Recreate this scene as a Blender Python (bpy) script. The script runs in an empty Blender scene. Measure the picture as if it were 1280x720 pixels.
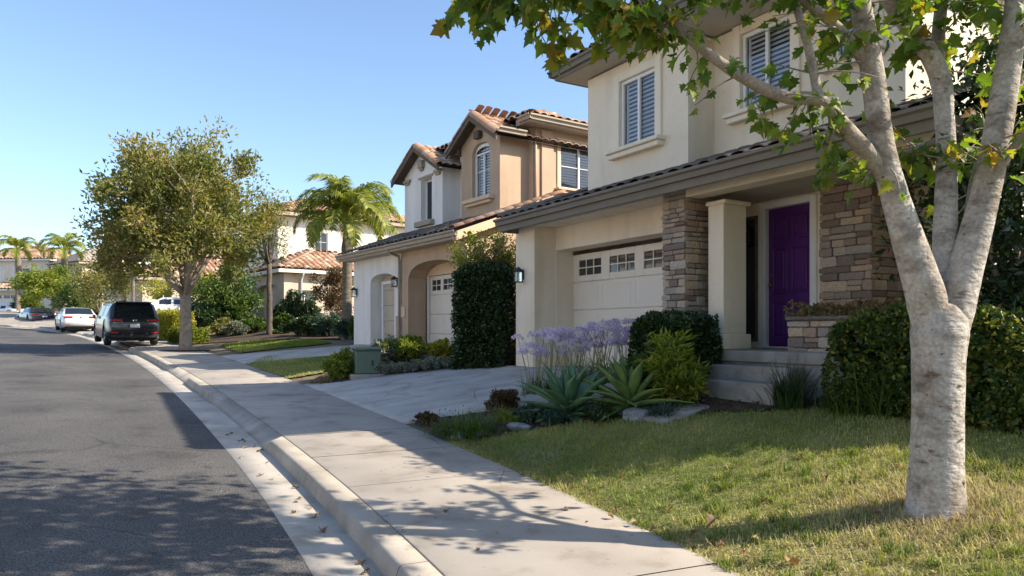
import bpy, math, random
import numpy as np
from mathutils import Vector, Matrix
R = math.radians
random.seed(7)
rng = np.random.default_rng(11)
scene = bpy.context.scene
col = scene.collection

# ------------------------------------------------------------------ camera, sky, sun, exposure
EZ, FPX, HY = 1.6, 920.0, 415.0
cam_d = bpy.data.cameras.new("camera")
cam_d.sensor_width = 36.0
cam_d.lens = FPX / 1280.0 * 36.0
cam_d.shift_y = (HY - 360.0) / 1280.0
cam_d.clip_start = 0.05
cam_d.clip_end = 3000.0
cam = bpy.data.objects.new("camera", cam_d)
col.objects.link(cam)
cam.location = (0, 0, EZ)
cam.rotation_euler = (R(90), 0, 0)
scene.camera = cam

SUN_ELEV, SUN_AZ = R(38.0), R(-8.0)          # azimuth measured from +X towards +Y
sdir = Vector((math.cos(SUN_ELEV) * math.cos(SUN_AZ), math.cos(SUN_ELEV) * math.sin(SUN_AZ), math.sin(SUN_ELEV)))
world = bpy.data.worlds.new("World")
scene.world = world
world.use_nodes = True
wn = world.node_tree
bg = wn.nodes["Background"]
sky = wn.nodes.new("ShaderNodeTexSky")
sky.sky_type = 'NISHITA'
sky.sun_disc = False
sky.sun_elevation = SUN_ELEV
sky.sun_rotation = math.atan2(sdir.x, sdir.y)
sky.air_density = 1.0
sky.dust_density = 1.0
sky.ozone_density = 3.0
wn.links.new(sky.outputs[0], bg.inputs[0])
bg.inputs[1].default_value = 0.096
sl = bpy.data.lights.new("sun", 'SUN')
sl.energy = 3.4
sl.angle = R(0.5)
sl.color = (1.0, 0.89, 0.74)
sun = bpy.data.objects.new("sun", sl)
col.objects.link(sun)
sun.rotation_euler = sdir.to_track_quat('Z', 'Y').to_euler()
scene.view_settings.view_transform = 'Standard'
scene.view_settings.look = 'None'
scene.view_settings.gamma = 1.0
scene.view_settings.exposure = 1.52
scene.cycles.max_bounces = 8
scene.cycles.transparent_max_bounces = 12

# ------------------------------------------------------------------ materials
MATS = {}
def mat(name, c1, c2=None, scale=6.0, rough=0.85, bump=0.0, bscale=80.0, spec=0.3, attr=None, objrand=None,
        metal=0.0, transl=0.0, tcol=None, detail=5.0, const=False, coat=0.0, fine=0.0, fscale=200.0, stretch=None, lo=0.35, hi=0.65):
    m = bpy.data.materials.new(name); m.use_nodes = True
    nt = m.node_tree; N = nt.nodes; L = nt.links
    b = N["Principled BSDF"]; out = N["Material Output"]
    b.inputs["Roughness"].default_value = rough
    b.inputs["Metallic"].default_value = metal
    b.inputs["Specular IOR Level"].default_value = spec
    b.inputs["Coat Weight"].default_value = coat
    tc = N.new("ShaderNodeTexCoord")
    src = tc.outputs["Object"]
    if stretch:
        mp = N.new("ShaderNodeMapping"); mp.inputs["Scale"].default_value = stretch
        L.new(src, mp.inputs[0]); src = mp.outputs[0]
    colsock = None
    def ramp(cols):
        r = N.new("ShaderNodeValToRGB"); e = r.color_ramp.elements
        while len(e) < len(cols): e.new(0.5)
        for i, c in enumerate(cols):
            e[i].position = i / (len(cols) - 1); e[i].color = (*c, 1)
        return r
    if attr:
        a = N.new("ShaderNodeAttribute"); a.attribute_name = "rnd"
        r = ramp(attr); L.new(a.outputs["Fac"], r.inputs[0]); colsock = r.outputs[0]
    elif objrand:
        a = N.new("ShaderNodeObjectInfo")
        r = ramp(objrand); r.color_ramp.interpolation = 'CONSTANT' if const else 'LINEAR'; L.new(a.outputs["Random"], r.inputs[0]); colsock = r.outputs[0]
    if c2 is not None or (colsock is None):
        nz = N.new("ShaderNodeTexNoise"); nz.inputs["Scale"].default_value = scale; nz.inputs["Detail"].default_value = detail
        L.new(src, nz.inputs["Vector"])
        rr = N.new("ShaderNodeMapRange"); rr.inputs[1].default_value = lo; rr.inputs[2].default_value = hi
        L.new(nz.outputs["Fac"], rr.inputs[0])
        mx = N.new("ShaderNodeMix"); mx.data_type = 'RGBA'
        L.new(rr.outputs[0], mx.inputs[0])
        if colsock is not None:
            mx.blend_type = 'MULTIPLY'
            L.new(colsock, mx.inputs[6]); mx.inputs[7].default_value = (*c2, 1)
        else:
            mx.inputs[6].default_value = (*c1, 1); mx.inputs[7].default_value = (*(c2 or c1), 1)
        colsock = mx.outputs[2]
    if fine > 0:
        nf = N.new("ShaderNodeTexNoise"); nf.inputs["Scale"].default_value = fscale; nf.inputs["Detail"].default_value = 2.0
        L.new(tc.outputs["Object"], nf.inputs["Vector"])
        fr = N.new("ShaderNodeMapRange"); fr.inputs[1].default_value = 0.3; fr.inputs[2].default_value = 0.7
        fr.inputs[3].default_value = 1 - fine; fr.inputs[4].default_value = 1 + fine
        L.new(nf.outputs["Fac"], fr.inputs[0])
        mm = N.new("ShaderNodeMix"); mm.data_type = 'RGBA'; mm.blend_type = 'MULTIPLY'; mm.inputs[0].default_value = 1.0
        L.new(colsock, mm.inputs[6]); L.new(fr.outputs[0], mm.inputs[7]); colsock = mm.outputs[2]
    L.new(colsock, b.inputs["Base Color"])
    if bump > 0:
        bn = N.new("ShaderNodeTexNoise"); bn.inputs["Scale"].default_value = bscale; bn.inputs["Detail"].default_value = 4.0
        L.new(src, bn.inputs["Vector"])
        bp = N.new("ShaderNodeBump"); bp.inputs["Strength"].default_value = bump; bp.inputs["Distance"].default_value = 0.02
        L.new(bn.outputs["Fac"], bp.inputs["Height"]); L.new(bp.outputs[0], b.inputs["Normal"])
    if transl > 0:
        t = N.new("ShaderNodeBsdfTranslucent")
        tm = N.new("ShaderNodeMix"); tm.data_type = 'RGBA'; tm.blend_type = 'MULTIPLY'; tm.inputs[0].default_value = 1.0
        L.new(colsock, tm.inputs[6]); tm.inputs[7].default_value = (*(tcol or (1.5, 1.6, 0.7)), 1)
        L.new(tm.outputs[2], t.inputs["Color"])
        ms = N.new("ShaderNodeMixShader"); ms.inputs[0].default_value = transl
        L.new(b.outputs[0], ms.inputs[1]); L.new(t.outputs[0], ms.inputs[2]); L.new(ms.outputs[0], out.inputs[0])
    MATS[name] = m
    return m

def glass_mat(name, tint=(0.02, 0.025, 0.03), through=0.85):
    m = bpy.data.materials.new(name); m.use_nodes = True
    nt = m.node_tree; N = nt.nodes; L = nt.links
    N.remove(N["Principled BSDF"]); out = N["Material Output"]
    g = N.new("ShaderNodeBsdfGlossy"); g.inputs["Roughness"].default_value = 0.03; g.inputs["Color"].default_value = (0.95, 0.97, 1, 1)
    t = N.new("ShaderNodeBsdfTransparent"); t.inputs["Color"].default_value = (0.93, 0.95, 0.96, 1)
    d = N.new("ShaderNodeBsdfDiffuse"); d.inputs["Color"].default_value = (*tint, 1)
    m1 = N.new("ShaderNodeMixShader"); m1.inputs[0].default_value = through
    L.new(d.outputs[0], m1.inputs[1]); L.new(t.outputs[0], m1.inputs[2])
    fr = N.new("ShaderNodeFresnel"); fr.inputs[0].default_value = 1.6
    m2 = N.new("ShaderNodeMixShader")
    L.new(fr.outputs[0], m2.inputs[0]); L.new(m1.outputs[0], m2.inputs[1]); L.new(g.outputs[0], m2.inputs[2])
    L.new(m2.outputs[0], out.inputs[0])
    MATS[name] = m
    return m

mat('asphalt', (0.075, 0.072, 0.070), (0.115, 0.11, 0.104), scale=0.45, rough=0.9, bump=0.8, bscale=90, fine=0.75, fscale=75, detail=9)
mat('concrete', (0.375, 0.335, 0.285), (0.30, 0.265, 0.225), scale=1.1, rough=0.9, bump=0.15, bscale=160, fine=0.10, fscale=220, detail=8)
mat('concrete_drive', (0.47, 0.44, 0.40), (0.35, 0.33, 0.30), scale=0.9, rough=0.85, bump=0.12, bscale=160, fine=0.10, fscale=220, detail=8, stretch=(1, 2.6, 1))
mat('concrete_kerb', (0.40, 0.36, 0.305), (0.29, 0.262, 0.22), scale=1.7, rough=0.9, bump=0.25, bscale=120, fine=0.15, fscale=160, detail=8)
mat('gutter', (0.46, 0.42, 0.36), (0.34, 0.31, 0.265), scale=1.6, rough=0.9, bump=0.2, bscale=120, fine=0.15, fscale=160, detail=8)
mat('joint', (0.10, 0.09, 0.075), (0.16, 0.14, 0.11), scale=20)
mat('step_concrete', (0.34, 0.32, 0.29), (0.22, 0.205, 0.185), scale=3.0, bump=0.2, bscale=90, fine=0.12)
mat('earth', (0.13, 0.10, 0.065), (0.20, 0.16, 0.10), scale=2.0, bump=0.6, bscale=30, fine=0.3, fscale=60)
mat('mulch', (0.045, 0.030, 0.020), (0.10, 0.07, 0.045), scale=14.0, bump=1.0, bscale=60, fine=0.5, fscale=90)
mat('lawn_soil', (0.15, 0.17, 0.05), (0.29, 0.25, 0.115), scale=1.6, bump=0.8, bscale=70, fine=0.5, fscale=110)
def leafmat(name, cols, transl=0.35, rough=0.5, tcol=(1.5, 1.6, 0.6), spec=0.35):
    return mat(name, (0, 0, 0), attr=cols, rough=rough, transl=transl, tcol=tcol, spec=spec)
leafmat('grass', [(0.085, 0.135, 0.022), (0.17, 0.225, 0.042), (0.33, 0.33, 0.085), (0.54, 0.46, 0.22)], 0.3, 0.65, (1.3, 1.4, 0.7), 0.2)
leafmat('straw', [(0.26, 0.20, 0.11), (0.40, 0.32, 0.19), (0.48, 0.40, 0.27)], 0.2, 0.8, (1.1, 1.0, 0.8), 0.2)
mat('sycamore_leaf', (0, 0, 0), objrand=[(0.075, 0.13, 0.018), (0.12, 0.19, 0.024), (0.17, 0.23, 0.03), (0.25, 0.24, 0.035), (0.24, 0.13, 0.03)], rough=0.5, transl=0.45, tcol=(1.7, 1.75, 0.6), spec=0.35)
leafmat('sycamore_mass', [(0.045, 0.085, 0.014), (0.075, 0.13, 0.018), (0.12, 0.19, 0.025), (0.22, 0.22, 0.035)], 0.42, 0.5, (1.7, 1.75, 0.6))
leafmat('leaf_olive', [(0.085, 0.105, 0.03), (0.15, 0.165, 0.05), (0.25, 0.22, 0.075), (0.34, 0.25, 0.09)], 0.42)
leafmat('leaf_dark', [(0.012, 0.028, 0.010), (0.028, 0.058, 0.016), (0.055, 0.095, 0.026)], 0.22, 0.32, spec=0.5)
leafmat('leaf_mid', [(0.03, 0.065, 0.014), (0.06, 0.11, 0.02), (0.12, 0.17, 0.035)], 0.32, 0.4)
leafmat('leaf_hedge', [(0.02, 0.045, 0.012), (0.045, 0.085, 0.018), (0.08, 0.12, 0.025), (0.28, 0.26, 0.05)], 0.3, 0.4)
leafmat('leaf_bright', [(0.08, 0.13, 0.018), (0.17, 0.21, 0.03), (0.32, 0.33, 0.05)], 0.4)
leafmat('leaf_lime', [(0.09, 0.14, 0.02), (0.22, 0.26, 0.035), (0.42, 0.40, 0.06)], 0.4)
leafmat('leaf_yellow', [(0.18, 0.19, 0.025), (0.34, 0.32, 0.04), (0.45, 0.40, 0.07)], 0.4)
leafmat('leaf_grey', [(0.10, 0.12, 0.085), (0.18, 0.20, 0.15), (0.30, 0.32, 0.27)], 0.2, 0.7)
leafmat('leaf_bronze', [(0.06, 0.028, 0.022), (0.12, 0.055, 0.035), (0.10, 0.10, 0.03)], 0.3)
leafmat('leaf_dry', [(0.18, 0.12, 0.06), (0.28, 0.20, 0.11), (0.14, 0.13, 0.04)], 0.25)
leafmat('leaf_bluegreen', [(0.02, 0.05, 0.035), (0.045, 0.09, 0.06), (0.09, 0.14, 0.10)], 0.2)
leafmat('palm_leaf', [(0.09, 0.13, 0.02), (0.20, 0.23, 0.035), (0.38, 0.36, 0.06)], 0.35)
leafmat('petal', [(0.56, 0.47, 0.72), (0.76, 0.66, 0.80), (0.86, 0.80, 0.72)], 0.4, 0.7, (1.1, 1.05, 1.1))
mat('stem_green', (0.16, 0.19, 0.06), (0.28, 0.27, 0.10), scale=10, rough=0.6)
mat('agave_blue', (0.08, 0.17, 0.085), (0.15, 0.26, 0.125), scale=5, rough=0.45, spec=0.4, transl=0.12, tcol=(1.4, 1.6, 0.9))
mat('agave_green', (0.12, 0.21, 0.06), (0.22, 0.31, 0.09), scale=5, rough=0.45, spec=0.4, transl=0.15, tcol=(1.5, 1.6, 0.7))
mat('agave_edge', (0.34, 0.36, 0.16), (0.42, 0.42, 0.22), scale=6)
mat('bark_pale', (0.40, 0.36, 0.31), (0.19, 0.16, 0.13), scale=4.5, rough=0.88, bump=0.9, bscale=16, fine=0.22, fscale=38, stretch=(1, 1, 1.9), lo=0.47, hi=0.72, detail=9)
mat('bark_scar', (0.13, 0.10, 0.075), (0.22, 0.18, 0.14), scale=30, bump=0.6, bscale=60)
mat('bark_branch', (0.30, 0.255, 0.20), (0.20, 0.165, 0.125), scale=9.0, bump=0.5, bscale=40, fine=0.2, fscale=60)
mat('bark_grey', (0.30, 0.25, 0.19), (0.20, 0.165, 0.125), scale=8.0, bump=0.5, bscale=30, fine=0.2, fscale=60)
mat('bark_brown', (0.16, 0.125, 0.09), (0.23, 0.185, 0.14), scale=8.0, bump=0.6, bscale=30)
mat('bark_dark', (0.075, 0.06, 0.047), (0.12, 0.095, 0.075), scale=8.0, bump=0.6, bscale=30)
mat('palm_bark', (0.22, 0.185, 0.14), (0.13, 0.105, 0.08), scale=4.0, bump=0.6, bscale=20, stretch=(1, 1, 6))
mat('stucco_cream', (0.82, 0.715, 0.555), (0.77, 0.665, 0.515), scale=1.2, rough=0.95, bump=0.35, bscale=90, fine=0.05, fscale=120)
mat('stucco_trim', (0.83, 0.73, 0.575), (0.80, 0.70, 0.55), scale=2, rough=0.9, bump=0.25, bscale=90)
mat('stucco_white', (0.82, 0.785, 0.73), (0.77, 0.735, 0.68), scale=1.2, rough=0.95, bump=0.3, bscale=90)
mat('stucco_tan', (0.52, 0.38, 0.265), (0.465, 0.335, 0.23), scale=1.2, rough=0.95, bump=0.3, bscale=90)
mat('stucco_tan_trim', (0.70, 0.51, 0.34), (0.66, 0.47, 0.31), scale=2, rough=0.9)
mat('stucco_ivory', (0.74, 0.68, 0.585), (0.68, 0.62, 0.53), scale=1.2, rough=0.95, bump=0.25, bscale=90)
mat('stucco_beige', (0.58, 0.48, 0.375), (0.52, 0.43, 0.335), scale=1.2, rough=0.95, bump=0.25, bscale=90)
mat('fascia', (0.20, 0.172, 0.135), (0.175, 0.15, 0.118), scale=3, rough=0.7)
mat('fascia_tan', (0.40, 0.33, 0.25), (0.34, 0.28, 0.21), scale=3, rough=0.7)
mat('wood_dark', (0.10, 0.075, 0.055), (0.14, 0.11, 0.08), scale=6, rough=0.8)
mat('soffit', (0.50, 0.45, 0.37), (0.46, 0.41, 0.34), scale=3, rough=0.9)
mat('roof_under', (0.05, 0.043, 0.036), (0.07, 0.06, 0.05), scale=3)
mat('tile_brown', (0, 0, 0), objrand=[(0.095, 0.082, 0.07), (0.15, 0.13, 0.11), (0.12, 0.10, 0.085), (0.20, 0.17, 0.145)], rough=0.85, bump=0.3, bscale=40)
mat('tile_clay', (0, 0, 0), objrand=[(0.36, 0.19, 0.11), (0.46, 0.28, 0.175), (0.30, 0.16, 0.10), (0.52, 0.37, 0.26), (0.40, 0.24, 0.16)], rough=0.85, bump=0.3, bscale=40)
mat('tile_clay_mass', (0, 0, 0), attr=[(0.24, 0.14, 0.09), (0.36, 0.20, 0.125), (0.44, 0.28, 0.18), (0.56, 0.43, 0.32)], rough=0.88)
mat('tile_grey_mass', (0, 0, 0), attr=[(0.24, 0.21, 0.175), (0.33, 0.285, 0.235), (0.40, 0.34, 0.28)], rough=0.88)
mat('tile_brown_mass', (0, 0, 0), attr=[(0.09, 0.078, 0.066), (0.14, 0.12, 0.10), (0.19, 0.165, 0.14)], rough=0.88)
mat('garage_paint', (0.74, 0.67, 0.56), (0.70, 0.635, 0.53), scale=1.5, rough=0.55)
mat('garage_paint_tan', (0.52, 0.43, 0.33), (0.48, 0.40, 0.305), scale=1.5, rough=0.6)
mat('white_paint', (0.78, 0.77, 0.74), (0.74, 0.73, 0.70), scale=4, rough=0.5)
mat('slat_white', (0.80, 0.80, 0.78), (0.75, 0.75, 0.73), scale=4, rough=0.5)
mat('purple_paint', (0.10, 0.024, 0.18), (0.085, 0.02, 0.155), scale=3, rough=0.38, spec=0.5)
mat('dark_void', (0.012, 0.012, 0.013), (0.02, 0.02, 0.02), scale=3)
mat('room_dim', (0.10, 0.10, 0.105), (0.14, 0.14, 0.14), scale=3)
mat('black_metal', (0.018, 0.018, 0.018), (0.03, 0.028, 0.026), scale=12, rough=0.5, spec=0.5)
mat('brass', (0.35, 0.24, 0.09), (0.28, 0.19, 0.07), scale=9, rough=0.3, metal=1.0)
mat('stone', (0, 0, 0), objrand=[(0.56, 0.42, 0.33), (0.74, 0.60, 0.47), (0.46, 0.39, 0.33), (0.77, 0.63, 0.48), (0.62, 0.45, 0.35), (0.68, 0.58, 0.49), (0.34, 0.28, 0.235), (0.76, 0.60, 0.43), (0.52, 0.46, 0.41), (0.66, 0.50, 0.39)], const=True, c2=(0.70, 0.66, 0.62), scale=9, rough=0.95, bump=1.0, bscale=28, fine=0.18, fscale=60)
mat('mortar', (0.13, 0.11, 0.09), (0.19, 0.16, 0.13), scale=14, bump=0.6, bscale=50)
mat('stone_mass', (0, 0, 0), attr=[(0.20, 0.14, 0.105), (0.32, 0.24, 0.18), (0.26, 0.22, 0.18)], rough=0.95)
mat('rock', (0.17, 0.175, 0.185), (0.27, 0.275, 0.285), scale=5, bump=0.8, bscale=14, fine=0.2, fscale=40)
mat('box_green', (0.085, 0.125, 0.085), (0.105, 0.15, 0.10), scale=3, rough=0.45, spec=0.45)
mat('car_black', (0.012, 0.014, 0.018), (0.014, 0.016, 0.02), scale=2, rough=0.28, spec=0.6, coat=0.8)
mat('car_white', (0.66, 0.67, 0.68), (0.64, 0.65, 0.66), scale=2, rough=0.3, spec=0.5, coat=0.6)
mat('car_charcoal', (0.03, 0.034, 0.042), (0.034, 0.038, 0.046), scale=2, rough=0.28, spec=0.6, coat=0.8)
mat('car_glass', (0.012, 0.016, 0.02), (0.014, 0.018, 0.022), scale=2, rough=0.06, spec=0.8)
mat('rubber', (0.018, 0.018, 0.018), (0.026, 0.025, 0.024), scale=20, rough=0.8)
mat('alloy', (0.42, 0.42, 0.43), (0.38, 0.38, 0.39), scale=8, rough=0.35, metal=0.8)
mat('chrome', (0.75, 0.75, 0.76), (0.7, 0.7, 0.71), scale=8, rough=0.12, metal=1.0)
mat('lamp_red', (0.42, 0.018, 0.015), (0.36, 0.014, 0.012), scale=8, rough=0.2, spec=0.6, coat=0.5)
mat('lamp_clear', (0.62, 0.62, 0.62), (0.56, 0.56, 0.56), scale=8, rough=0.15, spec=0.6)
mat('plate', (0.72, 0.73, 0.75), (0.66, 0.67, 0.70), scale=30, rough=0.5)
mat('plastic_black', (0.02, 0.02, 0.021), (0.028, 0.028, 0.028), scale=16, rough=0.65)
mat('fallen_leaf', (0, 0, 0), objrand=[(0.20, 0.12, 0.055), (0.32, 0.20, 0.09), (0.16, 0.09, 0.05), (0.42, 0.32, 0.19)], rough=0.8, transl=0.2, tcol=(1.2, 1.1, 0.7))
mat('chips', (0, 0, 0), attr=[(0.05, 0.033, 0.022), (0.12, 0.08, 0.05), (0.22, 0.16, 0.11)], rough=0.9)
def wear(name, kind):
    m = MATS[name]; nt = m.node_tree; N = nt.nodes; L = nt.links; b = N["Principled BSDF"]
    lk = b.inputs["Base Color"].links[0]; src = lk.from_socket
    tc = N.new("ShaderNodeTexCoord")
    def mul(src, fac, dark):
        mx = N.new("ShaderNodeMix"); mx.data_type = 'RGBA'; mx.blend_type = 'MULTIPLY'
        L.new(fac, mx.inputs[0]); L.new(src, mx.inputs[6]); mx.inputs[7].default_value = (*dark, 1); return mx.outputs[2]
    def noise(scale, lo, hi, vec=None, detail=4.0):
        n = N.new("ShaderNodeTexNoise"); n.inputs["Scale"].default_value = scale; n.inputs["Detail"].default_value = detail
        L.new(vec or tc.outputs["Object"], n.inputs["Vector"]); r = N.new("ShaderNodeMapRange"); r.inputs[1].default_value = lo; r.inputs[2].default_value = hi
        L.new(n.outputs["Fac"], r.inputs[0]); return r.outputs[0]
    def mapped(sc):
        mp = N.new("ShaderNodeMapping"); mp.inputs["Scale"].default_value = sc; L.new(tc.outputs["Object"], mp.inputs[0]); return mp.outputs[0]
    def cracks(scale, width, strength_noise):
        d = N.new("ShaderNodeTexNoise"); d.inputs["Scale"].default_value = scale * 3; d.inputs["Detail"].default_value = 5; L.new(tc.outputs["Object"], d.inputs["Vector"])
        a = N.new("ShaderNodeMix"); a.data_type = 'VECTOR'; a.inputs[0].default_value = 0.12; L.new(tc.outputs["Object"], a.inputs[4]); L.new(d.outputs["Color"], a.inputs[5])
        v = N.new("ShaderNodeTexVoronoi"); v.feature = 'DISTANCE_TO_EDGE'; v.inputs["Scale"].default_value = scale; L.new(a.outputs[1], v.inputs["Vector"])
        r = N.new("ShaderNodeMapRange"); r.inputs[1].default_value = width; r.inputs[2].default_value = 0.0; L.new(v.outputs["Distance"], r.inputs[0])
        g = N.new("ShaderNodeMath"); g.operation = 'MULTIPLY'; L.new(r.outputs[0], g.inputs[0]); L.new(strength_noise, g.inputs[1]); return g.outputs[0]
    if kind == 'road':
        at_ = N.new("ShaderNodeAttribute"); at_.attribute_name = "lane"
        w = N.new("ShaderNodeMath"); w.operation = 'SINE'; k = N.new("ShaderNodeMath"); k.operation = 'MULTIPLY'; k.inputs[1].default_value = 3.5
        L.new(at_.outputs["Fac"], k.inputs[0]); L.new(k.outputs[0], w.inputs[0])
        r = N.new("ShaderNodeMapRange"); r.inputs[1].default_value = -1; r.inputs[2].default_value = 1; r.inputs[4].default_value = 0.55; L.new(w.outputs[0], r.inputs[0])
        src = mul(src, r.outputs[0], (0.80, 0.80, 0.81))
        src = mul(src, noise(1.6, 0.56, 0.70), (0.72, 0.71, 0.70))
        src = mul(src, noise(5.0, 0.66, 0.74), (0.55, 0.54, 0.53))
        src = mul(src, cracks(0.30, 0.006, noise(0.35, 0.5, 0.6)), (0.25, 0.24, 0.23))
    if kind == 'pavement':
        src = mul(src, noise(2.2, 0.55, 0.72), (0.74, 0.71, 0.67)); src = mul(src, noise(11.0, 0.66, 0.73), (0.62, 0.58, 0.53))
        src = mul(src, cracks(0.42, 0.0035, noise(0.5, 0.5, 0.58)), (0.35, 0.31, 0.27))
    if kind == 'stucco':
        src = mul(src, noise(1.0, 0.48, 0.75, mapped((2.6, 2.6, 0.35))), (0.86, 0.83, 0.78)); src = mul(src, noise(7.0, 0.6, 0.75), (0.93, 0.92, 0.90))
    if kind == 'bark':
        src = mul(src, noise(3.2, 0.50, 0.58, mapped((1, 1, 0.7)), 7), (0.70, 0.655, 0.60))
        src = mul(src, noise(9.0, 0.62, 0.70, mapped((0.6, 0.6, 1.8)), 4), (0.48, 0.42, 0.36))
        src = mul(src, noise(22.0, 0.69, 0.76, mapped((0.7, 0.7, 1.4)), 3), (0.35, 0.30, 0.25))
        vv = N.new("ShaderNodeTexVoronoi"); vv.inputs["Scale"].default_value = 9; L.new(tc.outputs["Object"], vv.inputs["Vector"])
        r = N.new("ShaderNodeMapRange"); r.inputs[1].default_value = 0.10; r.inputs[2].default_value = 0.05; L.new(vv.outputs["Distance"], r.inputs[0]); src = mul(src, r.outputs[0], (0.40, 0.34, 0.29))
    L.new(src, b.inputs["Base Color"])
wear('asphalt', 'road')
for q in ('concrete', 'concrete_drive', 'concrete_kerb', 'gutter', 'step_concrete'): wear(q, 'pavement')
for q in ('stucco_cream', 'stucco_white', 'stucco_tan', 'stucco_ivory', 'stucco_beige', 'stucco_trim'): wear(q, 'stucco')
wear('bark_pale', 'bark')
glass_mat('glass')
glass_mat('glass_dark', through=0.15)

# ------------------------------------------------------------------ helpers
def tag(o, label=None, cat=None, group=None, kind=None):
    if label: o["label"] = label
    if cat: o["category"] = cat
    if group: o["group"] = group
    if kind: o["kind"] = kind
    return o
def emp(name, loc=(0, 0, 0), rz=0.0, label=None, cat=None, group=None, kind=None):
    o = bpy.data.objects.new(name, None); col.objects.link(o)
    o.location = loc; o.rotation_euler = (0, 0, rz); o.empty_display_size = 0.2
    return tag(o, label, cat, group, kind)
def link_mesh(name, me, material, parent=None, loc=None, rot=None, scl=None):
    o = bpy.data.objects.new(name, me); col.objects.link(o)
    if material and not me.materials: me.materials.append(MATS[material])
    if parent: o.parent = parent
    if loc is not None: o.location = loc
    if rot is not None: o.rotation_euler = rot
    if scl is not None: o.scale = scl
    return o
def np_mesh(name, V, Fq, rnd=None, smooth=False):
    """V (n,3), Fq (m,k) equal-size faces; rnd per-face float"""
    me = bpy.data.meshes.new(name)
    V = np.asarray(V, dtype=np.float32); Fq = np.asarray(Fq, dtype=np.int32)
    n, (m, k) = len(V), Fq.shape
    me.vertices.add(n); me.vertices.foreach_set("co", V.ravel())
    me.loops.add(m * k); me.loops.foreach_set("vertex_index", Fq.ravel())
    me.polygons.add(m)
    me.polygons.foreach_set("loop_start", np.arange(0, m * k, k, dtype=np.int32))
    me.update(calc_edges=True); me.validate()
    if rnd is not None:
        a = me.attributes.new("rnd", 'FLOAT', 'FACE'); a.data.foreach_set("value", np.asarray(rnd, dtype=np.float32))
    if smooth: me.polygons.foreach_set("use_smooth", np.ones(m, dtype=bool))
    return me

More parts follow.
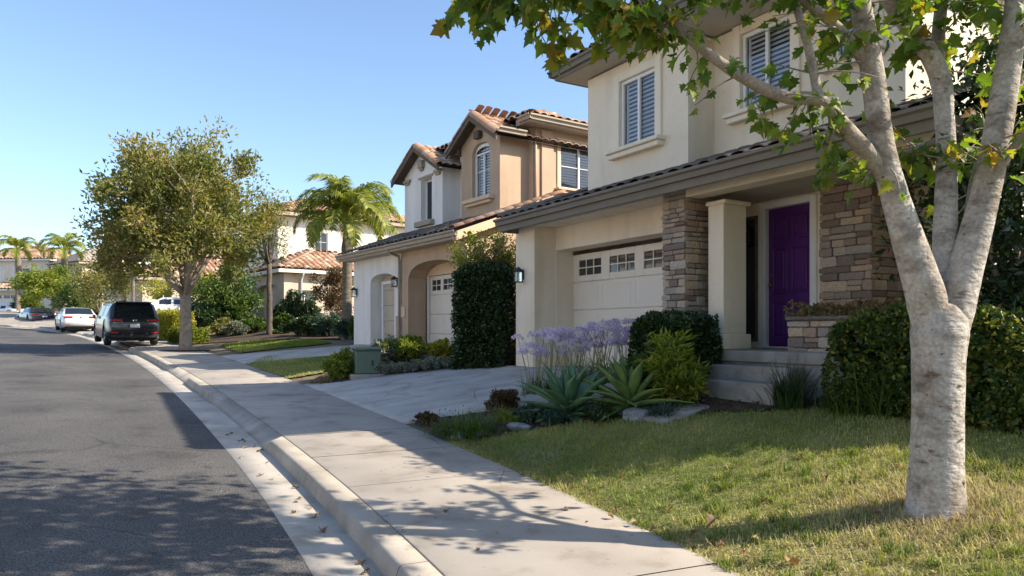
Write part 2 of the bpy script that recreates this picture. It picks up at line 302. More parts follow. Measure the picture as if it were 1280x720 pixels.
class MB:
    def __init__(s): s.v = []; s.f = []; s.sm = []
    def add(s, vs, fs, smooth=False):
        b = len(s.v); s.v += [tuple(v) for v in vs]
        s.f += [tuple(b + i for i in f) for f in fs]; s.sm += [smooth] * len(fs); return s
    def box(s, x0, y0, z0, x1, y1, z1):
        return s.add([(x0, y0, z0), (x1, y0, z0), (x1, y1, z0), (x0, y1, z0), (x0, y0, z1), (x1, y0, z1), (x1, y1, z1), (x0, y1, z1)],
                     [(3, 2, 1, 0), (4, 5, 6, 7), (0, 1, 5, 4), (1, 2, 6, 5), (2, 3, 7, 6), (3, 0, 4, 7)])
    def bbox(s, x0, y0, z0, x1, y1, z1, b=0.01):
        """box with chamfered edges (24 verts)"""
        lo = (x0, y0, z0); hi = (x1, y1, z1); vs = []; idx = {}
        for cx in (0, 1):
            for cy in (0, 1):
                for cz in (0, 1):
                    c = (cx, cy, cz)
                    for ax in range(3):
                        p = []
                        for k in range(3):
                            base = hi[k] if c[k] else lo[k]
                            p.append(base if k == ax else base + (-b if c[k] else b))
                        idx[(c, ax)] = len(vs); vs.append(p)
        fs = []
        for ax in range(3):
            o1, o2 = (ax + 1) % 3, (ax + 2) % 3
            for sgn in (0, 1):
                q = []
                for (a_, b_) in ((0, 0), (1, 0), (1, 1), (0, 1)):
                    c = [0, 0, 0]; c[ax] = sgn; c[o1] = a_; c[o2] = b_; q.append(idx[(tuple(c), ax)])
                fs.append(q if sgn else q[::-1])
        for ax in range(3):               # edges parallel to ax
            o1, o2 = (ax + 1) % 3, (ax + 2) % 3
            for a_ in (0, 1):
                for b_ in (0, 1):
                    c0 = [0, 0, 0]; c0[o1] = a_; c0[o2] = b_; c1 = list(c0); c1[ax] = 1
                    c0, c1 = tuple(c0), tuple(c1)
                    q = [idx[(c0, o1)], idx[(c1, o1)], idx[(c1, o2)], idx[(c0, o2)]]
                    fs.append(q if (a_ ^ b_) else q[::-1])
        for c in [(i, j, k) for i in (0, 1) for j in (0, 1) for k in (0, 1)]:
            q = [idx[(c, 0)], idx[(c, 1)], idx[(c, 2)]]
            fs.append(q if (sum(c) % 2) else q[::-1])
        return s.add(vs, fs)
    def prism(s, poly, fn, t0, t1):
        """poly: list of (a,b) ; fn(a,b,t) -> xyz"""
        n = len(poly)
        vs = [fn(a, b, t0) for a, b in poly] + [fn(a, b, t1) for a, b in poly]
        fs = [tuple(range(n)), tuple(range(2 * n - 1, n - 1, -1))] + [(i, i + n, (i + 1) % n + n, (i + 1) % n) for i in range(n)]
        return s.add(vs, fs)
    def tube(s, pts, rad, seg=8, cap=True, smooth=True, jitter=0.0):
        pts = [Vector(p) for p in pts]; n = len(pts); b = len(s.v)
        up = None
        for i, p in enumerate(pts):
            d = (pts[min(i + 1, n - 1)] - pts[max(i - 1, 0)]).normalized()
            if up is None:
                up = Vector((0, 1, 0)) if abs(d.z) > 0.7 else Vector((0, 0, 1))
            x = d.cross(up).normalized(); up = x.cross(d).normalized()
            r = rad[i] if hasattr(rad, '__len__') else rad
            for k in range(seg):
                a = 2 * math.pi * k / seg
                rr = r * (1 + (random.uniform(-jitter, jitter) if jitter else 0))
                q = p + (x * math.cos(a) + up * math.sin(a)) * rr
                s.v.append(tuple(q))
        for i in range(n - 1):
            for k in range(seg):
                a0 = b + i * seg + k; a1 = b + i * seg + (k + 1) % seg
                s.f.append((a0, a1, a1 + seg, a0 + seg)); s.sm.append(smooth)
        if cap:
            s.f.append(tuple(b + k for k in range(seg))[::-1]); s.sm.append(False)
            s.f.append(tuple(b + (n - 1) * seg + k for k in range(seg))); s.sm.append(False)
        return s
    def lathe(s, prof, c=(0, 0, 0), seg=16, axis='z', smooth=True):
        b = len(s.v); n = len(prof)
        for (r, h) in prof:
            for k in range(seg):
                a = 2 * math.pi * k / seg
                x, y = r * math.cos(a), r * math.sin(a)
                s.v.append((c[0] + x, c[1] + y, c[2] + h) if axis == 'z' else (c[0] + x, c[1] + h, c[2] + y))
        for i in range(n - 1):
            for k in range(seg):
                a0 = b + i * seg + k; a1 = b + i * seg + (k + 1) % seg
                s.f.append((a0, a1, a1 + seg, a0 + seg)); s.sm.append(smooth)
        return s
    def mesh(s, name):
        me = bpy.data.meshes.new(name); me.from_pydata(s.v, [], s.f); me.update()
        me.polygons.foreach_set("use_smooth", s.sm)
        return me
    def build(s, name, material, parent=None, **k):
        return link_mesh(name, s.mesh(name), material, parent, **k)

# ------------------------------------------------------------------ ground shape
KPTS = np.array([(5.6, -14), (3.6, -7), (1.6, -0.5), (0.35, 2.7), (-0.59, 4.77), (-1.42, 6.45), (-2.33, 8.1), (-3.25, 9.76), (-5.3, 13.4), (-7.72, 17.5),
                 (-11.6, 23.8), (-15.5, 29.6), (-22.6, 39.5), (-28.3, 46), (-33.5, 50.6), (-39, 53.5), (-48, 55.5), (-64, 57), (-90, 58), (-140, 59)], float)
def smooth_curve(p, step=0.25, it=200):
    d = np.r_[0, np.cumsum(np.hypot(*np.diff(p, axis=0).T))]
    t = np.arange(0, d[-1], step)
    q = np.c_[np.interp(t, d, p[:, 0]), np.interp(t, d, p[:, 1])]
    for _ in range(it):
        q[1:-1] = 0.5 * q[1:-1] + 0.25 * (q[:-2] + q[2:])
    return q
KC = smooth_curve(KPTS)
KS = np.r_[0, np.cumsum(np.hypot(*np.diff(KC, axis=0).T))]
KT = np.gradient(KC, axis=0); KT /= np.hypot(KT[:, 0], KT[:, 1])[:, None]
def PSN(s, n):
    s = np.asarray(s, float); n = np.asarray(n, float)
    x = np.interp(s, KS, KC[:, 0]); y = np.interp(s, KS, KC[:, 1])
    tx = np.interp(s, KS, KT[:, 0]); ty = np.interp(s, KS, KT[:, 1]); l = np.hypot(tx, ty)
    return x + n * ty / l, y - n * tx / l
def SN(x, y):
    x = np.atleast_1d(np.asarray(x, float)); y = np.atleast_1d(np.asarray(y, float))
    S = np.empty(len(x)); Nn = np.empty(len(x))
    for i in range(0, len(x), 4000):
        dx = x[i:i + 4000, None] - KC[None, ::2, 0]; dy = y[i:i + 4000, None] - KC[None, ::2, 1]
        j = np.argmin(dx * dx + dy * dy, axis=1) * 2
        tx, ty = KT[j, 0], KT[j, 1]
        ddx = x[i:i + 4000] - KC[j, 0]; ddy = y[i:i + 4000] - KC[j, 1]
        S[i:i + 4000] = KS[j] + ddx * tx + ddy * ty
        Nn[i:i + 4000] = ddx * ty - ddy * tx
    return S, Nn
def SY(Y):
    return float(np.interp(Y, KC[:, 1], KS))
SWB = 2.05            # back edge of the sidewalk
ROADW = 10.0
def base(x, y):
    t = -0.514 * np.asarray(x, float) + 0.857 * np.asarray(y, float)
    t = np.where(t > 70, 70 + 25 * np.tanh((t - 70) / 25), t)
    t = np.where(t < -20, -20, t)
    return 0.036 * t - 0.141
def rise(n, x=0.0, y=20.0):
    m = np.clip(np.asarray(n, float) - SWB, 0, None)
    q = np.clip((-0.514 * np.asarray(x, float) + 0.857 * np.asarray(y, float) - 7.0) / 1.8, 0, 1); k = 0.215 - 0.06 * q * q * (3 - 2 * q)
    return np.where(m < 3.2, k * m, k * 3.2 + 0.03 * np.clip(m - 3.2, 0, 14))
def HN(x, y, n):
    n = np.asarray(n, float)
    road = np.where(n < 0, -0.14, 0.0) + np.where(n < -ROADW, 0.14, 0.0)
    return base(x, y) + rise(n, x, y) + road
def H(x, y):
    s, n = SN(x, y)
    r = HN(x, y, n)
    return float(r[0]) if np.ndim(x) == 0 else r
def pix(px, py):
    """where the sight line through that point of the picture meets the ground"""
    a = (px - 640) / FPX; b = (py - HY) / FPX
    Y = np.concatenate([np.arange(3, 40, 0.05), np.arange(40, 160, 0.25)])
    z = EZ - b * Y; h = H(a * Y, Y)
    i = np.argmax(z < h) if (z < h).any() else len(Y) - 1
    return a * Y[i], Y[i], float(h[i])
def at(px, py, Y):
    return Vector(((px - 640) / FPX * Y, Y, EZ - (py - HY) / FPX * Y))

def sheet(name, s0, s1, ds, ns, zfun, material, parent=None, kind='structure', smooth=True):
    ss = np.linspace(s0, s1, max(2, int(round((s1 - s0) / ds)) + 1)); ns = np.asarray(ns, float)
    Sg, Ng = np.meshgrid(ss, ns, indexing='ij')
    x, y = PSN(Sg, Ng); z = zfun(x, y, Sg, Ng)
    V = np.c_[x.ravel(), y.ravel(), z.ravel()]
    a, b = Sg.shape
    i, j = np.meshgrid(np.arange(a - 1), np.arange(b - 1), indexing='ij'); k = (i * b + j).ravel()
    Fq = np.c_[k, k + 1, k + b + 1, k + b]
    me = np_mesh(name, V, Fq[:, ::-1], smooth=smooth)
    o = link_mesh(name, me, material, parent)
    if kind and parent is None: o["kind"] = kind
    return o
def inpoly(x, y, poly):
    x = np.asarray(x); y = np.asarray(y); c = np.zeros(x.shape, bool); n = len(poly)
    for i in range(n):
        x1, y1 = poly[i][:2]; x2, y2 = poly[(i + 1) % n][:2]
        if y1 == y2: continue
        k = ((y1 > y) != (y2 > y)) & (x < (x2 - x1) * (y - y1) / (y2 - y1) + x1); c ^= k
    return c
def polysheet(name, poly, cell, zoff, material):
    p = np.array([q[:2] for q in poly])
    xs = np.arange(p[:, 0].min(), p[:, 0].max() + cell, cell); ys = np.arange(p[:, 1].min(), p[:, 1].max() + cell, cell)
    X, Y = np.meshgrid(xs, ys, indexing='ij'); a, b = X.shape
    z = H(X.ravel(), Y.ravel()) + zoff
    i, j = np.meshgrid(np.arange(a - 1), np.arange(b - 1), indexing='ij')
    cx = xs[i] + cell / 2; cy = ys[j] + cell / 2
    ok = inpoly(cx, cy, p).ravel(); k = (i * b + j).ravel()[ok]
    me = np_mesh(name, np.c_[X.ravel(), Y.ravel(), z], np.c_[k, k + b, k + b + 1, k + 1], smooth=True)
    o = link_mesh(name, me, material); o["kind"] = 'structure'
    return o
def rand_in(poly, n):
    p = np.array([q[:2] for q in poly]); lo, hi = p.min(0), p.max(0); out = np.zeros((0, 2))
    while len(out) < n:
        q = rng.uniform(lo, hi, (n * 2, 2)); out = np.r_[out, q[inpoly(q[:, 0], q[:, 1], p)]]
    return out[:n]
# ------------------------------------------------------------------ setting: ground, road, kerb, sidewalk
gx = np.unique(np.concatenate([np.arange(-160, -40, 6.0), np.arange(-40, 16, 1.0), np.arange(16, 170, 6.0)]))
gy = np.unique(np.concatenate([np.arange(-40, -4, 4.0), np.arange(-4, 60, 1.0), np.arange(60, 330, 8.0)]))
GX, GY = np.meshgrid(gx, gy, indexing='ij')
_s, _n = SN(GX.ravel(), GY.ravel())
gz = HN(GX.ravel(), GY.ravel(), _n) - 0.07 - np.where((_n < 2.6) & (_n > -ROADW - 1.2), 0.30, 0)
a_, b_ = GX.shape
i_, j_ = np.meshgrid(np.arange(a_ - 1), np.arange(b_ - 1), indexing='ij'); k_ = (i_ * b_ + j_).ravel()
ground = link_mesh("ground", np_mesh("ground", np.c_[GX.ravel(), GY.ravel(), gz], np.c_[k_, k_ + b_, k_ + b_ + 1, k_ + 1], smooth=True), 'earth')
ground["kind"] = 'structure'

S_END = KS[-1] - 1
road = sheet("road", 0.5, S_END, 0.5, np.linspace(-ROADW, -0.5, 25),
             lambda x, y, s, n: base(x, y) - 0.14 + 0.012 * (1 - ((n + 5.25) / 4.75) ** 2) * 4, 'asphalt')
_at = road.data.attributes.new('lane', 'FLOAT', 'POINT'); _at.data.foreach_set('value', np.tile(np.linspace(-ROADW, -0.5, 25), len(road.data.vertices) // 25).astype(np.float32))
# kerb height along the street: full except at the driveways
DRV = [(SY(9.9), SY(13.6)), (SY(17.6), SY(20.2)), (SY(29.0), SY(38.3)), (SY(41.0), SY(44.3)), (SY(47.0), SY(51.0))]
def kerb_h(s):
    s = np.asarray(s, float); k = np.ones_like(s)
    for a, b in DRV:
        d = np.clip(np.maximum(a - s, s - b) / 0.55, 0, 1); k = np.minimum(k, d * d * (3 - 2 * d))
    return k
def kz(x, y, s, n): return base(x, y) - 0.115 * (1 - kerb_h(s))
gut = sheet("gutter", 0.5, S_END, 0.25, [-0.53, -0.50, -0.25, -0.06, -0.03],
            lambda x, y, s, n: base(x, y) - 0.14 - 0.012 * np.clip((n + 0.5) / 0.45, 0, 1) - np.where(n < -0.51, 0.06, -0.004), 'gutter')
kerb = emp("kerb", (0, 0, 0), kind='structure')
seg_len = 3.05; s_ = SY(2.0) - 12; n_seg = 0
while s_ < S_END - 4:
    L_ = seg_len if s_ < SY(45) else 12.0
    sheet("kerb_segment", s_ + 0.004, s_ + L_ - 0.004, 0.25 if s_ < SY(32) else 0.5, [-0.045, -0.03, -0.012, 0.0, 0.02, 0.195, 0.2],
          lambda x, y, s, n: np.select([n < -0.04, n < -0.02, n < -0.005, n < 0.01, n < 0.199],
              [base(x, y) - 0.165, base(x, y) - 0.14 + 0.5 * (kz(x, y, s, n) - base(x, y) + 0.14), kz(x, y, s, n) - 0.022, kz(x, y, s, n) - 0.008, kz(x, y, s, n) * 1.0 + (n / 0.2) * (base(x, y) - kz(x, y, s, n)) * np.clip(n / 0.2, 0, 1)],
              base(x, y) - 0.05), 'concrete_kerb', parent=kerb, smooth=False)
    s_ += L_
bed_sw = sheet("sidewalk", SY(2.0) - 12, S_END, 0.5, [0.19, 2.0, SWB + 0.02], lambda x, y, s, n: base(x, y) - 0.014, 'joint')
s_ = SY(2.0) - 11.2
while s_ < S_END - 6:
    L_ = 1.52 if s_ < SY(45) else 12.0
    e = 0.005
    dz = random.uniform(-0.003, 0.003)
    sheet("slab", s_ + e, s_ + L_ - e, 0.38 if L_ < 2 else 1.0, [0.208, 0.209, 0.222, 1.2, SWB - 0.013, SWB, SWB + 0.001],
          lambda x, y, s, n: base(x, y) + dz - np.where((n < 0.2085) | (n > SWB + 0.0005), 0.06, 0) - np.where((n < 0.215) | (n > SWB - 0.005), 0.006, 0), 'concrete', parent=bed_sw)
    s_ += L_
# opposite side of the street
sheet("verge", 0.5, S_END, 1.0, [-ROADW - 12, -ROADW - 0.2, -ROADW, -ROADW + 0.01], lambda x, y, s, n: base(x, y) - np.where(n > -ROADW + 0.005, 0.2, 0), 'concrete_kerb')

sheet("forecourt", SY(39.5), SY(58.2), 1.0, [SWB + 0.01, 3.0, 5.25, 7.0, 9.5], lambda x, y, s, n: HN(x, y, n) + 0.012, 'concrete')
# house frames: local x runs along the front towards the camera, local y into the house
def frame(px, Y, vp):
    d = Vector(((vp - 640) / FPX, 1.0)).normalized()
    return ((px - 640) / FPX * Y, Y), math.atan2(-d.y, -d.x)
O1, RZ1 = frame(645, 15.0, 95); Z1 = 0.95
O2, RZ2 = (-1.33, 17.95), math.atan2(-0.821, 0.571); Z2 = 1.22
O3, RZ3 = frame(355, 38.0, -91); Z3 = 1.80
def W(O, rz, u, v):
    return O[0] + math.cos(rz) * u - math.sin(rz) * v, O[1] + math.sin(rz) * u + math.cos(rz) * v
def W1(u, v): return W(O1, RZ1, u, v)
def W2(u, v): return W(O2, RZ2, u, v)
def W3(u, v): return W(O3, RZ3, u, v)

def patch(name, A, B, C, D, material, zA=None, nx=14, ny=24, zoff=0.02, zC=None, kind='structure'):
    """sheet between A-B (low end) and D-C (high end)"""
    V = []; A, B, C, D = [Vector(p[:2]) for p in (A, B, C, D)]
    for j in range(ny + 1):
        t = j / ny
        for i in range(nx + 1):
            u = i / nx
            p = (A * (1 - u) + B * u) * (1 - t) + (D * (1 - u) + C * u) * t
            V.append((p.x, p.y))
    V = np.array(V); h = H(V[:, 0], V[:, 1]) + zoff
    if zC is not None:
        t = np.repeat(np.linspace(0, 1, ny + 1), nx + 1)
        e = A * 0.5 + B * 0.5; z0 = H(V[:nx + 1, 0], V[:nx + 1, 1]); z0 = np.tile(z0, ny + 1) + 0.004
        tt = t
        h = z0 * (1 - tt) + zC * tt
    k = np.array([j * (nx + 1) + i for j in range(ny) for i in range(nx)])
    Fq = np.c_[k, k + 1, k + nx + 2, k + nx + 1]; V3 = np.c_[V, h]
    ring = [i for i in range(nx + 1)] + [j * (nx + 1) + nx for j in range(1, ny + 1)] + [ny * (nx + 1) + i for i in range(nx - 1, -1, -1)] + [j * (nx + 1) for j in range(ny - 1, 0, -1)]
    b0 = len(V3); V3 = np.r_[V3, V3[ring] - np.array((0, 0, 0.25))]; m_ = len(ring)
    Fq = np.r_[Fq, np.array([(ring[q], b0 + q, b0 + (q + 1) % m_, ring[(q + 1) % m_]) for q in range(m_)])]
    me = np_mesh(name, V3, Fq, smooth=False)
    o = link_mesh(name, me, material)
    if kind: o["kind"] = kind
    return o
sheet("yard", SY(0.0) - 10, S_END, 0.5, [SWB - 0.03, SWB + 0.03, 2.4, 3.0, 4.0, 5.25, 6.0, 7.5], lambda x, y, s, n: HN(x, y, n) - 0.03, 'earth')
# driveway of the near house
sA, sB = SY(10.05), SY(16.0)
dA = PSN(SN(*pix(509, 527)[:2])[0][0], SWB + 0.006); dB = PSN(SN(*pix(385, 480)[:2])[0][0], SWB + 0.006)
patch("driveway", dA, dB, W1(-1.3, 0.0), W1(4.3, 0.0), 'concrete_drive', zC=Z1 - 0.04)
patch("garage_floor", W1(4.4, -0.01), W1(0.3, -0.01), W1(0.3, 1.1), W1(4.4, 1.1), 'concrete_drive', zC=Z1 - 0.03, nx=2, ny=2)
for _v in bpy.data.objects["garage_floor"].data.vertices: _v.co.z = Z1 - 0.036 - (0.25 if _v.index >= 9 else 0)
# driveway of the tan house and the next one
e0 = PSN(SY(20.6), SWB + 0.006); e1 = PSN(SY(23.6), SWB + 0.006)
patch("driveway", e0, e1, W2(-5.9, 0.0), W2(-3.2, 0.0), 'concrete_drive', zC=Z2 + 0.0)
e0 = PSN(SY(29.0), SWB + 0.006); e1 = PSN(SY(34.5), SWB + 0.006)
patch("driveway", e0, e1, W3(-7.5, 0.0), W3(-4.6, 0.0), 'concrete', zC=Z3 + 0.0)
# ------------------------------------------------------------------ building kit
def MF(c): return lambda a, z, t: (a, c + t, z)          # front wall: runs along x, faces -y
def MR(c): return lambda a, z, t: (c - t, a, z)          # side wall: runs along y, faces +x
def ML(c): return lambda a, z, t: (c + t, a, z)          # side wall that faces -x
def MK(c): return lambda a, z, t: (a, c - t, z)          # back wall
def wall(mb, M, a0, a1, z0, z1, ops=(), t=0.2):
    As = sorted({a0, a1, *[o[0] for o in ops], *[o[1] for o in ops]}); Zs = sorted({z0, z1, *[o[2] for o in ops], *[o[3] for o in ops]})
    As = [a for a in As if a0 <= a <= a1]; Zs = [z for z in Zs if z0 <= z <= z1]
    for i in range(len(As) - 1):
        for j in range(len(Zs) - 1):
            ca, cz = (As[i] + As[i + 1]) / 2, (Zs[j] + Zs[j + 1]) / 2
            if any(o[0] < ca < o[1] and o[2] < cz < o[3] for o in ops): continue
            mb.add([M(As[i], Zs[j], 0), M(As[i + 1], Zs[j], 0), M(As[i + 1], Zs[j + 1], 0), M(As[i], Zs[j + 1], 0)], [(0, 1, 2, 3)])
    for o in ops:
        b0, b1, y0, y1 = o[:4]; r = o[4] if len(o) > 4 else 0
        ys = y1 - r
        for (p, q) in (((b0, y0), (b0, ys)), ((b1, ys), (b1, y0)), ((b1, y0), (b0, y0))):
            mb.add([M(*p, 0), M(*q, 0), M(*q, t), M(*p, t)], [(0, 1, 2, 3)])
        if r == 0:
            mb.add([M(b0, y1, 0), M(b1, y1, 0), M(b1, y1, t), M(b0, y1, t)], [(0, 1, 2, 3)])
        else:
            n = 14; pts = []
            for k in range(n + 1):
                x = -1 + 2 * k / n; pts.append((b0 + (b1 - b0) * k / n, ys + r * math.sqrt(max(0, 1 - (abs(x)) ** 2.4))))
            for k in range(n):
                p, q = pts[k], pts[k + 1]
                mb.add([M(*p, 0), M(*q, 0), M(q[0], y1 + 0.0005, 0), M(p[0], y1 + 0.0005, 0)], [(0, 1, 2, 3)])
                mb.add([M(*p, 0), M(*q, 0), M(*q, t), M(*p, t)], [(0, 1, 2, 3)])
    return mb
def bar(mb, M, a0, a1, z0, z1, t0, t1, b=0.006):
    P, Q = M(a0, z0, t0), M(a1, z1, t1)
    lo = [min(P[i], Q[i]) for i in range(3)]; hi = [max(P[i], Q[i]) for i in range(3)]
    return mb.bbox(*lo, *hi, b=min(b, 0.3 * min(hi[i] - lo[i] for i in range(3))))
def window(par, M, a0, a1, z0, z1, t0=0.05, mull=1, grid=(0, 0), slats=0.07, sill=None, arch=0.0, fw=0.055, glass='glass', frame_mat='white_paint', slat_a=None, trim=None):
    mb = MB()
    bar(mb, M, a0, a0 + fw, z0, z1 - arch, t0, t0 + 0.06); bar(mb, M, a1 - fw, a1, z0, z1 - arch, t0, t0 + 0.06)
    bar(mb, M, a0 + fw, a1 - fw, z0, z0 + fw, t0, t0 + 0.06)
    if arch == 0: bar(mb, M, a0 + fw, a1 - fw, z1 - fw, z1, t0, t0 + 0.06)
    else:
        n = 12
        for k in range(n):
            q = []
            for kk in (k, k + 1):
                x = -1 + 2 * kk / n; zz = z1 - arch + arch * math.sqrt(max(0, 1 - abs(x) ** 2.4)); q.append((a0 + (a1 - a0) * kk / n, zz))
            (p0, p1) = q
            mb.add([M(p0[0], p0[1], t0), M(p1[0], p1[1], t0), M(p1[0], p1[1] - fw * 1.6, t0), M(p0[0], p0[1] - fw * 1.6, t0)], [(0, 1, 2, 3)])
        bar(mb, M, a0 + fw, a1 - fw, z1 - arch - fw * 0.7, z1 - arch + 0.01, t0 + 0.004, t0 + 0.055)
    for k in range(1, mull + 1):
        c = a0 + (a1 - a0) * k / (mull + 1); bar(mb, M, c - 0.03, c + 0.03, z0 + fw, z1 - fw - arch, t0 - 0.004, t0 + 0.05)
    for k in range(1, grid[0] + 1):
        c = a0 + (a1 - a0) * k / (grid[0] + 1); bar(mb, M, c - 0.011, c + 0.011, z0 + fw, z1 - fw - arch, t0 + 0.016, t0 + 0.034)
    for k in range(1, grid[1] + 1):
        c = z0 + (z1 - z0) * k / (grid[1] + 1); bar(mb, M, a0 + fw, a1 - fw, c - 0.011, c + 0.011, t0 + 0.017, t0 + 0.035)
    w = mb.build("window", frame_mat, par)
    for k in range(mull + 1):
        p0 = a0 + (a1 - a0) * k / (mull + 1); p1 = a0 + (a1 - a0) * (k + 1) / (mull + 1)
        tilt = random.uniform(-0.006, 0.006)
        pb = MB(); pb.add([M(p0 + 0.02, z0 + 0.02, t0 + 0.036), M(p1 - 0.02, z0 + 0.02, t0 + 0.036 + tilt), M(p1 - 0.02, z1 - 0.02, t0 + 0.038 + tilt), M(p0 + 0.02, z1 - 0.02, t0 + 0.038)], [(0, 1, 2, 3)])
        pb.build("pane", glass, w)
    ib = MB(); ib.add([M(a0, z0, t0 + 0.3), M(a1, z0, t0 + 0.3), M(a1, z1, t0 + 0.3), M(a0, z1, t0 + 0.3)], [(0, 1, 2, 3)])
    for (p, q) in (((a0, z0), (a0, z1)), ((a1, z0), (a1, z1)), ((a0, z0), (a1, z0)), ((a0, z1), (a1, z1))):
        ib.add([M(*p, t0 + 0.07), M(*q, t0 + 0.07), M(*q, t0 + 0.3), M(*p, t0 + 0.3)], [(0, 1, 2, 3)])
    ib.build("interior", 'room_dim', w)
    if slats:
        sb = MB(); z = z0 + fw + slats * 0.6
        s0, s1 = slat_a or (a0 + fw, a1 - fw)
        while z < z1 - fw:
            sb.add([M(s0, z - slats * 0.36, t0 + 0.075), M(s1, z - slats * 0.36, t0 + 0.075), M(s1, z + slats * 0.36, t0 + 0.105), M(s0, z + slats * 0.36, t0 + 0.105)], [(0, 1, 2, 3)])
            z += slats
        bar(sb, M, s0, s0 + 0.04, z0 + fw, z1 - fw - arch, t0 + 0.07, t0 + 0.11); bar(sb, M, s1 - 0.04, s1, z0 + fw, z1 - fw - arch, t0 + 0.07, t0 + 0.11)
        so = sb.build("shutter_slats", 'slat_white', w); so["kind"] = 'stuff'
    if sill:
        sm, ext, proj, hgt = sill
        kb = MB(); bar(kb, M, a0 - ext, a1 + ext, z0 - hgt, z0 - hgt * 0.45, -proj, 0.02, 0.012); bar(kb, M, a0 - ext - 0.04, a1 + ext + 0.04, z0 - hgt * 0.44, z0, -proj - 0.05, 0.04, 0.012)
        kb.build("sill", sm, w)
    if trim:
        tm, wd, proj = trim
        kb = MB(); bar(kb, M, a0 - wd, a0 - 0.001, z0, z1 + wd, -proj, 0.05, 0.01); bar(kb, M, a1 + 0.001, a1 + wd, z0, z1 + wd, -proj, 0.05, 0.01); bar(kb, M, a0, a1, z1 + 0.001, z1 + wd - 0.002, -proj + 0.003, 0.05, 0.01)
        kb.build("window_trim", tm, w)
    return w

def barrel(r=0.125, L=0.42, seg=5, lift=0.035, th=0.02):
    vs = []; fs = []
    for (y, dz, rr) in ((0, lift, r), (L, 0, r * 0.9)):
        for k in range(seg + 1):
            a = math.pi * k / seg; vs.append((rr * math.cos(a), y, dz + rr * 0.72 * math.sin(a)))
    n = seg + 1
    for k in range(seg): fs.append((k, k + 1, n + k + 1, n + k))
    b = len(vs)                                           # open butt end with thickness
    for k in range(seg + 1):
        a = math.pi * k / seg; vs.append(((r - th) * math.cos(a), 0, lift + (r - th) * 0.68 * math.sin(a) - 0.004))
    for k in range(seg): fs.append((b + k, b + k + 1, k + 1, k))
    return vs, fs
BV, BF = barrel()
BVn = np.array(BV); BFn = np.array(BF)
me_barrel = {}
CV, CF = barrel(lift=0.010, th=0.012)
def barrel_mesh(material, cap=False):
    key = material; V_, F_ = (CV, CF) if cap else (BV, BF)
    if cap: material = material + '|cap'
    if material not in me_barrel:
        me = bpy.data.meshes.new("tile"); me.from_pydata(V_, [], F_); me.update(); me.materials.append(MATS[key])
        me.polygons.foreach_set("use_smooth", [True] * 5 + [False] * 5); me_barrel[material] = me
    return me_barrel[material]
def tiles(par, O, E, U, wid, length, clip=None, tw=0.28, tl=0.36, single=None, mass=None, name="roof_tile", first=0, max_single_row=99, sc=1.0, flat=1.0):
    O, E, U = Vector(O), Vector(E).normalized(), Vector(U).normalized(); Nn = E.cross(U).normalized()
    Mx = Matrix((E, U, Nn)).transposed()
    Vs = []; cnt = 0
    nr = int(length / tl) + 1; nc = int(wid / tw)
    off = (wid - nc * tw) / 2 + tw / 2
    for i in range(nr):
        for j in range(nc):
            a, l = off + j * tw, i * tl
            if clip and not clip(a, l): continue
            p = O + E * (a + random.uniform(-0.008, 0.008)) + U * (l + random.uniform(-0.015, 0.015)) + Nn * random.uniform(0, 0.012)
            if single and i <= max_single_row:
                o = bpy.data.objects.new(name, barrel_mesh(single)); col.objects.link(o); o.parent = par
                m4 = Mx.to_4x4(); m4.translation = p; o.matrix_local = m4 @ Matrix.Diagonal((sc, sc, sc * flat, 1))
            else:
                Vs.append((np.array(Mx) @ (BVn * np.array((sc, sc, sc * flat))).T).T + np.array(p)); cnt += 1
    if Vs:
        nb = len(BVn); V = np.concatenate(Vs); Fq = np.concatenate([BFn + k * nb for k in range(cnt)])
        rr = np.repeat(rng.random(cnt), len(BFn))
        o = link_mesh("roof_tiles", np_mesh("roof_tiles", V, Fq, rr), mass, par); o["kind"] = 'stuff'
def caps(par, P0, P1, material, up=(0, 0, 1), tl=0.33, name="ridge_tile", sc=1.15):
    P0, P1 = Vector(P0), Vector(P1); U = (P1 - P0); L = U.length; U.normalize(); E = U.cross(Vector(up)).normalized(); Nn = E.cross(U)
    Mx = Matrix((E, U, Nn)).transposed().to_4x4()
    for i in range(int(L / tl)):
        o = bpy.data.objects.new(name, barrel_mesh(material, True)); col.objects.link(o); o.parent = par
        m = Mx.copy(); m.translation = P0 + U * (i * tl) + Nn * random.uniform(-0.005, 0.008); o.matrix_local = m @ Matrix.Diagonal((sc, sc, sc * 0.72, 1))
def quadmesh(name, pts_list, material, par):
    mb = MB()
    for p in pts_list: mb.add(p, [tuple(range(len(p)))])
    return mb.build(name, material, par)
STONES = []
for q in range(7):
    mb = MB(); mb.bbox(0, 0, 0, 1, 1, 1, 0.09)
    rr = random.Random(q)
    mb.v = [(x + rr.uniform(-0.03, 0.03), y + rr.uniform(-0.07, 0.07), z + rr.uniform(-0.035, 0.035)) for x, y, z in mb.v]
    me = mb.mesh("stone"); me.materials.append(MATS['stone']); STONES.append(me)
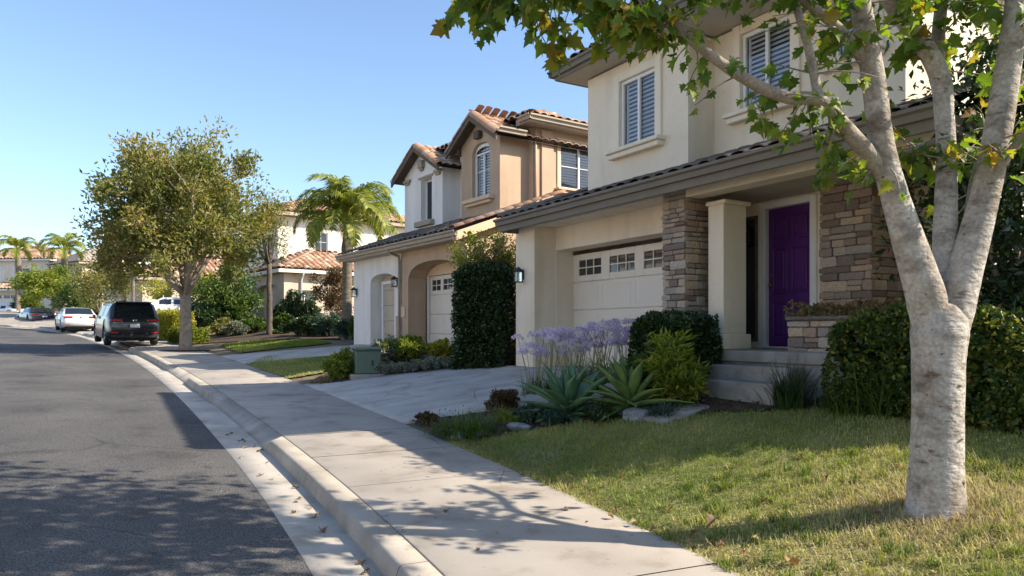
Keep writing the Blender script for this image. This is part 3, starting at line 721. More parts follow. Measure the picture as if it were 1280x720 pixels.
def stones(par, M, a0, a1, z0, z1, seed=1, hmin=0.06, hmax=0.15, wmin=0.13, wmax=0.42, proud=0.05):
    rr = random.Random(seed); z = z0
    while z < z1 - 0.02:
        h = min(rr.uniform(hmin, hmax), z1 - z)
        if z1 - z - h < 0.05: h = z1 - z
        a = a0 + 0.0
        while a < a1 - 0.02:
            w = rr.uniform(wmin, wmax)
            if a1 - a - w < 0.1: w = a1 - a
            hs = [(z, h)]
            if h > 0.13 and w < 0.3 and rr.random() < 0.35: hs = [(z, h * 0.48), (z + h * 0.5, h * 0.5)]
            for (zz, hh) in hs:
                g = 0.006; d = proud * rr.uniform(0.55, 1.1)
                P, Q = M(a + g, zz + g, -d), M(a + w - g, zz + hh - g, 0.05)
                o = bpy.data.objects.new("stone", rr.choice(STONES)); col.objects.link(o); o.parent = par
                X = Vector(M(1, 0, 0)) - Vector(M(0, 0, 0)); Tn = Vector(M(0, 0, 1)) - Vector(M(0, 0, 0))
                m = Matrix((X, Tn, Vector((0, 0, 1)))).transposed() @ Matrix.Diagonal((w - 2 * g, d + 0.05, hh - 2 * g))
                m4 = m.to_4x4(); m4.translation = Vector(P); o.matrix_local = m4
            a += w
        z += h
def lantern(par, M0, a0_, z0_, s=0.72):
    M = lambda a, z, t: M0(a0_ + a * s, z0_ + z * s, t * s)
    a = z = 0.0
    """wall lantern: back plate, arm, cage with four bars, roof, glass"""
    mb = MB(); bar(mb, M, a - 0.05, a + 0.05, z - 0.14, z + 0.14, -0.02, 0.0)
    bar(mb, M, a - 0.012, a + 0.012, z + 0.10, z + 0.125, -0.16, -0.02)
    w = 0.085
    for sx in (-1, 1):
        for t in (-0.075, -0.245):
            bar(mb, M, a + sx * w - 0.009, a + sx * w + 0.009, z - 0.2, z + 0.08, t - 0.009, t + 0.009)
    bar(mb, M, a - 0.1, a + 0.1, z - 0.225, z - 0.2, -0.26, -0.06); bar(mb, M, a - 0.11, a + 0.11, z + 0.08, z + 0.1, -0.27, -0.05)
    b = len(mb.v); top = M(a, z + 0.22, -0.16)
    c = [M(a - 0.11, z + 0.1, -0.27), M(a + 0.11, z + 0.1, -0.27), M(a + 0.11, z + 0.1, -0.05), M(a - 0.11, z + 0.1, -0.05), top]
    mb.add(c, [(0, 1, 4), (1, 2, 4), (2, 3, 4), (3, 0, 4)])
    o = mb.build("wall_lantern", 'black_metal', par)
    g = MB(); bar(g, M, a - 0.07, a + 0.07, z - 0.195, z + 0.075, -0.235, -0.085); g.build("lantern_glass", 'glass', o)
    return o
def garage_door(par, M, a0, a1, z0, z1, t, rows=4, cols=8, win_cols=None, paint='garage_paint', wgrid=(2, 1)):
    d = MB(); bar(d, M, a0, a1, z0, z1, t + 0.03, t + 0.07); door = d.build("garage_door", paint, par)
    rh = (z1 - z0) / rows
    wc = win_cols or []
    for r in range(rows):
        za, zb = z0 + r * rh + 0.006, z0 + (r + 1) * rh - 0.006
        p = MB()
        if r == rows - 1 and wc:
            cuts = sorted(wc)
            edges = [a0] + [x for w in cuts for x in w] + [a1]
            for k in range(0, len(edges), 2): bar(p, M, edges[k] + 0.002, edges[k + 1] - 0.002, za, zb, t, t + 0.029, 0.008)
            for (x0, x1) in cuts:
                bar(p, M, x0, x1, za, za + rh * 0.22, t + 0.001, t + 0.029); bar(p, M, x0, x1, zb - rh * 0.22, zb, t + 0.001, t + 0.029)
        else:
            bar(p, M, a0, a1, za, zb, t, t + 0.029, 0.008)
            cw = (a1 - a0) / cols
            for c in range(cols):
                c0, c1 = a0 + c * cw + 0.06, a0 + (c + 1) * cw - 0.06
                for (q0, q1, w0, w1) in ((c0, c1, za + 0.07, za + 0.085), (c0, c1, zb - 0.085, zb - 0.07), (c0, c0 + 0.015, za + 0.085, zb - 0.085), (c1 - 0.015, c1, za + 0.085, zb - 0.085)):
                    bar(p, M, q0, q1, w0, w1, t - 0.004, t + 0.002, 0.001)
        p.build("panel", paint, door)
    za, zb = z1 - rh + 0.006 + rh * 0.22, z1 - 0.006 - rh * 0.22
    for (x0, x1) in wc:
        f = MB()
        for k in range(1, wgrid[0] + 1): c = x0 + (x1 - x0) * k / (wgrid[0] + 1); bar(f, M, c - 0.012, c + 0.012, za, zb, t + 0.004, t + 0.022, 0.003)
        for k in range(1, wgrid[1] + 1): c = za + (zb - za) * k / (wgrid[1] + 1); bar(f, M, x0, x1, c - 0.012, c + 0.012, t + 0.005, t + 0.023, 0.003)
        f.build("muntin", paint, door)
        nx = wgrid[0] + 1; ny = wgrid[1] + 1
        for i in range(nx):
            for j in range(ny):
                g = MB(); bx0, bx1 = x0 + (x1 - x0) * i / nx, x0 + (x1 - x0) * (i + 1) / nx; bz0, bz1 = za + (zb - za) * j / ny, za + (zb - za) * (j + 1) / ny
                tl = random.uniform(-0.004, 0.004)
                g.add([M(bx0, bz0, t + 0.0245), M(bx1, bz0, t + 0.0245 + tl), M(bx1, bz1, t + 0.0245 + tl), M(bx0, bz1, t + 0.0245)], [(0, 1, 2, 3)]); g.build("pane", 'glass_dark', door)
    return door
def gutter_run(mb, P0, P1, out, h=0.13, d=0.12):
    """K-style gutter between two points (top back edge), out = outward unit vector"""
    P0, P1, o = Vector(P0), Vector(P1), Vector(out)
    prof = [(0, 0), (0, -h), (d * 0.55, -h), (d * 0.62, -h * 0.45), (d, -h * 0.3), (d, 0), (d - 0.012, 0), (d - 0.012, -h * 0.25), (0.01, -h * 0.9)]
    n = len(prof)
    vs = [tuple(P + o * a + Vector((0, 0, b))) for P in (P0, P1) for a, b in prof]
    mb.add(vs, [(i, (i + 1) % n, (i + 1) % n + n, i + n) for i in range(n)] + [tuple(range(n))[::-1], tuple(range(n, 2 * n))])

# ------------------------------------------------------------------ house with the purple door
h1 = emp("house", (*O1, Z1), RZ1, "cream two-storey house with purple front door, stone pillar and brown tiled roof", "house", "houses along the street")
MBx = MB
w = MB()
w.box(0.0, 0.0, -0.6, 0.7, 0.52, 2.72)                                     # left garage pier
wall(w, MF(0.5), 0.7, 4.5, -0.2, 2.8, [(0.62 + 0.1, 4.42, -0.2, 2.27)], 0.42)
wall(w, ML(0.001), 0.52, 9.0, -0.6, 2.9)
w.add([(0, 9, -0.6), (8.3, 9, -0.6), (8.3, 9, 5.5), (0, 9, 5.5)], [(0, 1, 2, 3)])
wall(w, MR(4.42), 0.55, 1.6, -0.2, 2.8)
w.build("wall", 'stucco_cream', h1)
w = MB(); w.bbox(0.701, 0.0, 2.72, 4.36, 0.5, 2.92, 0.012); w.bbox(4.82, 0.02, 2.64, 8.5, 0.34, 2.9, 0.012); w.bbox(0.0, 0.001, 2.721, 0.7, 0.5, 2.92, 0.01)
w.build("beam", 'stucco_trim', h1)
w = MB(); w.add([(0.1, -0.4, 2.88), (8.7, -0.4, 2.88), (8.7, 0.02, 2.88), (0.1, 0.02, 2.88)], [(0, 1, 2, 3)])
w.add([(0.7, 0.5, 2.73), (4.5, 0.5, 2.73), (4.5, -0.0, 2.73), (0.7, 0.0, 2.73)], [(0, 1, 2, 3)])
w.add([(4.5, 0.3, 2.70), (8.7, 0.3, 2.70), (8.7, 2.4, 2.70), (4.5, 2.4, 2.70)], [(0, 1, 2, 3)])
w.build("soffit", 'soffit', h1)
garage_door(h1, MF(0), 0.62, 4.5, -0.03, 2.2, 0.92, 4, 4, [(0.9, 1.62), (1.88, 2.6), (2.86, 3.58), (3.84, 4.36)])
lantern(h1, MF(0.0), 0.28, 1.80)
# stone pillar at the garage corner
sp = MB(); sp.box(4.38, 0.04, -0.4, 4.79, 0.6, 2.86); sp = sp.build("stone_pillar", 'mortar', h1)
stones(sp, MF(0.04), 4.34, 4.83, -0.3, 2.86, 3, wmin=0.12, wmax=0.3); stones(sp, MR(4.79), 0.02, 0.64, -0.3, 2.86, 4, wmin=0.12, wmax=0.34)
stones(sp, ML(4.38), 0.06, 0.5, -0.3, 2.86, 5, wmin=0.12, wmax=0.3)
# porch: column, floor, steps, walls, door
c = MB(); c.bbox(5.0, 0.3, 0.62, 5.3, 0.78, 2.5, 0.012); c.bbox(4.95, 0.25, 0.4, 5.35, 0.83, 0.62, 0.015); c.bbox(4.97, 0.27, 2.5, 5.36, 0.82, 2.56, 0.015)
c.build("column", 'stucco_trim', h1)
fl = MB(); fl.bbox(4.83, -0.05, 0.25, 9.0, 2.4, 0.40, 0.012); fl.box(4.86, 0.0, -0.7, 8.9, 2.4, 0.249)
fl.build("porch_floor", 'step_concrete', h1)
for k in range(2):
    st = MB(); st.bbox(5.55, -0.34 - 0.29 * k + 0.002, -0.7, 6.95, -0.05 - 0.29 * k - 0.001, 0.40 - 0.185 * (k + 1), 0.015)
    st.build("step", 'step_concrete', h1)
w = MB()
wall(w, MF(1.6), 4.42, 6.1, 0.3, 2.8, [(4.84, 5.89, 0.3, 2.68)], 0.12)
wall(w, MF(2.4), 6.8, 8.2, 0.0, 2.8); wall(w, MR(8.2), 2.4, 9.0, -0.6, 2.95)
w.build("porch_wall", 'stucco_cream', h1)
fr = MB()
for (a0, a1, z0, z1) in ((4.84, 4.96, 0.41, 2.68), (5.77, 5.89, 0.41, 2.68), (4.961, 5.769, 2.57, 2.68)): bar(fr, MF(1.6), a0, a1, z0, z1, -0.03, 0.1, 0.012)
bar(fr, MF(1.6), 4.84, 5.89, 0.40, 0.425, -0.06, 0.1, 0.006)
fr.build("door_frame", 'white_paint', h1)
dr = MB(); bar(dr, MF(1.6), 4.965, 5.765, 0.43, 2.565, 0.055, 0.1, 0.004)
dr = dr.build("front_door", 'purple_paint', h1)
for (z0, z1) in ((0.55, 1.12), (1.25, 1.95), (2.07, 2.45)):
    for (a0, a1) in ((5.05, 5.33), (5.40, 5.68)):
        p = MB(); M = MF(1.6)
        for (q0, q1, w0, w1) in ((a0, a1, z0, z0 + 0.03), (a0, a1, z1 - 0.03, z1), (a0, a0 + 0.03, z0 + 0.03, z1 - 0.03), (a1 - 0.03, a1, z0 + 0.03, z1 - 0.03)): bar(p, M, q0, q1, w0, w1, 0.028, 0.056, 0.01)
        bar(p, M, a0 + 0.06, a1 - 0.06, z0 + 0.06, z1 - 0.06, 0.034, 0.056, 0.012)
        p.build("panel", 'purple_paint', dr)
hd = MB(); hd.lathe([(0.0, -0.07), (0.028, -0.065), (0.032, -0.045), (0.022, -0.02), (0.012, -0.012), (0.03, -0.004), (0.03, 0.0)], (5.035, 1.655, 1.38), 12, axis='y')
hd.lathe([(0.0, -0.02), (0.026, -0.018), (0.028, 0.0)], (5.035, 1.655, 1.53), 12, axis='y'); hd.build("door_knob", 'brass', dr)
sd = MB(); bar(sd, MF(1.6), 4.5, 4.8, 0.5, 2.5, -0.02, 0.02); sd = sd.build("sidelight_frame", 'wood_dark', h1)
g = MB(); g.add([(4.54, 1.57, 0.55), (4.76, 1.57, 0.55), (4.76, 1.57, 2.45), (4.54, 1.57, 2.45)], [(0, 1, 2, 3)]); g.build("pane", 'glass_dark', sd)
lantern(h1, MF(1.575), 4.62, 2.2)
# stone wall beside the door, low stone wall at the porch
sw = MB(); sw.box(6.1, 1.44, 0.3, 6.82, 2.4, 2.7); sw = sw.build("stone_wall", 'mortar', h1)
stones(sw, MF(1.44), 6.06, 6.87, 0.3, 2.68, 8, 0.07, 0.16, 0.16, 0.5); stones(sw, MR(6.82), 1.42, 2.4, 0.3, 2.68, 9, 0.07, 0.16, 0.16, 0.5)
lw = MB(); lw.box(6.52, 0.24, -0.3, 8.6, 0.52, 0.80); lw.bbox(6.46, 0.18, 0.80, 8.7, 0.58, 0.85, 0.012); lw = lw.build("low_stone_wall", 'mortar', h1)
stones(lw, MF(0.24), 6.48, 8.6, 0.1, 0.79, 12, 0.07, 0.14, 0.14, 0.36); stones(lw, ML(6.52), 0.22, 0.52, 0.3, 0.79, 13, 0.085, 0.17, 0.12, 0.3)
# lower roof: eave at y=-0.42
PT = 0.34
def lz(v): return 2.885 + (v + 0.42) * PT
fa = MB(); fa.bbox(0.08, -0.44, 2.64, 8.76, -0.40, 2.86, 0.006); fa.bbox(0.06, -0.399, 2.64, 0.10, 2.2, 2.84, 0.006); fa.bbox(8.72, -0.399, 2.64, 8.76, 1.0, 2.84, 0.006)
fa.build("fascia", 'fascia', h1)
gm = MB(); gutter_run(gm, (0.04, -0.441, 2.885), (8.80, -0.441, 2.885), (0, -1, 0)); gm.build("gutter", 'fascia', h1)
def plane_deck(name, pts, par=None):
    return quadmesh(name, [pts], 'roof_under', par or h1)
r1 = plane_deck("lower_roof", [(0.06, -0.46, 2.875), (8.78, -0.46, 2.875), (8.78, 1.32, lz(1.30)), (1.48, 1.32, lz(1.30)), (1.48, 1.0, lz(1.0))])
U1 = Vector((0, 1, PT)).normalized()
tiles(r1, (0.06, -0.50, 2.885), (1, 0, 0), U1, 8.72, 1.95, clip=lambda a, l: a > l * 0.93 - 0.1, single='tile_brown', mass='tile_brown_mass', tw=0.29, flat=0.5)
plane_deck("hip_roof", [(0.06, -0.46, 2.87), (1.48, 0.96, lz(0.96)), (1.48, 8.9, lz(0.96)), (0.06, 8.9, 2.87)])
caps(r1, (0.08, -0.44, 2.93), (1.45, 0.93, lz(0.93) + 0.07), 'tile_brown')
caps(r1, (8.74, -0.5, 2.90), (8.74, 1.28, lz(1.28) + 0.02), 'tile_brown', sc=0.85)
# upper floor
w = MB()
wall(w, MF(0.72), 1.48, 4.16, 2.9, 5.46, [(2.42, 3.44, 3.88, 5.18)], 0.09)
wall(w, MR(4.16), 0.72, 1.3, 2.9, 5.46)
wall(w, MF(1.3), 4.16, 7.4, 2.9, 5.46, [(4.7, 5.72, 4.06, 5.36), (6.35, 7.0, 4.35, 5.30)], 0.09)
wall(w, ML(1.48), 0.72, 9.0, 2.5, 5.46); wall(w, MR(7.4), 1.3, 9.0, 2.5, 5.46)
w.build("upper_wall", 'stucco_cream', h1)
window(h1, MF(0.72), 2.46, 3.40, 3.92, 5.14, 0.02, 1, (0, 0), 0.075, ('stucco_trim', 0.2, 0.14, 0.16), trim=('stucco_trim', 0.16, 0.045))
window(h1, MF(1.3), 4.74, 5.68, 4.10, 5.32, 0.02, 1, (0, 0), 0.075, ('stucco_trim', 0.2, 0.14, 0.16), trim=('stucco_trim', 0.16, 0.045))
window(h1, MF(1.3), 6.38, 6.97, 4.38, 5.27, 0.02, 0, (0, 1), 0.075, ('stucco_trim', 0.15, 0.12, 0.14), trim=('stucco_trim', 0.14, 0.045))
EU, E0, E1, EV0, EV1 = 5.48, 1.08, 7.85, 0.22, 9.4
fa = MB(); fa.bbox(E0, EV0, EU, E1, EV0 + 0.04, EU + 0.17, 0.006); fa.bbox(E0, EV0 + 0.041, EU, E0 + 0.04, EV1, EU + 0.17, 0.006); fa.bbox(E1 - 0.04, EV0 + 0.041, EU, E1, EV1, EU + 0.17, 0.006)
fa.build("upper_fascia", 'fascia', h1)
gm = MB(); gutter_run(gm, (E0 - 0.03, EV0, EU + 0.19), (E1, EV0, EU + 0.19), (0, -1, 0)); gutter_run(gm, (E0, EV1, EU + 0.19), (E0, EV0 - 0.1, EU + 0.19), (-1, 0, 0)); gm.build("upper_gutter", 'fascia', h1)
quadmesh("upper_soffit", [[(E0 + 0.03, EV0 + 0.03, EU + 0.01), (E1 - 0.03, EV0 + 0.03, EU + 0.01), (E1 - 0.03, EV1, EU + 0.01), (E0 + 0.03, EV1, EU + 0.01)]], 'soffit', h1)
hw = (EV1 - EV0) / 2; PU = 0.36; RZt = EU + 0.19 + hw * PU
A, B, C_, D_ = (E0 - 0.04, EV0 - 0.05, EU + 0.175), (E1 + 0.04, EV0 - 0.05, EU + 0.175), (E1 + 0.04, EV1 + 0.05, EU + 0.175), (E0 - 0.04, EV1 + 0.05, EU + 0.175)
Rg0, Rg1 = (E0 + hw, EV0 + hw, RZt), (E1 - hw + 0.2, EV0 + hw, RZt)
r2 = quadmesh("upper_roof", [[A, B, Rg1, Rg0], [D_, A, Rg0], [B, C_, Rg1], [C_, D_, Rg0, Rg1]], 'roof_under', h1)
UU = Vector((0, 1, PU)).normalized(); wdt = E1 - E0 + 0.1; ln = hw / UU.y
tiles(r2, (E0 - 0.05, EV0 - 0.10, EU + 0.19), (1, 0, 0), UU, wdt, ln, clip=lambda a, l: l * UU.y < a + 0.05 and l * UU.y < wdt - a + 0.05, single='tile_brown', mass='tile_brown_mass', tw=0.29, max_single_row=5, flat=0.55)
tiles(r2, (E0 - 0.09, EV1, EU + 0.19), (0, -1, 0), Vector((1, 0, PU)), EV1 - EV0 + 0.1, ln, clip=lambda a, l: l * UU.y < a + 0.05 and l * UU.y < (EV1 - EV0 + 0.1) - a + 0.05, mass='tile_brown_mass', tw=0.29, flat=0.55)
caps(r2, (A[0], A[1], A[2] + 0.06), (Rg0[0], Rg0[1], Rg0[2] + 0.08), 'tile_brown')

# ------------------------------------------------------------------ tan and white house
h2 = emp("house", (*O2, Z2), RZ2, "two-storey house half white half tan with two gables and clay tiles", "house", "houses along the street")
def Z(z): return z - Z2
w = MB(); wall(w, MF(0), -6.4, -3.09, -0.8, Z(3.85), [(-5.14, -3.5, -0.8, Z(3.3), 0.22)], 0.35)
wall(w, ML(-6.4), 0, 9, -0.8, Z(3.85)); w.build("wall", 'stucco_white', h2)
w = MB(); wall(w, MF(0), -3.09, 0.45, -0.8, Z(3.85), [(-2.65, 0.05, -0.8, Z(3.45), 0.38)], 0.55)
w.add([(0.45, 0, -0.8), (0.45, 9, -0.8), (0.45, 9, Z(5.0)), (0.45, 3.0, Z(5.0)), (0.45, 0, Z(3.9))], [(0, 1, 2, 3, 4)]); w.add([(-6.4, 9, -0.8), (0.45, 9, -0.8), (0.45, 9, 5.8), (-6.4, 9, 5.8)], [(0, 1, 2, 3)]); w.build("tan_wall", 'stucco_tan', h2)
garage_door(h2, MF(0), -5.16, -3.48, -0.2, Z(3.3), 0.36, 5, 4, [], 'garage_paint_tan')
f = MB(); bar(f, MF(0), -5.02, -4.92, -0.2, Z(3.12), 0.30, 0.37); bar(f, MF(0), -4.919, -3.52, Z(3.02), Z(3.12), 0.30, 0.37); f.build("garage_trim", 'white_paint', h2)
garage_door(h2, MF(0), -2.55, 0.0, -0.2, Z(3.14), 0.62, 4, 4, [(-2.42, -1.95), (-1.8, -1.33), (-1.2, -0.73), (-0.6, -0.13)], 'garage_paint', (1, 1))
quadmesh("garage_lintel", [[(-2.66, 0.56, Z(3.14)), (0.06, 0.56, Z(3.14)), (0.06, 0.56, Z(3.6)), (-2.66, 0.56, Z(3.6))]], 'stucco_tan_trim', h2)
f = MB(); bar(f, MF(0), -2.62, -2.52, -0.2, Z(3.14), 0.565, 0.615); f.build("garage_trim", 'garage_paint', h2)
lantern(h2, MF(0.0), -3.28, Z(3.02)); lantern(h2, MF(0.0), -6.15, Z(2.85))
f = MB(); bar(f, MF(0), -3.36, -3.12, -0.8, Z(2.05), -0.03, 0.0, 0.01); f.build("pier_base", 'fascia_tan', h2)
f = MB(); bar(f, MF(0), -3.05, -2.8, Z(2.0), Z(2.3), -0.03, 0.0); f.build("meter_plate", 'stucco_tan_trim', h2)
# gutters, downpipe, garage roof
P2 = 0.37
f = MB(); f.bbox(-6.62, -0.42, Z(3.78), 0.70, -0.38, Z(3.95), 0.006); f.build("fascia", 'fascia_tan', h2)
gm = MB(); gutter_run(gm, (-6.66, -0.421, Z(3.98)), (0.72, -0.421, Z(3.98)), (0, -1, 0)); gm.build("gutter", 'fascia_tan', h2)
dp = MB(); dp.tube([(-3.0, -0.45, Z(3.87)), (-3.0, -0.42, Z(3.78)), (-3.06, -0.08, Z(3.70)), (-3.07, -0.06, Z(3.55)), (-3.07, -0.06, -0.6)], 0.038, 8); dp.build("downpipe", 'fascia_tan', h2)
dp = MB(); dp.tube([(0.5, -0.42, Z(3.87)), (0.5, -0.38, Z(3.78)), (0.52, -0.06, Z(3.66)), (0.52, 0.02, Z(3.4)), (0.52, 0.02, -0.5)], 0.038, 8); dp.build("downpipe", 'stucco_tan_trim', h2)
quadmesh("soffit", [[(-6.6, -0.4, Z(3.80)), (0.68, -0.4, Z(3.80)), (0.68, 0.01, Z(3.80)), (-6.6, 0.01, Z(3.80))]], 'soffit', h2)
def gz2(v): return Z(3.97) + (v + 0.42) * P2
r = quadmesh("lower_roof", [[(-6.64, -0.44, gz2(-0.44)), (0.70, -0.44, gz2(-0.44)), (0.70, 3.0, gz2(3.0)), (-6.64, 3.0, gz2(3.0))]], 'roof_under', h2)
UL = Vector((0, 1, P2)).normalized()
tiles(r, (-6.64, -0.48, Z(3.99)), (1, 0, 0), UL, 7.2, 2.5, mass='tile_brown_mass', single=None, tw=0.27, sc=0.95, flat=0.6)
caps(r, (0.62, -0.52, Z(4.02)), (0.62, 2.6, gz2(2.6) + 0.06), 'tile_clay', name="rake_tile", tl=0.3, sc=1.25)
f = MB(); f.prism([(-0.44, gz2(-0.44) - 0.22), (2.6, gz2(2.6) - 0.22), (2.6, gz2(2.6) - 0.01), (-0.44, gz2(-0.44) - 0.01)], lambda a, b, t: (t, a, b), 0.66, 0.71); f.build("rake_board", 'stucco_tan_trim', h2)
# white gable
def gable(par, u0, u1, v, v1, zb, ze, zr, wallmat, ov=0.32, ops=(), tile='tile_clay', t=0.22, slope_tiles=True, fm='wood_dark'):
    """front gable box from u0..u1 at depth v back to v1; ze = eave height at the wall line, zr = ridge"""
    uc = (u0 + u1) / 2; k = (zr - ze) / ((u1 - u0) / 2)
    w = MB(); wall(w, MF(v), u0, u1, zb, ze, ops, t)
    w.add([(u0, v, ze), (u1, v, ze), (uc, v, zr)], [(0, 1, 2)])
    wall(w, MR(u1), v, v1, zb, ze); wall(w, ML(u0), v, v1, zb, ze)
    w.build("gable_wall", wallmat, par)
    eL, eR = u0 - ov, u1 + ov; zE = ze - ov * k
    up = 0.07
    rf = quadmesh("gable_roof", [[(eL, v - ov, zE + up), (uc, v - ov, zr + up), (uc, v1, zr + up), (eL, v1, zE + up)], [(uc, v - ov, zr + up), (eR, v - ov, zE + up), (eR, v1, zE + up), (uc, v1, zr + up)],
                               [(eL, v - ov + 0.01, zE + up - 0.05), (uc, v - ov + 0.01, zr + up - 0.05), (uc, v1, zr + up - 0.05), (eL, v1, zE + up - 0.05)], [(uc, v - ov + 0.01, zr + up - 0.05), (eR, v - ov + 0.01, zE + up - 0.05), (eR, v1, zE + up - 0.05), (uc, v1, zr + up - 0.05)]], fm, par)
    Ur = Vector((-1, 0, k)).normalized(); Ul = Vector((1, 0, k)).normalized(); ln = math.hypot(uc - eL, zr - zE)
    tiles(rf, (eR + 0.04, v - ov, zE + up + 0.01), (0, 1, 0), Ur, v1 - v + ov, ln, mass='tile_clay_mass', tw=0.26, sc=0.92, flat=0.65)
    tiles(rf, (eL - 0.04, v1, zE + up + 0.01), (0, -1, 0), Ul, v1 - v + ov, ln, mass='tile_clay_mass', tw=0.26, sc=0.92, flat=0.65)
    caps(rf, (eR, v - ov + 0.05, zE + up + 0.03), (uc, v - ov + 0.05, zr + up + 0.06), tile, name="rake_tile", tl=0.26, up=(0, -0.6, 1), sc=1.0)
    caps(rf, (eL, v - ov + 0.05, zE + up + 0.03), (uc, v - ov + 0.05, zr + up + 0.06), tile, name="rake_tile", tl=0.26, up=(0, -0.6, 1), sc=1.0)
    caps(rf, (uc, v - ov, zr + up - 0.035), (uc, v1, zr + up - 0.035), tile, sc=0.8)
    for (ea, sg) in ((eL, 1), (eR, -1)):
        b = MB(); q = [(ea, zE - 0.10), (uc, zr - 0.10), (uc, zr + up - 0.005), (ea, zE + up - 0.005)]
        b.prism(q, lambda a, bb, tt: (a, tt, bb), v - ov - 0.02, v - ov + 0.03); b.build("barge_board", fm, rf)
    return uc, k, zE
gable(h2, -5.85, -3.4, 1.5, 4.5, Z(3.5), Z(6.52), Z(7.2), 'stucco_white', ops=[(-4.75, -4.05, Z(5.0), Z(6.28))], t=0.25)
window(h2, MF(1.5), -4.75, -4.05, Z(5.02), Z(6.27), 0.17, 0, (0, 0), 0.0, None, fw=0.05, glass='glass_dark')
f = MB(); bar(f, MF(1.5), -4.92, -3.88, Z(4.82), Z(4.98), -0.16, 0.0, 0.015); f.build("sill", 'fascia_tan', h2); f = MB(); bar(f, MF(1.5), -4.85, -3.95, Z(6.29), Z(6.36), -0.05, 0.0, 0.01); f.build("lintel", 'fascia_tan', h2)
f = MB(); bar(f, MF(1.5), -4.62 - 0.13, -4.62 + 0.13, Z(6.62), Z(6.85), -0.14, 0.0, 0.02); bar(f, MF(1.5), -4.62 - 0.09, -4.62 + 0.09, Z(6.54), Z(6.62), -0.1, 0.0, 0.02); f.build("gable_bracket", 'fascia_tan', h2)
for (ca, vv) in ((-3.62, 1.5), (-5.6, 1.5)):
    f = MB(); bar(f, MF(vv), ca - 0.2, ca + 0.2, Z(6.32), Z(6.41), -0.10, 0.0, 0.015); bar(f, MF(vv), ca - 0.12, ca + 0.12, Z(6.25), Z(6.32), -0.07, 0.0, 0.015); f.build("corbel", 'fascia_tan', h2)
# recessed link with a narrow window
w = MB(); wall(w, MF(2.1), -3.4, -1.9, Z(3.5), Z(6.9), [(-2.85, -2.35, Z(4.95), Z(6.3))], 0.12); w.build("link_wall", 'stucco_white', h2)
window(h2, MF(2.1), -2.85, -2.35, Z(4.96), Z(6.3), 0.04, 0, (0, 1), 0.075, ('fascia_tan', 0.12, 0.08, 0.14))
f = MB(); bar(f, MF(2.1), -2.95, -2.25, Z(6.31), Z(6.45), -0.06, 0.0, 0.01); f.build("lintel", 'fascia_tan', h2)
# tan gable with arched window
gable(h2, -1.98, -0.08, 1.3, 4.5, Z(3.5), Z(6.68), Z(7.25), 'stucco_tan', ops=[(-1.42, -0.55, Z(5.15), Z(6.62), 0.24)], t=0.16)
window(h2, MF(1.3), -1.42, -0.55, Z(5.17), Z(6.61), 0.10, 1, (0, 1), 0.075, None, arch=0.24)
f = MB(); bar(f, MF(1.3), -1.62, -0.40, Z(4.96), Z(5.04), -0.12, 0.0, 0.015); bar(f, MF(1.3), -1.68, -0.34, Z(5.042), Z(5.15), -0.18, 0.02, 0.015); f.build("sill", 'stucco_tan_trim', h2)
f = MB(); bar(f, MF(1.3), -1.03 - 0.13, -1.03 + 0.13, Z(6.72), Z(6.92), -0.14, 0.0, 0.02); f.build("gable_bracket", 'wood_dark', h2)
f = MB(); bar(f, MF(2.1), -2.25, -2.0, Z(6.5), Z(6.66), -0.9, 0.0, 0.02); f.build("corbel", 'wood_dark', h2)
# set-back tan side wall with wide window
w = MB(); wall(w, MF(2.2), -0.08, 0.12, Z(3.5), Z(7.15))
wall(w, MR(0.12), 2.2, 9.0, Z(3.5), Z(7.15), [(3.1, 4.45, Z(5.42), Z(6.66))], 0.1); w.build("side_wall", 'stucco_tan', h2); w = MB(); wall(w, ML(-5.85), 4.4, 9, Z(3.5), Z(7.1)); w.build("far_wall", 'stucco_white', h2)
w = MB(); bar(w, MR(0.12), 2.45, 2.85, Z(4.4), Z(6.9), -0.05, 0.0, 0.01); w.build("pilaster", 'stucco_tan', h2)
window(h2, MR(0.12), 3.1, 4.45, Z(5.43), Z(6.66), 0.03, 1, (0, 1), 0.075, ('stucco_tan_trim', 0.15, 0.12, 0.14), trim=('stucco_tan_trim', 0.12, 0.03))
dp = MB(); dp.tube([(0.16, 2.26, Z(7.0)), (0.16, 2.26, Z(4.4))], 0.035, 8); dp.build("downpipe", 'stucco_tan', h2)
m0, m1, n0, n1, ez = -6.15, 0.52, 1.85, 9.4, Z(6.92)
f = MB(); f.bbox(m1 - 0.04, n0, ez, m1, n1, ez + 0.16, 0.006); f.bbox(-0.1, n0 - 0.041, ez, m1, n0 - 0.001, ez + 0.16, 0.006); f.build("upper_fascia", 'fascia_tan', h2)
gm = MB(); gutter_run(gm, (m1, n0 - 0.1, ez + 0.18), (m1, n1, ez + 0.18), (1, 0, 0)); gutter_run(gm, (0.1, n0 - 0.04, ez + 0.18), (m1 + 0.1, n0 - 0.04, ez + 0.18), (0, -1, 0))
gutter_run(gm, (0.26, 1.0, Z(6.72)), (0.26, 1.84, Z(6.72)), (1, 0, 0)); gm.build("upper_gutter", 'fascia_tan', h2)
quadmesh("upper_soffit", [[(m0, n0, ez + 0.01), (m1 - 0.02, n0, ez + 0.01), (m1 - 0.02, n1, ez + 0.01), (m0, n1, ez + 0.01)]], 'soffit', h2)
hh = (m1 - m0) / 2; pk = 0.36; zr = ez + 0.18 + hh * pk; uc = (m0 + m1) / 2
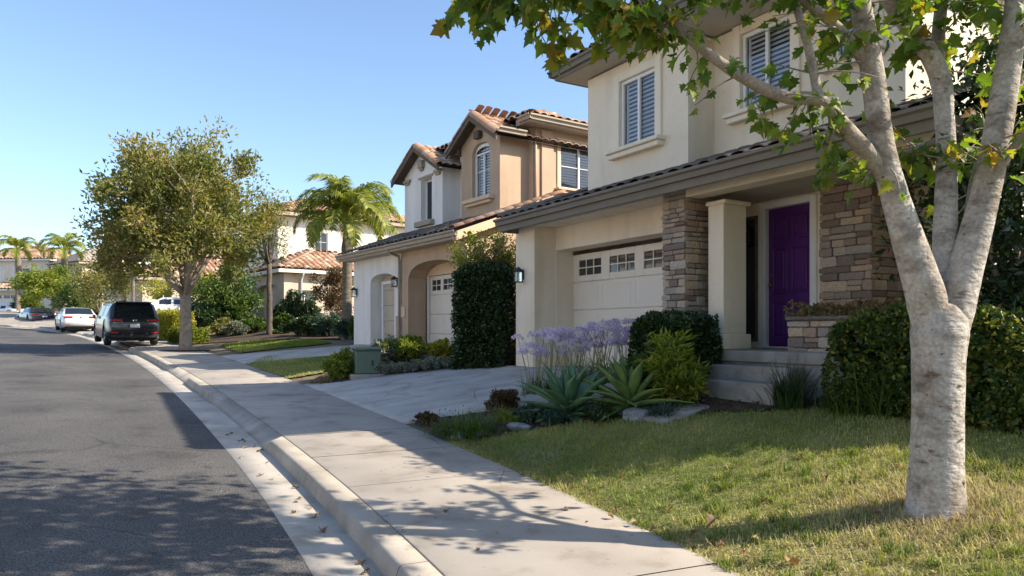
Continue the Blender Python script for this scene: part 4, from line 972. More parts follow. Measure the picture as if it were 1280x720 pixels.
rr_ = quadmesh("main_roof", [[(m1 + 0.05, n0 - 0.05, ez + 0.17), (m1 + 0.05, n1, ez + 0.17), (uc, n1 - 1.5, zr), (uc, n0 + hh, zr)], [(m0, n0 - 0.05, ez + 0.17), (m1 + 0.05, n0 - 0.05, ez + 0.17), (uc, n0 + hh, zr)], [(m0, n1, ez + 0.17), (m0, n0, ez + 0.17), (uc, n0 + hh, zr), (uc, n1 - 1.5, zr)], [(m1, n1, ez + .17), (m0, n1, ez + .17), (uc, n1 - 1.5, zr)]], 'roof_under', h2)
Us = Vector((-1, 0, pk)).normalized()
tiles(rr_, (m1 + 0.08, n0 - 0.05, ez + 0.18), (0, 1, 0), Us, n1 - n0, hh / -Us.x, clip=lambda a, l: l * 0.94 < a + 0.1, mass='tile_clay_mass', tw=0.26, sc=0.95, flat=0.65)
tiles(rr_, (m0, n0 - 0.08, ez + 0.18), (1, 0, 0), (0, 1, pk), m1 - m0, hh * 1.06, clip=lambda a, l: l * 0.94 < a and l * 0.94 < (m1 - m0) - a, mass='tile_clay_mass', tw=0.26, sc=0.95)
caps(rr_, (m1 + 0.04, n0 - 0.04, ez + 0.22), (uc, n0 + hh, zr + 0.06), 'tile_clay'); caps(rr_, (uc, n0 + hh, zr + 0.06), (uc, n1 - 1.5, zr + 0.06), 'tile_clay')
# ------------------------------------------------------------------ generic far houses
def hip(par, u0, u1, v0, v1, ze, pitch, ov, massmat, fm, sides='FR', tw=0.27, cap=True, captile='tile_clay', sc=0.95):
    a0, a1, b0, b1 = u0 - ov, u1 + ov, v0 - ov, v1 + ov
    f = MB(); f.box(a0, b0, ze, a1, b0 + 0.05, ze + 0.18); f.box(a0, b1 - 0.05, ze, a1, b1, ze + 0.18); f.box(a0, b0 + 0.051, ze, a0 + 0.05, b1 - 0.051, ze + 0.18); f.box(a1 - 0.05, b0 + 0.051, ze, a1, b1 - 0.051, ze + 0.18)
    f.add([(a0 + .02, b0 + .02, ze + .02), (a1 - .02, b0 + .02, ze + .02), (a1 - .02, b1 - .02, ze + .02), (a0 + .02, b1 - .02, ze + .02)], [(0, 1, 2, 3)])
    f.build("fascia", fm, par)
    h = min(a1 - a0, b1 - b0) / 2; z0 = ze + 0.17; zr = z0 + h * pitch
    if (a1 - a0) >= (b1 - b0): g0, g1 = (a0 + h, (b0 + b1) / 2, zr), (a1 - h + 1e-3, (b0 + b1) / 2, zr)
    else: g0, g1 = ((a0 + a1) / 2, b0 + h, zr), ((a0 + a1) / 2, b1 - h + 1e-3, zr)
    A, B, C, D = (a0, b0, z0), (a1, b0, z0), (a1, b1, z0), (a0, b1, z0)
    if (a1 - a0) >= (b1 - b0): fs = [[A, B, g1, g0], [B, C, g1], [C, D, g0, g1], [D, A, g0]]
    else: fs = [[A, B, g0], [B, C, g1, g0], [C, D, g1], [D, A, g0, g1]]
    rf = quadmesh("roof", fs, 'roof_under', par)
    k = 1 / math.sqrt(1 + pitch * pitch); ln = h / k
    wF, wR = a1 - a0, b1 - b0
    if 'F' in sides: tiles(rf, (a0, b0 - 0.04, z0 + .01), (1, 0, 0), (0, 1, pitch), wF, ln, clip=lambda a, l: l * k < a + .1 and l * k < wF - a + .1, mass=massmat, tw=tw, sc=sc)
    if 'R' in sides: tiles(rf, (a1 + 0.04, b0, z0 + .01), (0, 1, 0), (-1, 0, pitch), wR, ln, clip=lambda a, l: l * k < a + .1 and l * k < wR - a + .1, mass=massmat, tw=tw, sc=sc)
    if 'L' in sides: tiles(rf, (a0 - 0.04, b1, z0 + .01), (0, -1, 0), (1, 0, pitch), wR, ln, clip=lambda a, l: l * k < a + .1 and l * k < wR - a + .1, mass=massmat, tw=tw, sc=sc)
    if cap:
        up = lambda p: (p[0], p[1], p[2] + 0.06)
        caps(rf, up(B), up(g1 if (a1 - a0) >= (b1 - b0) else g0), captile); caps(rf, up(A), up(g0), captile); caps(rf, up(g0), up(g1), captile)
    return rf
def boxwalls(par, name, u0, u1, v0, v1, z0, z1, m, opsF=(), opsR=(), t=0.12):
    w = MB(); wall(w, MF(v0), u0, u1, z0, z1, opsF, t); wall(w, MR(u1), v0, v1, z0, z1, opsR, t); wall(w, ML(u0), v0, v1, z0, z1); wall(w, MK(v1), u0, u1, z0, z1)
    return w.build(name, m, par)

# white house behind the palm
h3 = emp("house", (*O3, Z3), RZ3, "white two-storey house with red clay roof behind the tall palm", "house", "houses along the street")
boxwalls(h3, "garage_wall", -4.76, 0, 0, 6, -1.5, 2.85, 'stucco_beige', [(-3.9, -1.0, -1.5, 2.35, 0.2)], [(0.6, 1.7, 0.6, 2.0)], 0.3)
garage_door(h3, MF(0), -3.92, -0.98, -0.3, 2.4, 0.31, 4, 6, [], 'garage_paint_tan')
window(h3, MR(0), 0.6, 1.7, 0.6, 2.0, 0.1, 1, (0, 1), 0.0, None, glass='glass_dark')
f = MB(); bar(f, MF(0), -4.80, -4.0, -1.5, 0.75, -0.05, -0.001, 0.02); bar(f, MF(0), -0.9, 0.05, -1.5, 0.75, -0.05, -0.001, 0.02); f.build("pier_base", 'stucco_ivory', h3)
dp = MB(); dp.tube([(0.42, 0.9, 2.9), (0.3, 0.9, 2.75), (0.08, 0.9, 2.5), (0.06, 0.9, 0.0)], 0.05, 8); dp.build("downpipe", 'white_paint', h3)
hip(h3, -4.76, 0, 0, 6, 2.86, 0.42, 0.45, 'tile_clay_mass', 'stucco_ivory', 'FRL', tw=0.34, sc=1.2)
lantern(h3, MF(0), -4.4, 1.9)
boxwalls(h3, "upper_wall", -9.5, -3.5, 1.0, 11, -1.5, 6.35, 'stucco_ivory', [(-5.6, -4.5, 3.9, 5.4)], [(3.2, 4.0, 4.5, 5.6), (7.0, 8.0, 4.0, 5.1)], 0.14)
window(h3, MF(1.0), -5.6, -4.5, 3.9, 5.4, 0.06, 1, (0, 1), 0.0, ('fascia_tan', 0.1, 0.1, 0.16), glass='glass_dark')
window(h3, MR(-3.5), 3.2, 4.0, 4.5, 5.6, 0.06, 0, (1, 1), 0.0, None, glass='glass_dark'); window(h3, MR(-3.5), 7.0, 8.0, 4.0, 5.1, 0.06, 1, (0, 0), 0.0, None, glass='glass_dark')
hip(h3, -9.5, -3.5, 1.0, 11, 6.36, 0.38, 0.55, 'tile_clay_mass', 'fascia_tan', 'FR', tw=0.34, sc=1.2)

def house_at(px, py, Y, rz, label, z=None):
    p = at(px, py, Y)
    return emp("house", (p.x, p.y, p.z if z is None else z), rz, label, "house", "houses along the street")
# low garage house behind the street tree: corner seen at px 178
d4 = math.atan2(-0.72, 0.69)
h4 = house_at(178, 396, 50, d4, "low beige house with red tiled hip roof behind the yellow hedge")
boxwalls(h4, "wall", -6, 0, 0, 9, -2.5, 2.5, 'stucco_beige', [(-4.5, -1.5, -1, 2.0)], [(0.9, 1.9, 0.5, 1.9), (3.0, 5.6, -0.6, 2.0)], 0.25)
garage_door(h4, MR(0), 2.98, 5.62, -0.6, 2.05, 0.26, 4, 6, [], 'garage_paint'); window(h4, MR(0), 0.9, 1.9, 0.5, 1.9, 0.1, 1, (0, 1), 0.0, None, glass='glass_dark')
garage_door(h4, MF(0), -4.52, -1.48, -1.0, 2.05, 0.26, 4, 6, [], 'garage_paint')
hip(h4, -6, 0, 0, 9, 2.51, 0.5, 0.5, 'tile_clay_mass', 'fascia_tan', 'FR', tw=0.36, sc=1.25)
# pale gabled house
h5 = house_at(147, 392, 62, math.atan2(-0.74, 0.67), "pale two-storey house with a steep front gable behind the parked cars")
gable(h5, -4.6, 0, 0, 10, -3, 5.2, 6.9, 'stucco_ivory', ov=0.4, ops=[(-2.9, -1.7, 2.7, 4.2)], t=0.15)
window(h5, MF(0), -2.9, -1.7, 2.7, 4.2, 0.06, 1, (0, 1), 0, None, glass='glass_dark')
f = MB(); f.lathe([(0.0, 0.02), (0.22, 0.02), (0.22, -0.05), (0.3, -0.05), (0.3, 0.02)], (-2.3, 0, 5.75), 12, axis='y'); f.build("gable_vent", 'fascia_tan', h5)
boxwalls(h5, "wing_wall", 0.01, 2.2, 3.2, 10, -3, 2.6, 'stucco_ivory', [(0.6, 1.5, 0.2, 1.8)]); hip(h5, 0.01, 2.2, 3.2, 10, 2.61, 0.45, 0.35, 'tile_clay_mass', 'fascia_tan', 'FR', tw=0.36, sc=1.25)
window(h5, MF(3.2), 0.6, 1.5, 0.2, 1.8, 0.06, 1, (0, 1), 0, None, glass='glass_dark')
# house with grey roof seen above the round tree
h6 = house_at(100, 388, 78, math.atan2(-0.6, 0.8), "grey-roofed house showing above the round street tree")
boxwalls(h6, "wall", -7.0, 0.4, 0, 9, -3, 4.9, 'stucco_beige', [(-2.6, -1.2, 2.6, 4.0), (-5.6, -4.2, 2.6, 4.0)], [(1, 2.2, 2.6, 4.0)])
for a in (-2.6, -5.6): window(h6, MF(0), a, a + 1.4, 2.6, 4.0, 0.06, 1, (0, 1), 0, None, glass='glass_dark')
window(h6, MR(0.4), 1, 2.2, 2.6, 4.0, 0.06, 1, (0, 1), 0, None, glass='glass_dark')
hip(h6, -7.0, 0.4, 0, 9, 4.91, 0.55, 0.5, 'tile_grey_mass', 'fascia_tan', 'FR', tw=0.4, sc=1.4)
# house across the bend, facing us
h7 = house_at(58, 393, 80, math.atan2(-0.12, 0.99), "cream two-storey house across the bend behind the white parked car")
boxwalls(h7, "upper_wall", -10, -1.0, 1.6, 10, -2, 6.0, 'stucco_ivory', [(-5.2, -3.4, 3.7, 5.2), (-8.6, -7.0, 3.7, 5.2)], [(3, 4.2, 3.7, 5.2)])
for a, b in ((-5.2, -3.4), (-8.6, -7.0)): window(h7, MF(1.6), a, b, 3.7, 5.2, 0.06, 1, (2, 2), 0, ('white_paint', 0.1, 0.1, 0.14), trim=('white_paint', 0.14, 0.04))
window(h7, MR(-1.0), 3, 4.2, 3.7, 5.2, 0.06, 1, (0, 1), 0, None, glass='glass_dark')
hip(h7, -10, -1.0, 1.6, 10, 6.0, 0.40, 0.5, 'tile_clay_mass', 'white_paint', 'FR', tw=0.4, sc=1.4)
boxwalls(h7, "garage_wall", -9.5, 0.6, 0, 1.59, -2, 2.75, 'stucco_ivory', [(-6.6, -2.6, -2, 2.2)], (), 0.25)
garage_door(h7, MF(0), -6.62, -2.58, -0.2, 2.25, 0.26, 4, 8, [(-6.3, -5.6), (-5.3, -4.6), (-4.5, -3.8), (-3.6, -2.9)], 'white_paint', (2, 1))
r = quadmesh("lower_roof", [[(-9.9, -0.5, 2.75), (1.0, -0.5, 2.75), (1.0, 1.59, 3.5), (-9.9, 1.59, 3.5)]], 'roof_under', h7)
tiles(r, (-9.9, -0.54, 2.78), (1, 0, 0), (0, 1, 0.36), 10.9, 2.2, mass='tile_clay_mass', tw=0.4, sc=1.4)
f = MB(); f.box(-9.9, -0.55, 2.58, 1.0, -0.5, 2.76); f.build("fascia", 'white_paint', h7)

# ------------------------------------------------------------------ unseen houses added across the street to bounce sunlight onto the shaded fronts
for i, (sy_, lb, wm) in enumerate(((SY(-2.0), "unseen ivory house added across the street for bounced sunlight, opposite the pale tree", 'stucco_ivory'), (SY(9.5), "unseen white house added across the street for bounced sunlight, opposite the purple door", 'stucco_white'), (SY(21.5), "unseen ivory house added across the street for bounced sunlight, opposite the tan one", 'stucco_ivory'), (SY(33.5), "unseen white house added across the street for bounced sunlight, opposite the palm", 'stucco_white'))):
    x, y = PSN(sy_, -ROADW - 8.0); tx_ = float(np.interp(sy_, KS, KT[:, 0])); ty_ = float(np.interp(sy_, KS, KT[:, 1]))
    ho = emp("house", (float(x), float(y), float(base(x, y))), math.atan2(ty_, tx_), lb, "house", "houses along the street")
    boxwalls(ho, "wall", -5.6, 5.6, 0, 10, -1.5, 5.6, wm, [(-4.8, -0.6, -1.5, 2.3), (1.2, 3.0, 0.8, 2.2), (-3.6, -2.0, 3.5, 4.8), (1.2, 3.0, 3.5, 4.8)], (), 0.2)
    garage_door(ho, MF(0), -4.82, -0.58, -0.1, 2.35, 0.21, 4, 8, [], 'garage_paint')
    for (a0, a1, z0, z1) in ((1.2, 3.0, 0.8, 2.2), (-3.6, -2.0, 3.5, 4.8), (1.2, 3.0, 3.5, 4.8)): window(ho, MF(0), a0, a1, z0, z1, 0.06, 1, (0, 1), 0, None, glass='glass_dark')
    hip(ho, -5.6, 5.6, 0, 10, 5.61, 0.38, 0.5, 'tile_clay_mass', 'fascia_tan', 'F', tw=0.36, sc=1.25, cap=False)
# ------------------------------------------------------------------ foliage kit
def unit(v): return v / np.maximum(np.linalg.norm(v, axis=1, keepdims=True), 1e-6)
def leaves_geo(P, size, aspect=0.5, out=None, droop=0.0, upw=0.3, fold=0.15):
    """folded diamond leaves at P; out = preferred pointing directions"""
    n = len(P); d = rng.normal(size=(n, 3))
    if out is not None: d = d * 0.7 + out
    d[:, 2] -= droop; d = unit(d)
    nr = rng.normal(size=(n, 3)); nr[:, 2] += upw * 2
    sd = unit(np.cross(d, nr)); nn = np.cross(sd, d)
    L = (size * rng.uniform(0.65, 1.25, n))[:, None]; Wd = L * aspect * 0.5
    b = P; t = P + d * L; m = P + d * L * 0.45
    l = m + sd * Wd + nn * L * fold; r = m - sd * Wd + nn * L * fold
    V = np.stack([b, l, t, r], 1).reshape(-1, 3)
    k = np.arange(n) * 4
    F = np.stack([np.c_[k, k + 2, k + 1], np.c_[k, k + 3, k + 2]], 1).reshape(-1, 3)
    return V, F
def leaf_obj(name, P, size, material, par=None, aspect=0.5, out=None, droop=0.0, rnd=None, upw=0.3):
    V, F = leaves_geo(P, size, aspect, out, droop, upw)
    r = rng.random(len(P)) if rnd is None else np.clip(rnd + rng.normal(0, 0.12, len(P)), 0, 1)
    return link_mesh(name, np_mesh(name, V, F, np.repeat(r, 2)), material, par)
def sph(n):
    v = unit(rng.normal(size=(n, 3))); return v
def crown_pts(c, rad, n_cl, per, cl_r, shell=0.55, zcut=-0.75, squash=1.0, seed=None):
    """clumped cloud of points inside an ellipsoid"""
    d = sph(n_cl * 2); d = d[d[:, 2] > zcut][:n_cl]
    rr = (shell + (1 - shell) * rng.random(len(d)) ** 0.6)
    rr *= 1 + 0.20 * np.sin(d[:, 0] * 5 + 1.3) * np.cos(d[:, 1] * 4 + d[:, 2] * 5) + rng.normal(0, 0.09, len(d))
    C = d * rr[:, None] * np.array(rad)
    k = rng.integers(int(per * 0.5), int(per * 1.5), len(C))
    idx = np.repeat(np.arange(len(C)), k)
    off = np.clip(rng.normal(size=(len(idx), 3)), -1.5, 1.5) * cl_r * rng.uniform(0.6, 1.3, (len(C), 1))[idx]
    off[:, 2] *= squash
    return C + np.array(c), C[idx] + off + np.array(c), idx
def limb(mb, p0, p1, r0, r1, bend=0.12, seg=7, n=6, up=0.15):
    p0, p1 = Vector(p0), Vector(p1); L = (p1 - p0).length
    off = Vector((random.uniform(-1, 1), random.uniform(-1, 1), random.uniform(-0.3, 0.6))) * bend * L
    pts, rs = [], []
    for i in range(n + 1):
        t = i / n; pts.append(p0.lerp(p1, t) + off * math.sin(math.pi * t) + Vector((0, 0, -up * L * 0.3 * math.sin(math.pi * t)))); rs.append(r0 + (r1 - r0) * t)
    mb.tube(pts, rs, seg); return pts
def tree(name, loc, label, cat, c, rad, fork, n_cl, per, cl_r, leaf, lsize, bark, r0, aspect=0.5, group=None, n_limb=7, shell=0.45, droop=0.0, zcut=-0.7, lean=(0, 0), rsmall=0.35, upw=0.3):
    """c: crown centre height above base, rad: radii; fork: height where the limbs start"""
    t = emp(name, loc, 0, label, cat, group)
    cc, P, idx = crown_pts((lean[0], lean[1], c), rad, n_cl, per, cl_r, shell, zcut)
    mb = MB(); n = 7; pts = [(random.uniform(-0.02, 0.02) + lean[0] * 0.25 * (k / n) ** 2, random.uniform(-0.02, 0.02) + lean[1] * 0.25 * (k / n) ** 2, -0.3 + (fork + 0.3) * k / n) for k in range(n + 1)]
    rs = [r0 * (1.25 if k == 0 else 1.12 if k == 1 else 1.0 - 0.2 * k / n) for k in range(n + 1)]
    mb.tube(pts, rs, 12); tr = mb.build("trunk", bark, t)
    top = pts[-1]
    ang0 = random.random() * 6
    lm = MB()
    ends = []
    for k in range(n_limb):
        a = ang0 + 2 * math.pi * k / n_limb + random.uniform(-0.3, 0.3); q = random.uniform(0.45, 0.75)
        e = (lean[0] + rad[0] * q * math.cos(a), lean[1] + rad[1] * q * math.sin(a), c + rad[2] * random.uniform(-0.25, 0.5))
        pp = limb(lm, (top[0], top[1], top[2] - 0.08), e, r0 * 0.52, r0 * 0.12, 0.1, 7); ends.append(pp)
    pp = limb(lm, top, (lean[0], lean[1], c + rad[2] * 0.7), r0 * 0.6, r0 * 0.1, 0.05); ends.append(pp)
    sel = rng.permutation(len(cc))[:min(len(cc), 70)]
    allp = [p for e in ends for p in e[2:]]
    for s in sel:
        q = Vector(cc[s]); b = min(allp, key=lambda v: (v - q).length + 0.6 * max(0, v.z - q.z)); limb(lm, b, q, r0 * 0.13, r0 * 0.04, 0.1, 5, 4)
    lm.build("branches", bark, t)
    rnd = rng.random(len(cc))[idx] * 0.7 + 0.3 * rng.random(len(P))
    o = leaf_obj("crown", P, lsize, leaf, t, aspect, out=unit(P - np.array((lean[0], lean[1], c - rad[2] * 0.5))) * 0.6, droop=droop, rnd=rnd, upw=upw)
    return t
def shrub(name, loc, label, cat, rad, n, lsize, leaf, group=None, aspect=0.5, stems=7, zc=None, clumps=26, upw=0.5, droop=0.0, stem_mat='bark_brown', core=True):
    """rounded bush: stems + leaf clumps down to the ground"""
    t = emp(name, loc, random.random() * 6, label, cat, group)
    zc = rad[2] * 0.95 if zc is None else zc
    cc, P, idx = crown_pts((0, 0, zc), (rad[0] * 0.86, rad[1] * 0.86, rad[2] * 0.86), clumps, n / clumps, min(rad) * 0.17, 0.6, -0.95)
    P = P[P[:, 2] > 0.0]; idx = idx[:len(P)]
    mb = MB()
    for k in range(stems):
        a = 6.283 * k / stems; limb(mb, (0.06 * math.cos(a), 0.06 * math.sin(a), -0.1), (rad[0] * 0.6 * math.cos(a), rad[1] * 0.6 * math.sin(a), zc + rad[2] * 0.3), 0.02, 0.006, 0.1, 5, 4)
    mb.build("stems", stem_mat, t)
    if core:
        # inner leaves that close the bush
        d = sph(int(n * 0.5)) * (rng.random((int(n * 0.5), 1)) ** 0.5) * np.array(rad) * 0.72 + np.array((0, 0, zc)); d = d[d[:, 2] > 0]
        P = np.r_[P, d]
    rnd = rng.random(len(P))
    leaf_obj("foliage", P, lsize, leaf, t, aspect, out=unit(P - np.array((0, 0, zc * 0.4))) * 0.8, rnd=rnd, upw=upw, droop=droop)
    return t
def hedge(name, loc, rz, label, dims, n, lsize, leaf, group=None, wob=0.06, aspect=0.55, cat="hedge", round_=0.0):
    """clipped box hedge: leaves in an uneven skin round a dense twiggy inside"""
    t = emp(name, loc, rz, label, cat, group); lx, ly, lz = dims
    A = np.array([ly * lz, ly * lz, lx * lz, lx * lz, lx * ly]); k = rng.choice(5, n, p=A / A.sum()); u = rng.random((n, 3))
    P = (u - np.array((0.5, 0.5, 0))) * np.array(dims)
    P[k == 0, 0] = -lx / 2; P[k == 1, 0] = lx / 2; P[k == 2, 1] = -ly / 2; P[k == 3, 1] = ly / 2; P[k == 4, 2] = lz
    O = np.zeros((n, 3)); O[k == 0, 0] = -1; O[k == 1, 0] = 1; O[k == 2, 1] = -1; O[k == 3, 1] = 1; O[k == 4, 2] = 1
    w = wob * (np.sin(P[:, 0] * 5.1 + P[:, 2] * 3) + np.sin(P[:, 1] * 4.3 + P[:, 2] * 6.1 + 2) + np.sin(P[:, 0] * 13 + P[:, 1] * 11 + P[:, 2] * 12)) / 2
    P = P + O * w[:, None] - O * (rng.random(n) ** 2 * min(lx, ly, lz) * 0.25)[:, None] + rng.normal(0, lsize * 0.25, (n, 3))
    if round_ > 0:
        q = P / (np.array((lx / 2, ly / 2, lz))); r = np.maximum(1.0, (np.abs(q[:, 0]) ** 4 + np.abs(q[:, 1]) ** 4 + np.clip(q[:, 2], 0, 2) ** 4) ** 0.25)
        P = P / (1 + round_ * (r - 1))[:, None]
    P[:, 2] = np.maximum(P[:, 2], 0.02)
    leaf_obj("foliage", P, lsize, leaf, t, aspect, out=O * 0.8, upw=0.5)
    m = rng.random((n // 3, 3)) - np.array((0.5, 0.5, 0)); m = m * np.array(dims) * np.array((0.86, 0.86, 0.93))
    inn = leaf_obj("inner_twigs", m, lsize * 1.6, leaf, t, 0.8)
    return t
def blades_geo(P, L, Wd, lean, seg=3, az=None, curl=1.0):
    n = len(P); az = rng.uniform(0, 2 * np.pi, n) if az is None else az
    hx, hy = np.cos(az), np.sin(az); sx, sy = -hy, hx
    V = np.zeros((n, seg + 1, 2, 3))
    for k in range(seg + 1):
        t = k / seg; th = lean * (0.35 + curl * t); r = L * t
        # position along an arc
        x = r * np.sin(th * 0.8); z = r * np.cos(th * 0.8)
        w = Wd * (1 - t ** 1.6) * 0.5 + 0.0004
        for j, sg in enumerate((-1, 1)):
            V[:, k, j, 0] = P[:, 0] + hx * x + sx * w * sg; V[:, k, j, 1] = P[:, 1] + hy * x + sy * w * sg; V[:, k, j, 2] = P[:, 2] + z
    V = V.reshape(-1, 3); b = np.arange(n)[:, None] * (2 * (seg + 1)) + np.arange(seg)[None, :] * 2; b = b.ravel()
    return V, np.c_[b, b + 1, b + 3, b + 2]
def blade_obj(name, P, L, Wd, lean, material, par=None, seg=3, rnd=None, curl=1.0, az=None):
    V, F = blades_geo(P, L, Wd, lean, seg, az, curl)
    r = rng.random(len(P)) if rnd is None else rnd
    return link_mesh(name, np_mesh(name, V, F, np.repeat(r, seg)), material, par)
def tussock(name, loc, label, n, L, Wd, leaf, lean=(0.1, 1.0), r0=0.12, group=None, cat="grass clump", seg=4, curl=1.3):
    t = emp(name, loc, random.random() * 6, label, cat, group)
    P = np.c_[rng.normal(0, r0 * 0.6, n), rng.normal(0, r0 * 0.6, n), np.zeros(n) - 0.02]
    az = np.arctan2(P[:, 1], P[:, 0]) + rng.normal(0, 0.6, n)
    o = blade_obj("leaves", P, L * rng.uniform(0.6, 1.15, n), Wd * rng.uniform(0.7, 1.3, n), rng.uniform(lean[0], lean[1], n), leaf, t, seg, curl=curl, az=az)
    o["kind"] = 'stuff'
    return t

# ------------------------------------------------------------------ lawns
lawn_edge = [pix(x, y) for x, y in ((566, 549), (602, 550), (650, 541), (720, 529), (800, 521), (900, 515), (1000, 512), (1120, 516), (1180, 524), (1240, 536), (1290, 548))]
sA, sB = SN(*pix(566, 552)[:2])[0][0], SY(0.5) - 6
front = [PSN(s, SWB - 0.035) for s in np.linspace(sB, sA, 60)]
lawn1 = [(float(a), float(b)) for a, b in front] + [(p[0], p[1]) for p in lawn_edge] + [(9.5, 6.2), (9.5, -2)]
polysheet("lawn", lawn1, 0.08, -0.012, 'lawn_soil')
def patchnoise(x, y):
    return (np.sin(x * 2.1 + 1.7 * np.sin(y * 1.3)) + np.sin(y * 2.7 + 1.1 * np.sin(x * 1.9 + 1)) + 0.6 * np.sin(x * 5.3 + y * 4.1) + 0.5 * np.sin(x * 9.7 - y * 8.3)) / 3.1
TB = pix(1170, 640)
def grow(name, poly, n, L, Wd, label, mat_='grass', dry=0.0, trunk=None, far=12.0):
    q = rand_in(poly, n)
    d = np.hypot(q[:, 0], q[:, 1]); q = q[d < far]
    pn = patchnoise(q[:, 0], q[:, 1]); r = 0.48 + 0.26 * pn + 0.16 * np.sin(q[:, 0] * 0.9 + 2.2 * np.sin(q[:, 1] * 0.7)) + rng.normal(0, 0.17, len(q)) + dry
    Lb = L * rng.uniform(0.5, 1.2, len(q)) * (1 + 0.25 * pn)
    if trunk is not None:
        dt = np.hypot(q[:, 0] - trunk[0], q[:, 1] - trunk[1]); k = np.exp(-(dt / 0.75) ** 2); r = r + 0.75 * k; Lb = Lb * (1 + 0.5 * k)
        s, nn = SN(q[:, 0], q[:, 1]); e = np.exp(-((nn - SWB) / 0.10) ** 2); r = r + 0.35 * e
        s0 = SN(*pix(960, 690)[:2])[0][0]; dd = np.exp(-((s - s0) / 0.9) ** 2 - ((nn - SWB - 0.25) / 0.5) ** 2); r = r + 0.4 * dd
        Lb = Lb * (1 - 0.5 * dd * (rng.random(len(q)) < 0.7))
    z = H(q[:, 0], q[:, 1]) - 0.004
    o = blade_obj(name, np.c_[q, z], Lb, Wd * rng.uniform(0.7, 1.3, len(q)), rng.uniform(0.2, 1.5, len(q)), mat_, None, 2, np.clip(r, 0, 1))
    tag(o, label, "grass", kind='stuff'); return o
grow("grass", lawn1, 250000, 0.048, 0.006, "short green and yellowed grass of the lawn round the pale tree", trunk=TB, far=13)
# lawn between the drives and the one beyond
lawn2 = [PSN(SN(*pix(316, 455)[:2])[0][0], SWB - 0.02), PSN(SN(*pix(368, 472)[:2])[0][0], SWB - 0.02)] + [pix(x, y)[:2] for x, y in ((405, 466), (425, 458), (445, 452), (520, 436), (470, 434), (380, 437), (330, 447))]
lawn2 = [(float(a), float(b)) for a, b in lawn2]
polysheet("lawn", lawn2, 0.1, 0.012, 'lawn_soil')
grow("grass", lawn2, 26000, 0.07, 0.014, "sunlit strip of grass in front of the tan house", far=60)
lawn3 = [pix(x, y)[:2] for x, y in ((276, 432), (300, 441), (345, 436), (415, 429), (395, 425.5), (340, 426), (300, 428))]
polysheet("lawn", lawn3, 0.2, 0.012, 'lawn_soil')
grow("grass", lawn3, 22000, 0.08, 0.02, "strip of grass beyond the tan house's drive", far=80)

# ------------------------------------------------------------------ planting beds
bedA = [pix(x, y)[:2] for x, y in ((512, 527), (566, 549), (602, 550), (650, 541), (720, 529), (800, 521), (900, 515), (1000, 512), (1120, 516), (1180, 524), (1240, 536), (1290, 548))] + [(9.0, 6.5), W1(8.9, 0.0), W1(4.6, -0.02), W1(4.3, -0.05), pix(660, 478)[:2]]
polysheet("planting_bed", bedA, 0.1, 0.006, 'mulch')
bedB = [pix(x, y)[:2] for x, y in ((385, 480), (440, 478), (560, 462), (650, 452), (640, 444), (520, 438), (447, 452), (420, 460))]
polysheet("planting_bed", bedB, 0.1, 0.008, 'mulch')
bedC = [pix(x, y)[:2] for x, y in ((240, 430), (300, 427), (400, 424), (480, 424), (500, 416), (300, 415), (250, 420))]
polysheet("planting_bed", bedC, 0.3, 0.008, 'mulch')
# walkway to the steps
patch("walkway", W1(3.4, -1.5), W1(3.4, -0.85), W1(6.3, -0.99), W1(6.3, -1.75), 'step_concrete', zC=None, zoff=0.03, nx=4, ny=8)
# bark chips in the near bed
q = rand_in(bedA, 4200); z = H(q[:, 0], q[:, 1]) + 0.012
V, F = leaves_geo(np.c_[q, z], np.full(len(q), 0.055), 0.55, out=np.zeros((len(q), 3)), upw=3.0); V[:, 2] = np.maximum(V[:, 2], np.repeat(z, 4) - 0.01)
o = link_mesh("bark_chips", np_mesh("bark_chips", V, F, np.repeat(rng.random(len(q)), 2)), 'chips'); tag(o, "bark chips and dry litter strewn over the planting bed", "mulch", kind='stuff')

# ------------------------------------------------------------------ agaves
def agave_leaf(L=0.55, Wd=0.12, curve=0.25, ch=0.35):
    """channelled, pointed succulent leaf along +y, thick at the base"""
    n = 10; vs = []; fs = []
    for i in range(n + 1):
        t = i / n
        w = Wd * (0.55 + 0.9 * t - 1.0 * t * t * 0.55) * (1 - t ** 5) * (1.0 if t < 0.55 else max(0.02, 1 - ((t - 0.55) / 0.45) ** 1.7))
        y = L * t; z = curve * L * (t ** 2) * -1 + 0.0
        th = 0.030 * (1 - t) + 0.004
        for k, x in enumerate((-1, -0.55, 0, 0.55, 1)): vs.append((x * w, y, z + ch * w * (x * x)))
        for k, x in enumerate((0.55, 0, -0.55)): vs.append((x * w * 0.9, y, z + ch * w * (x * x) - th))
    m = 8
    for i in range(n):
        for k in range(m): fs.append((i * m + k, i * m + (k + 1) % m, (i + 1) * m + (k + 1) % m, (i + 1) * m + k))
    return vs, fs
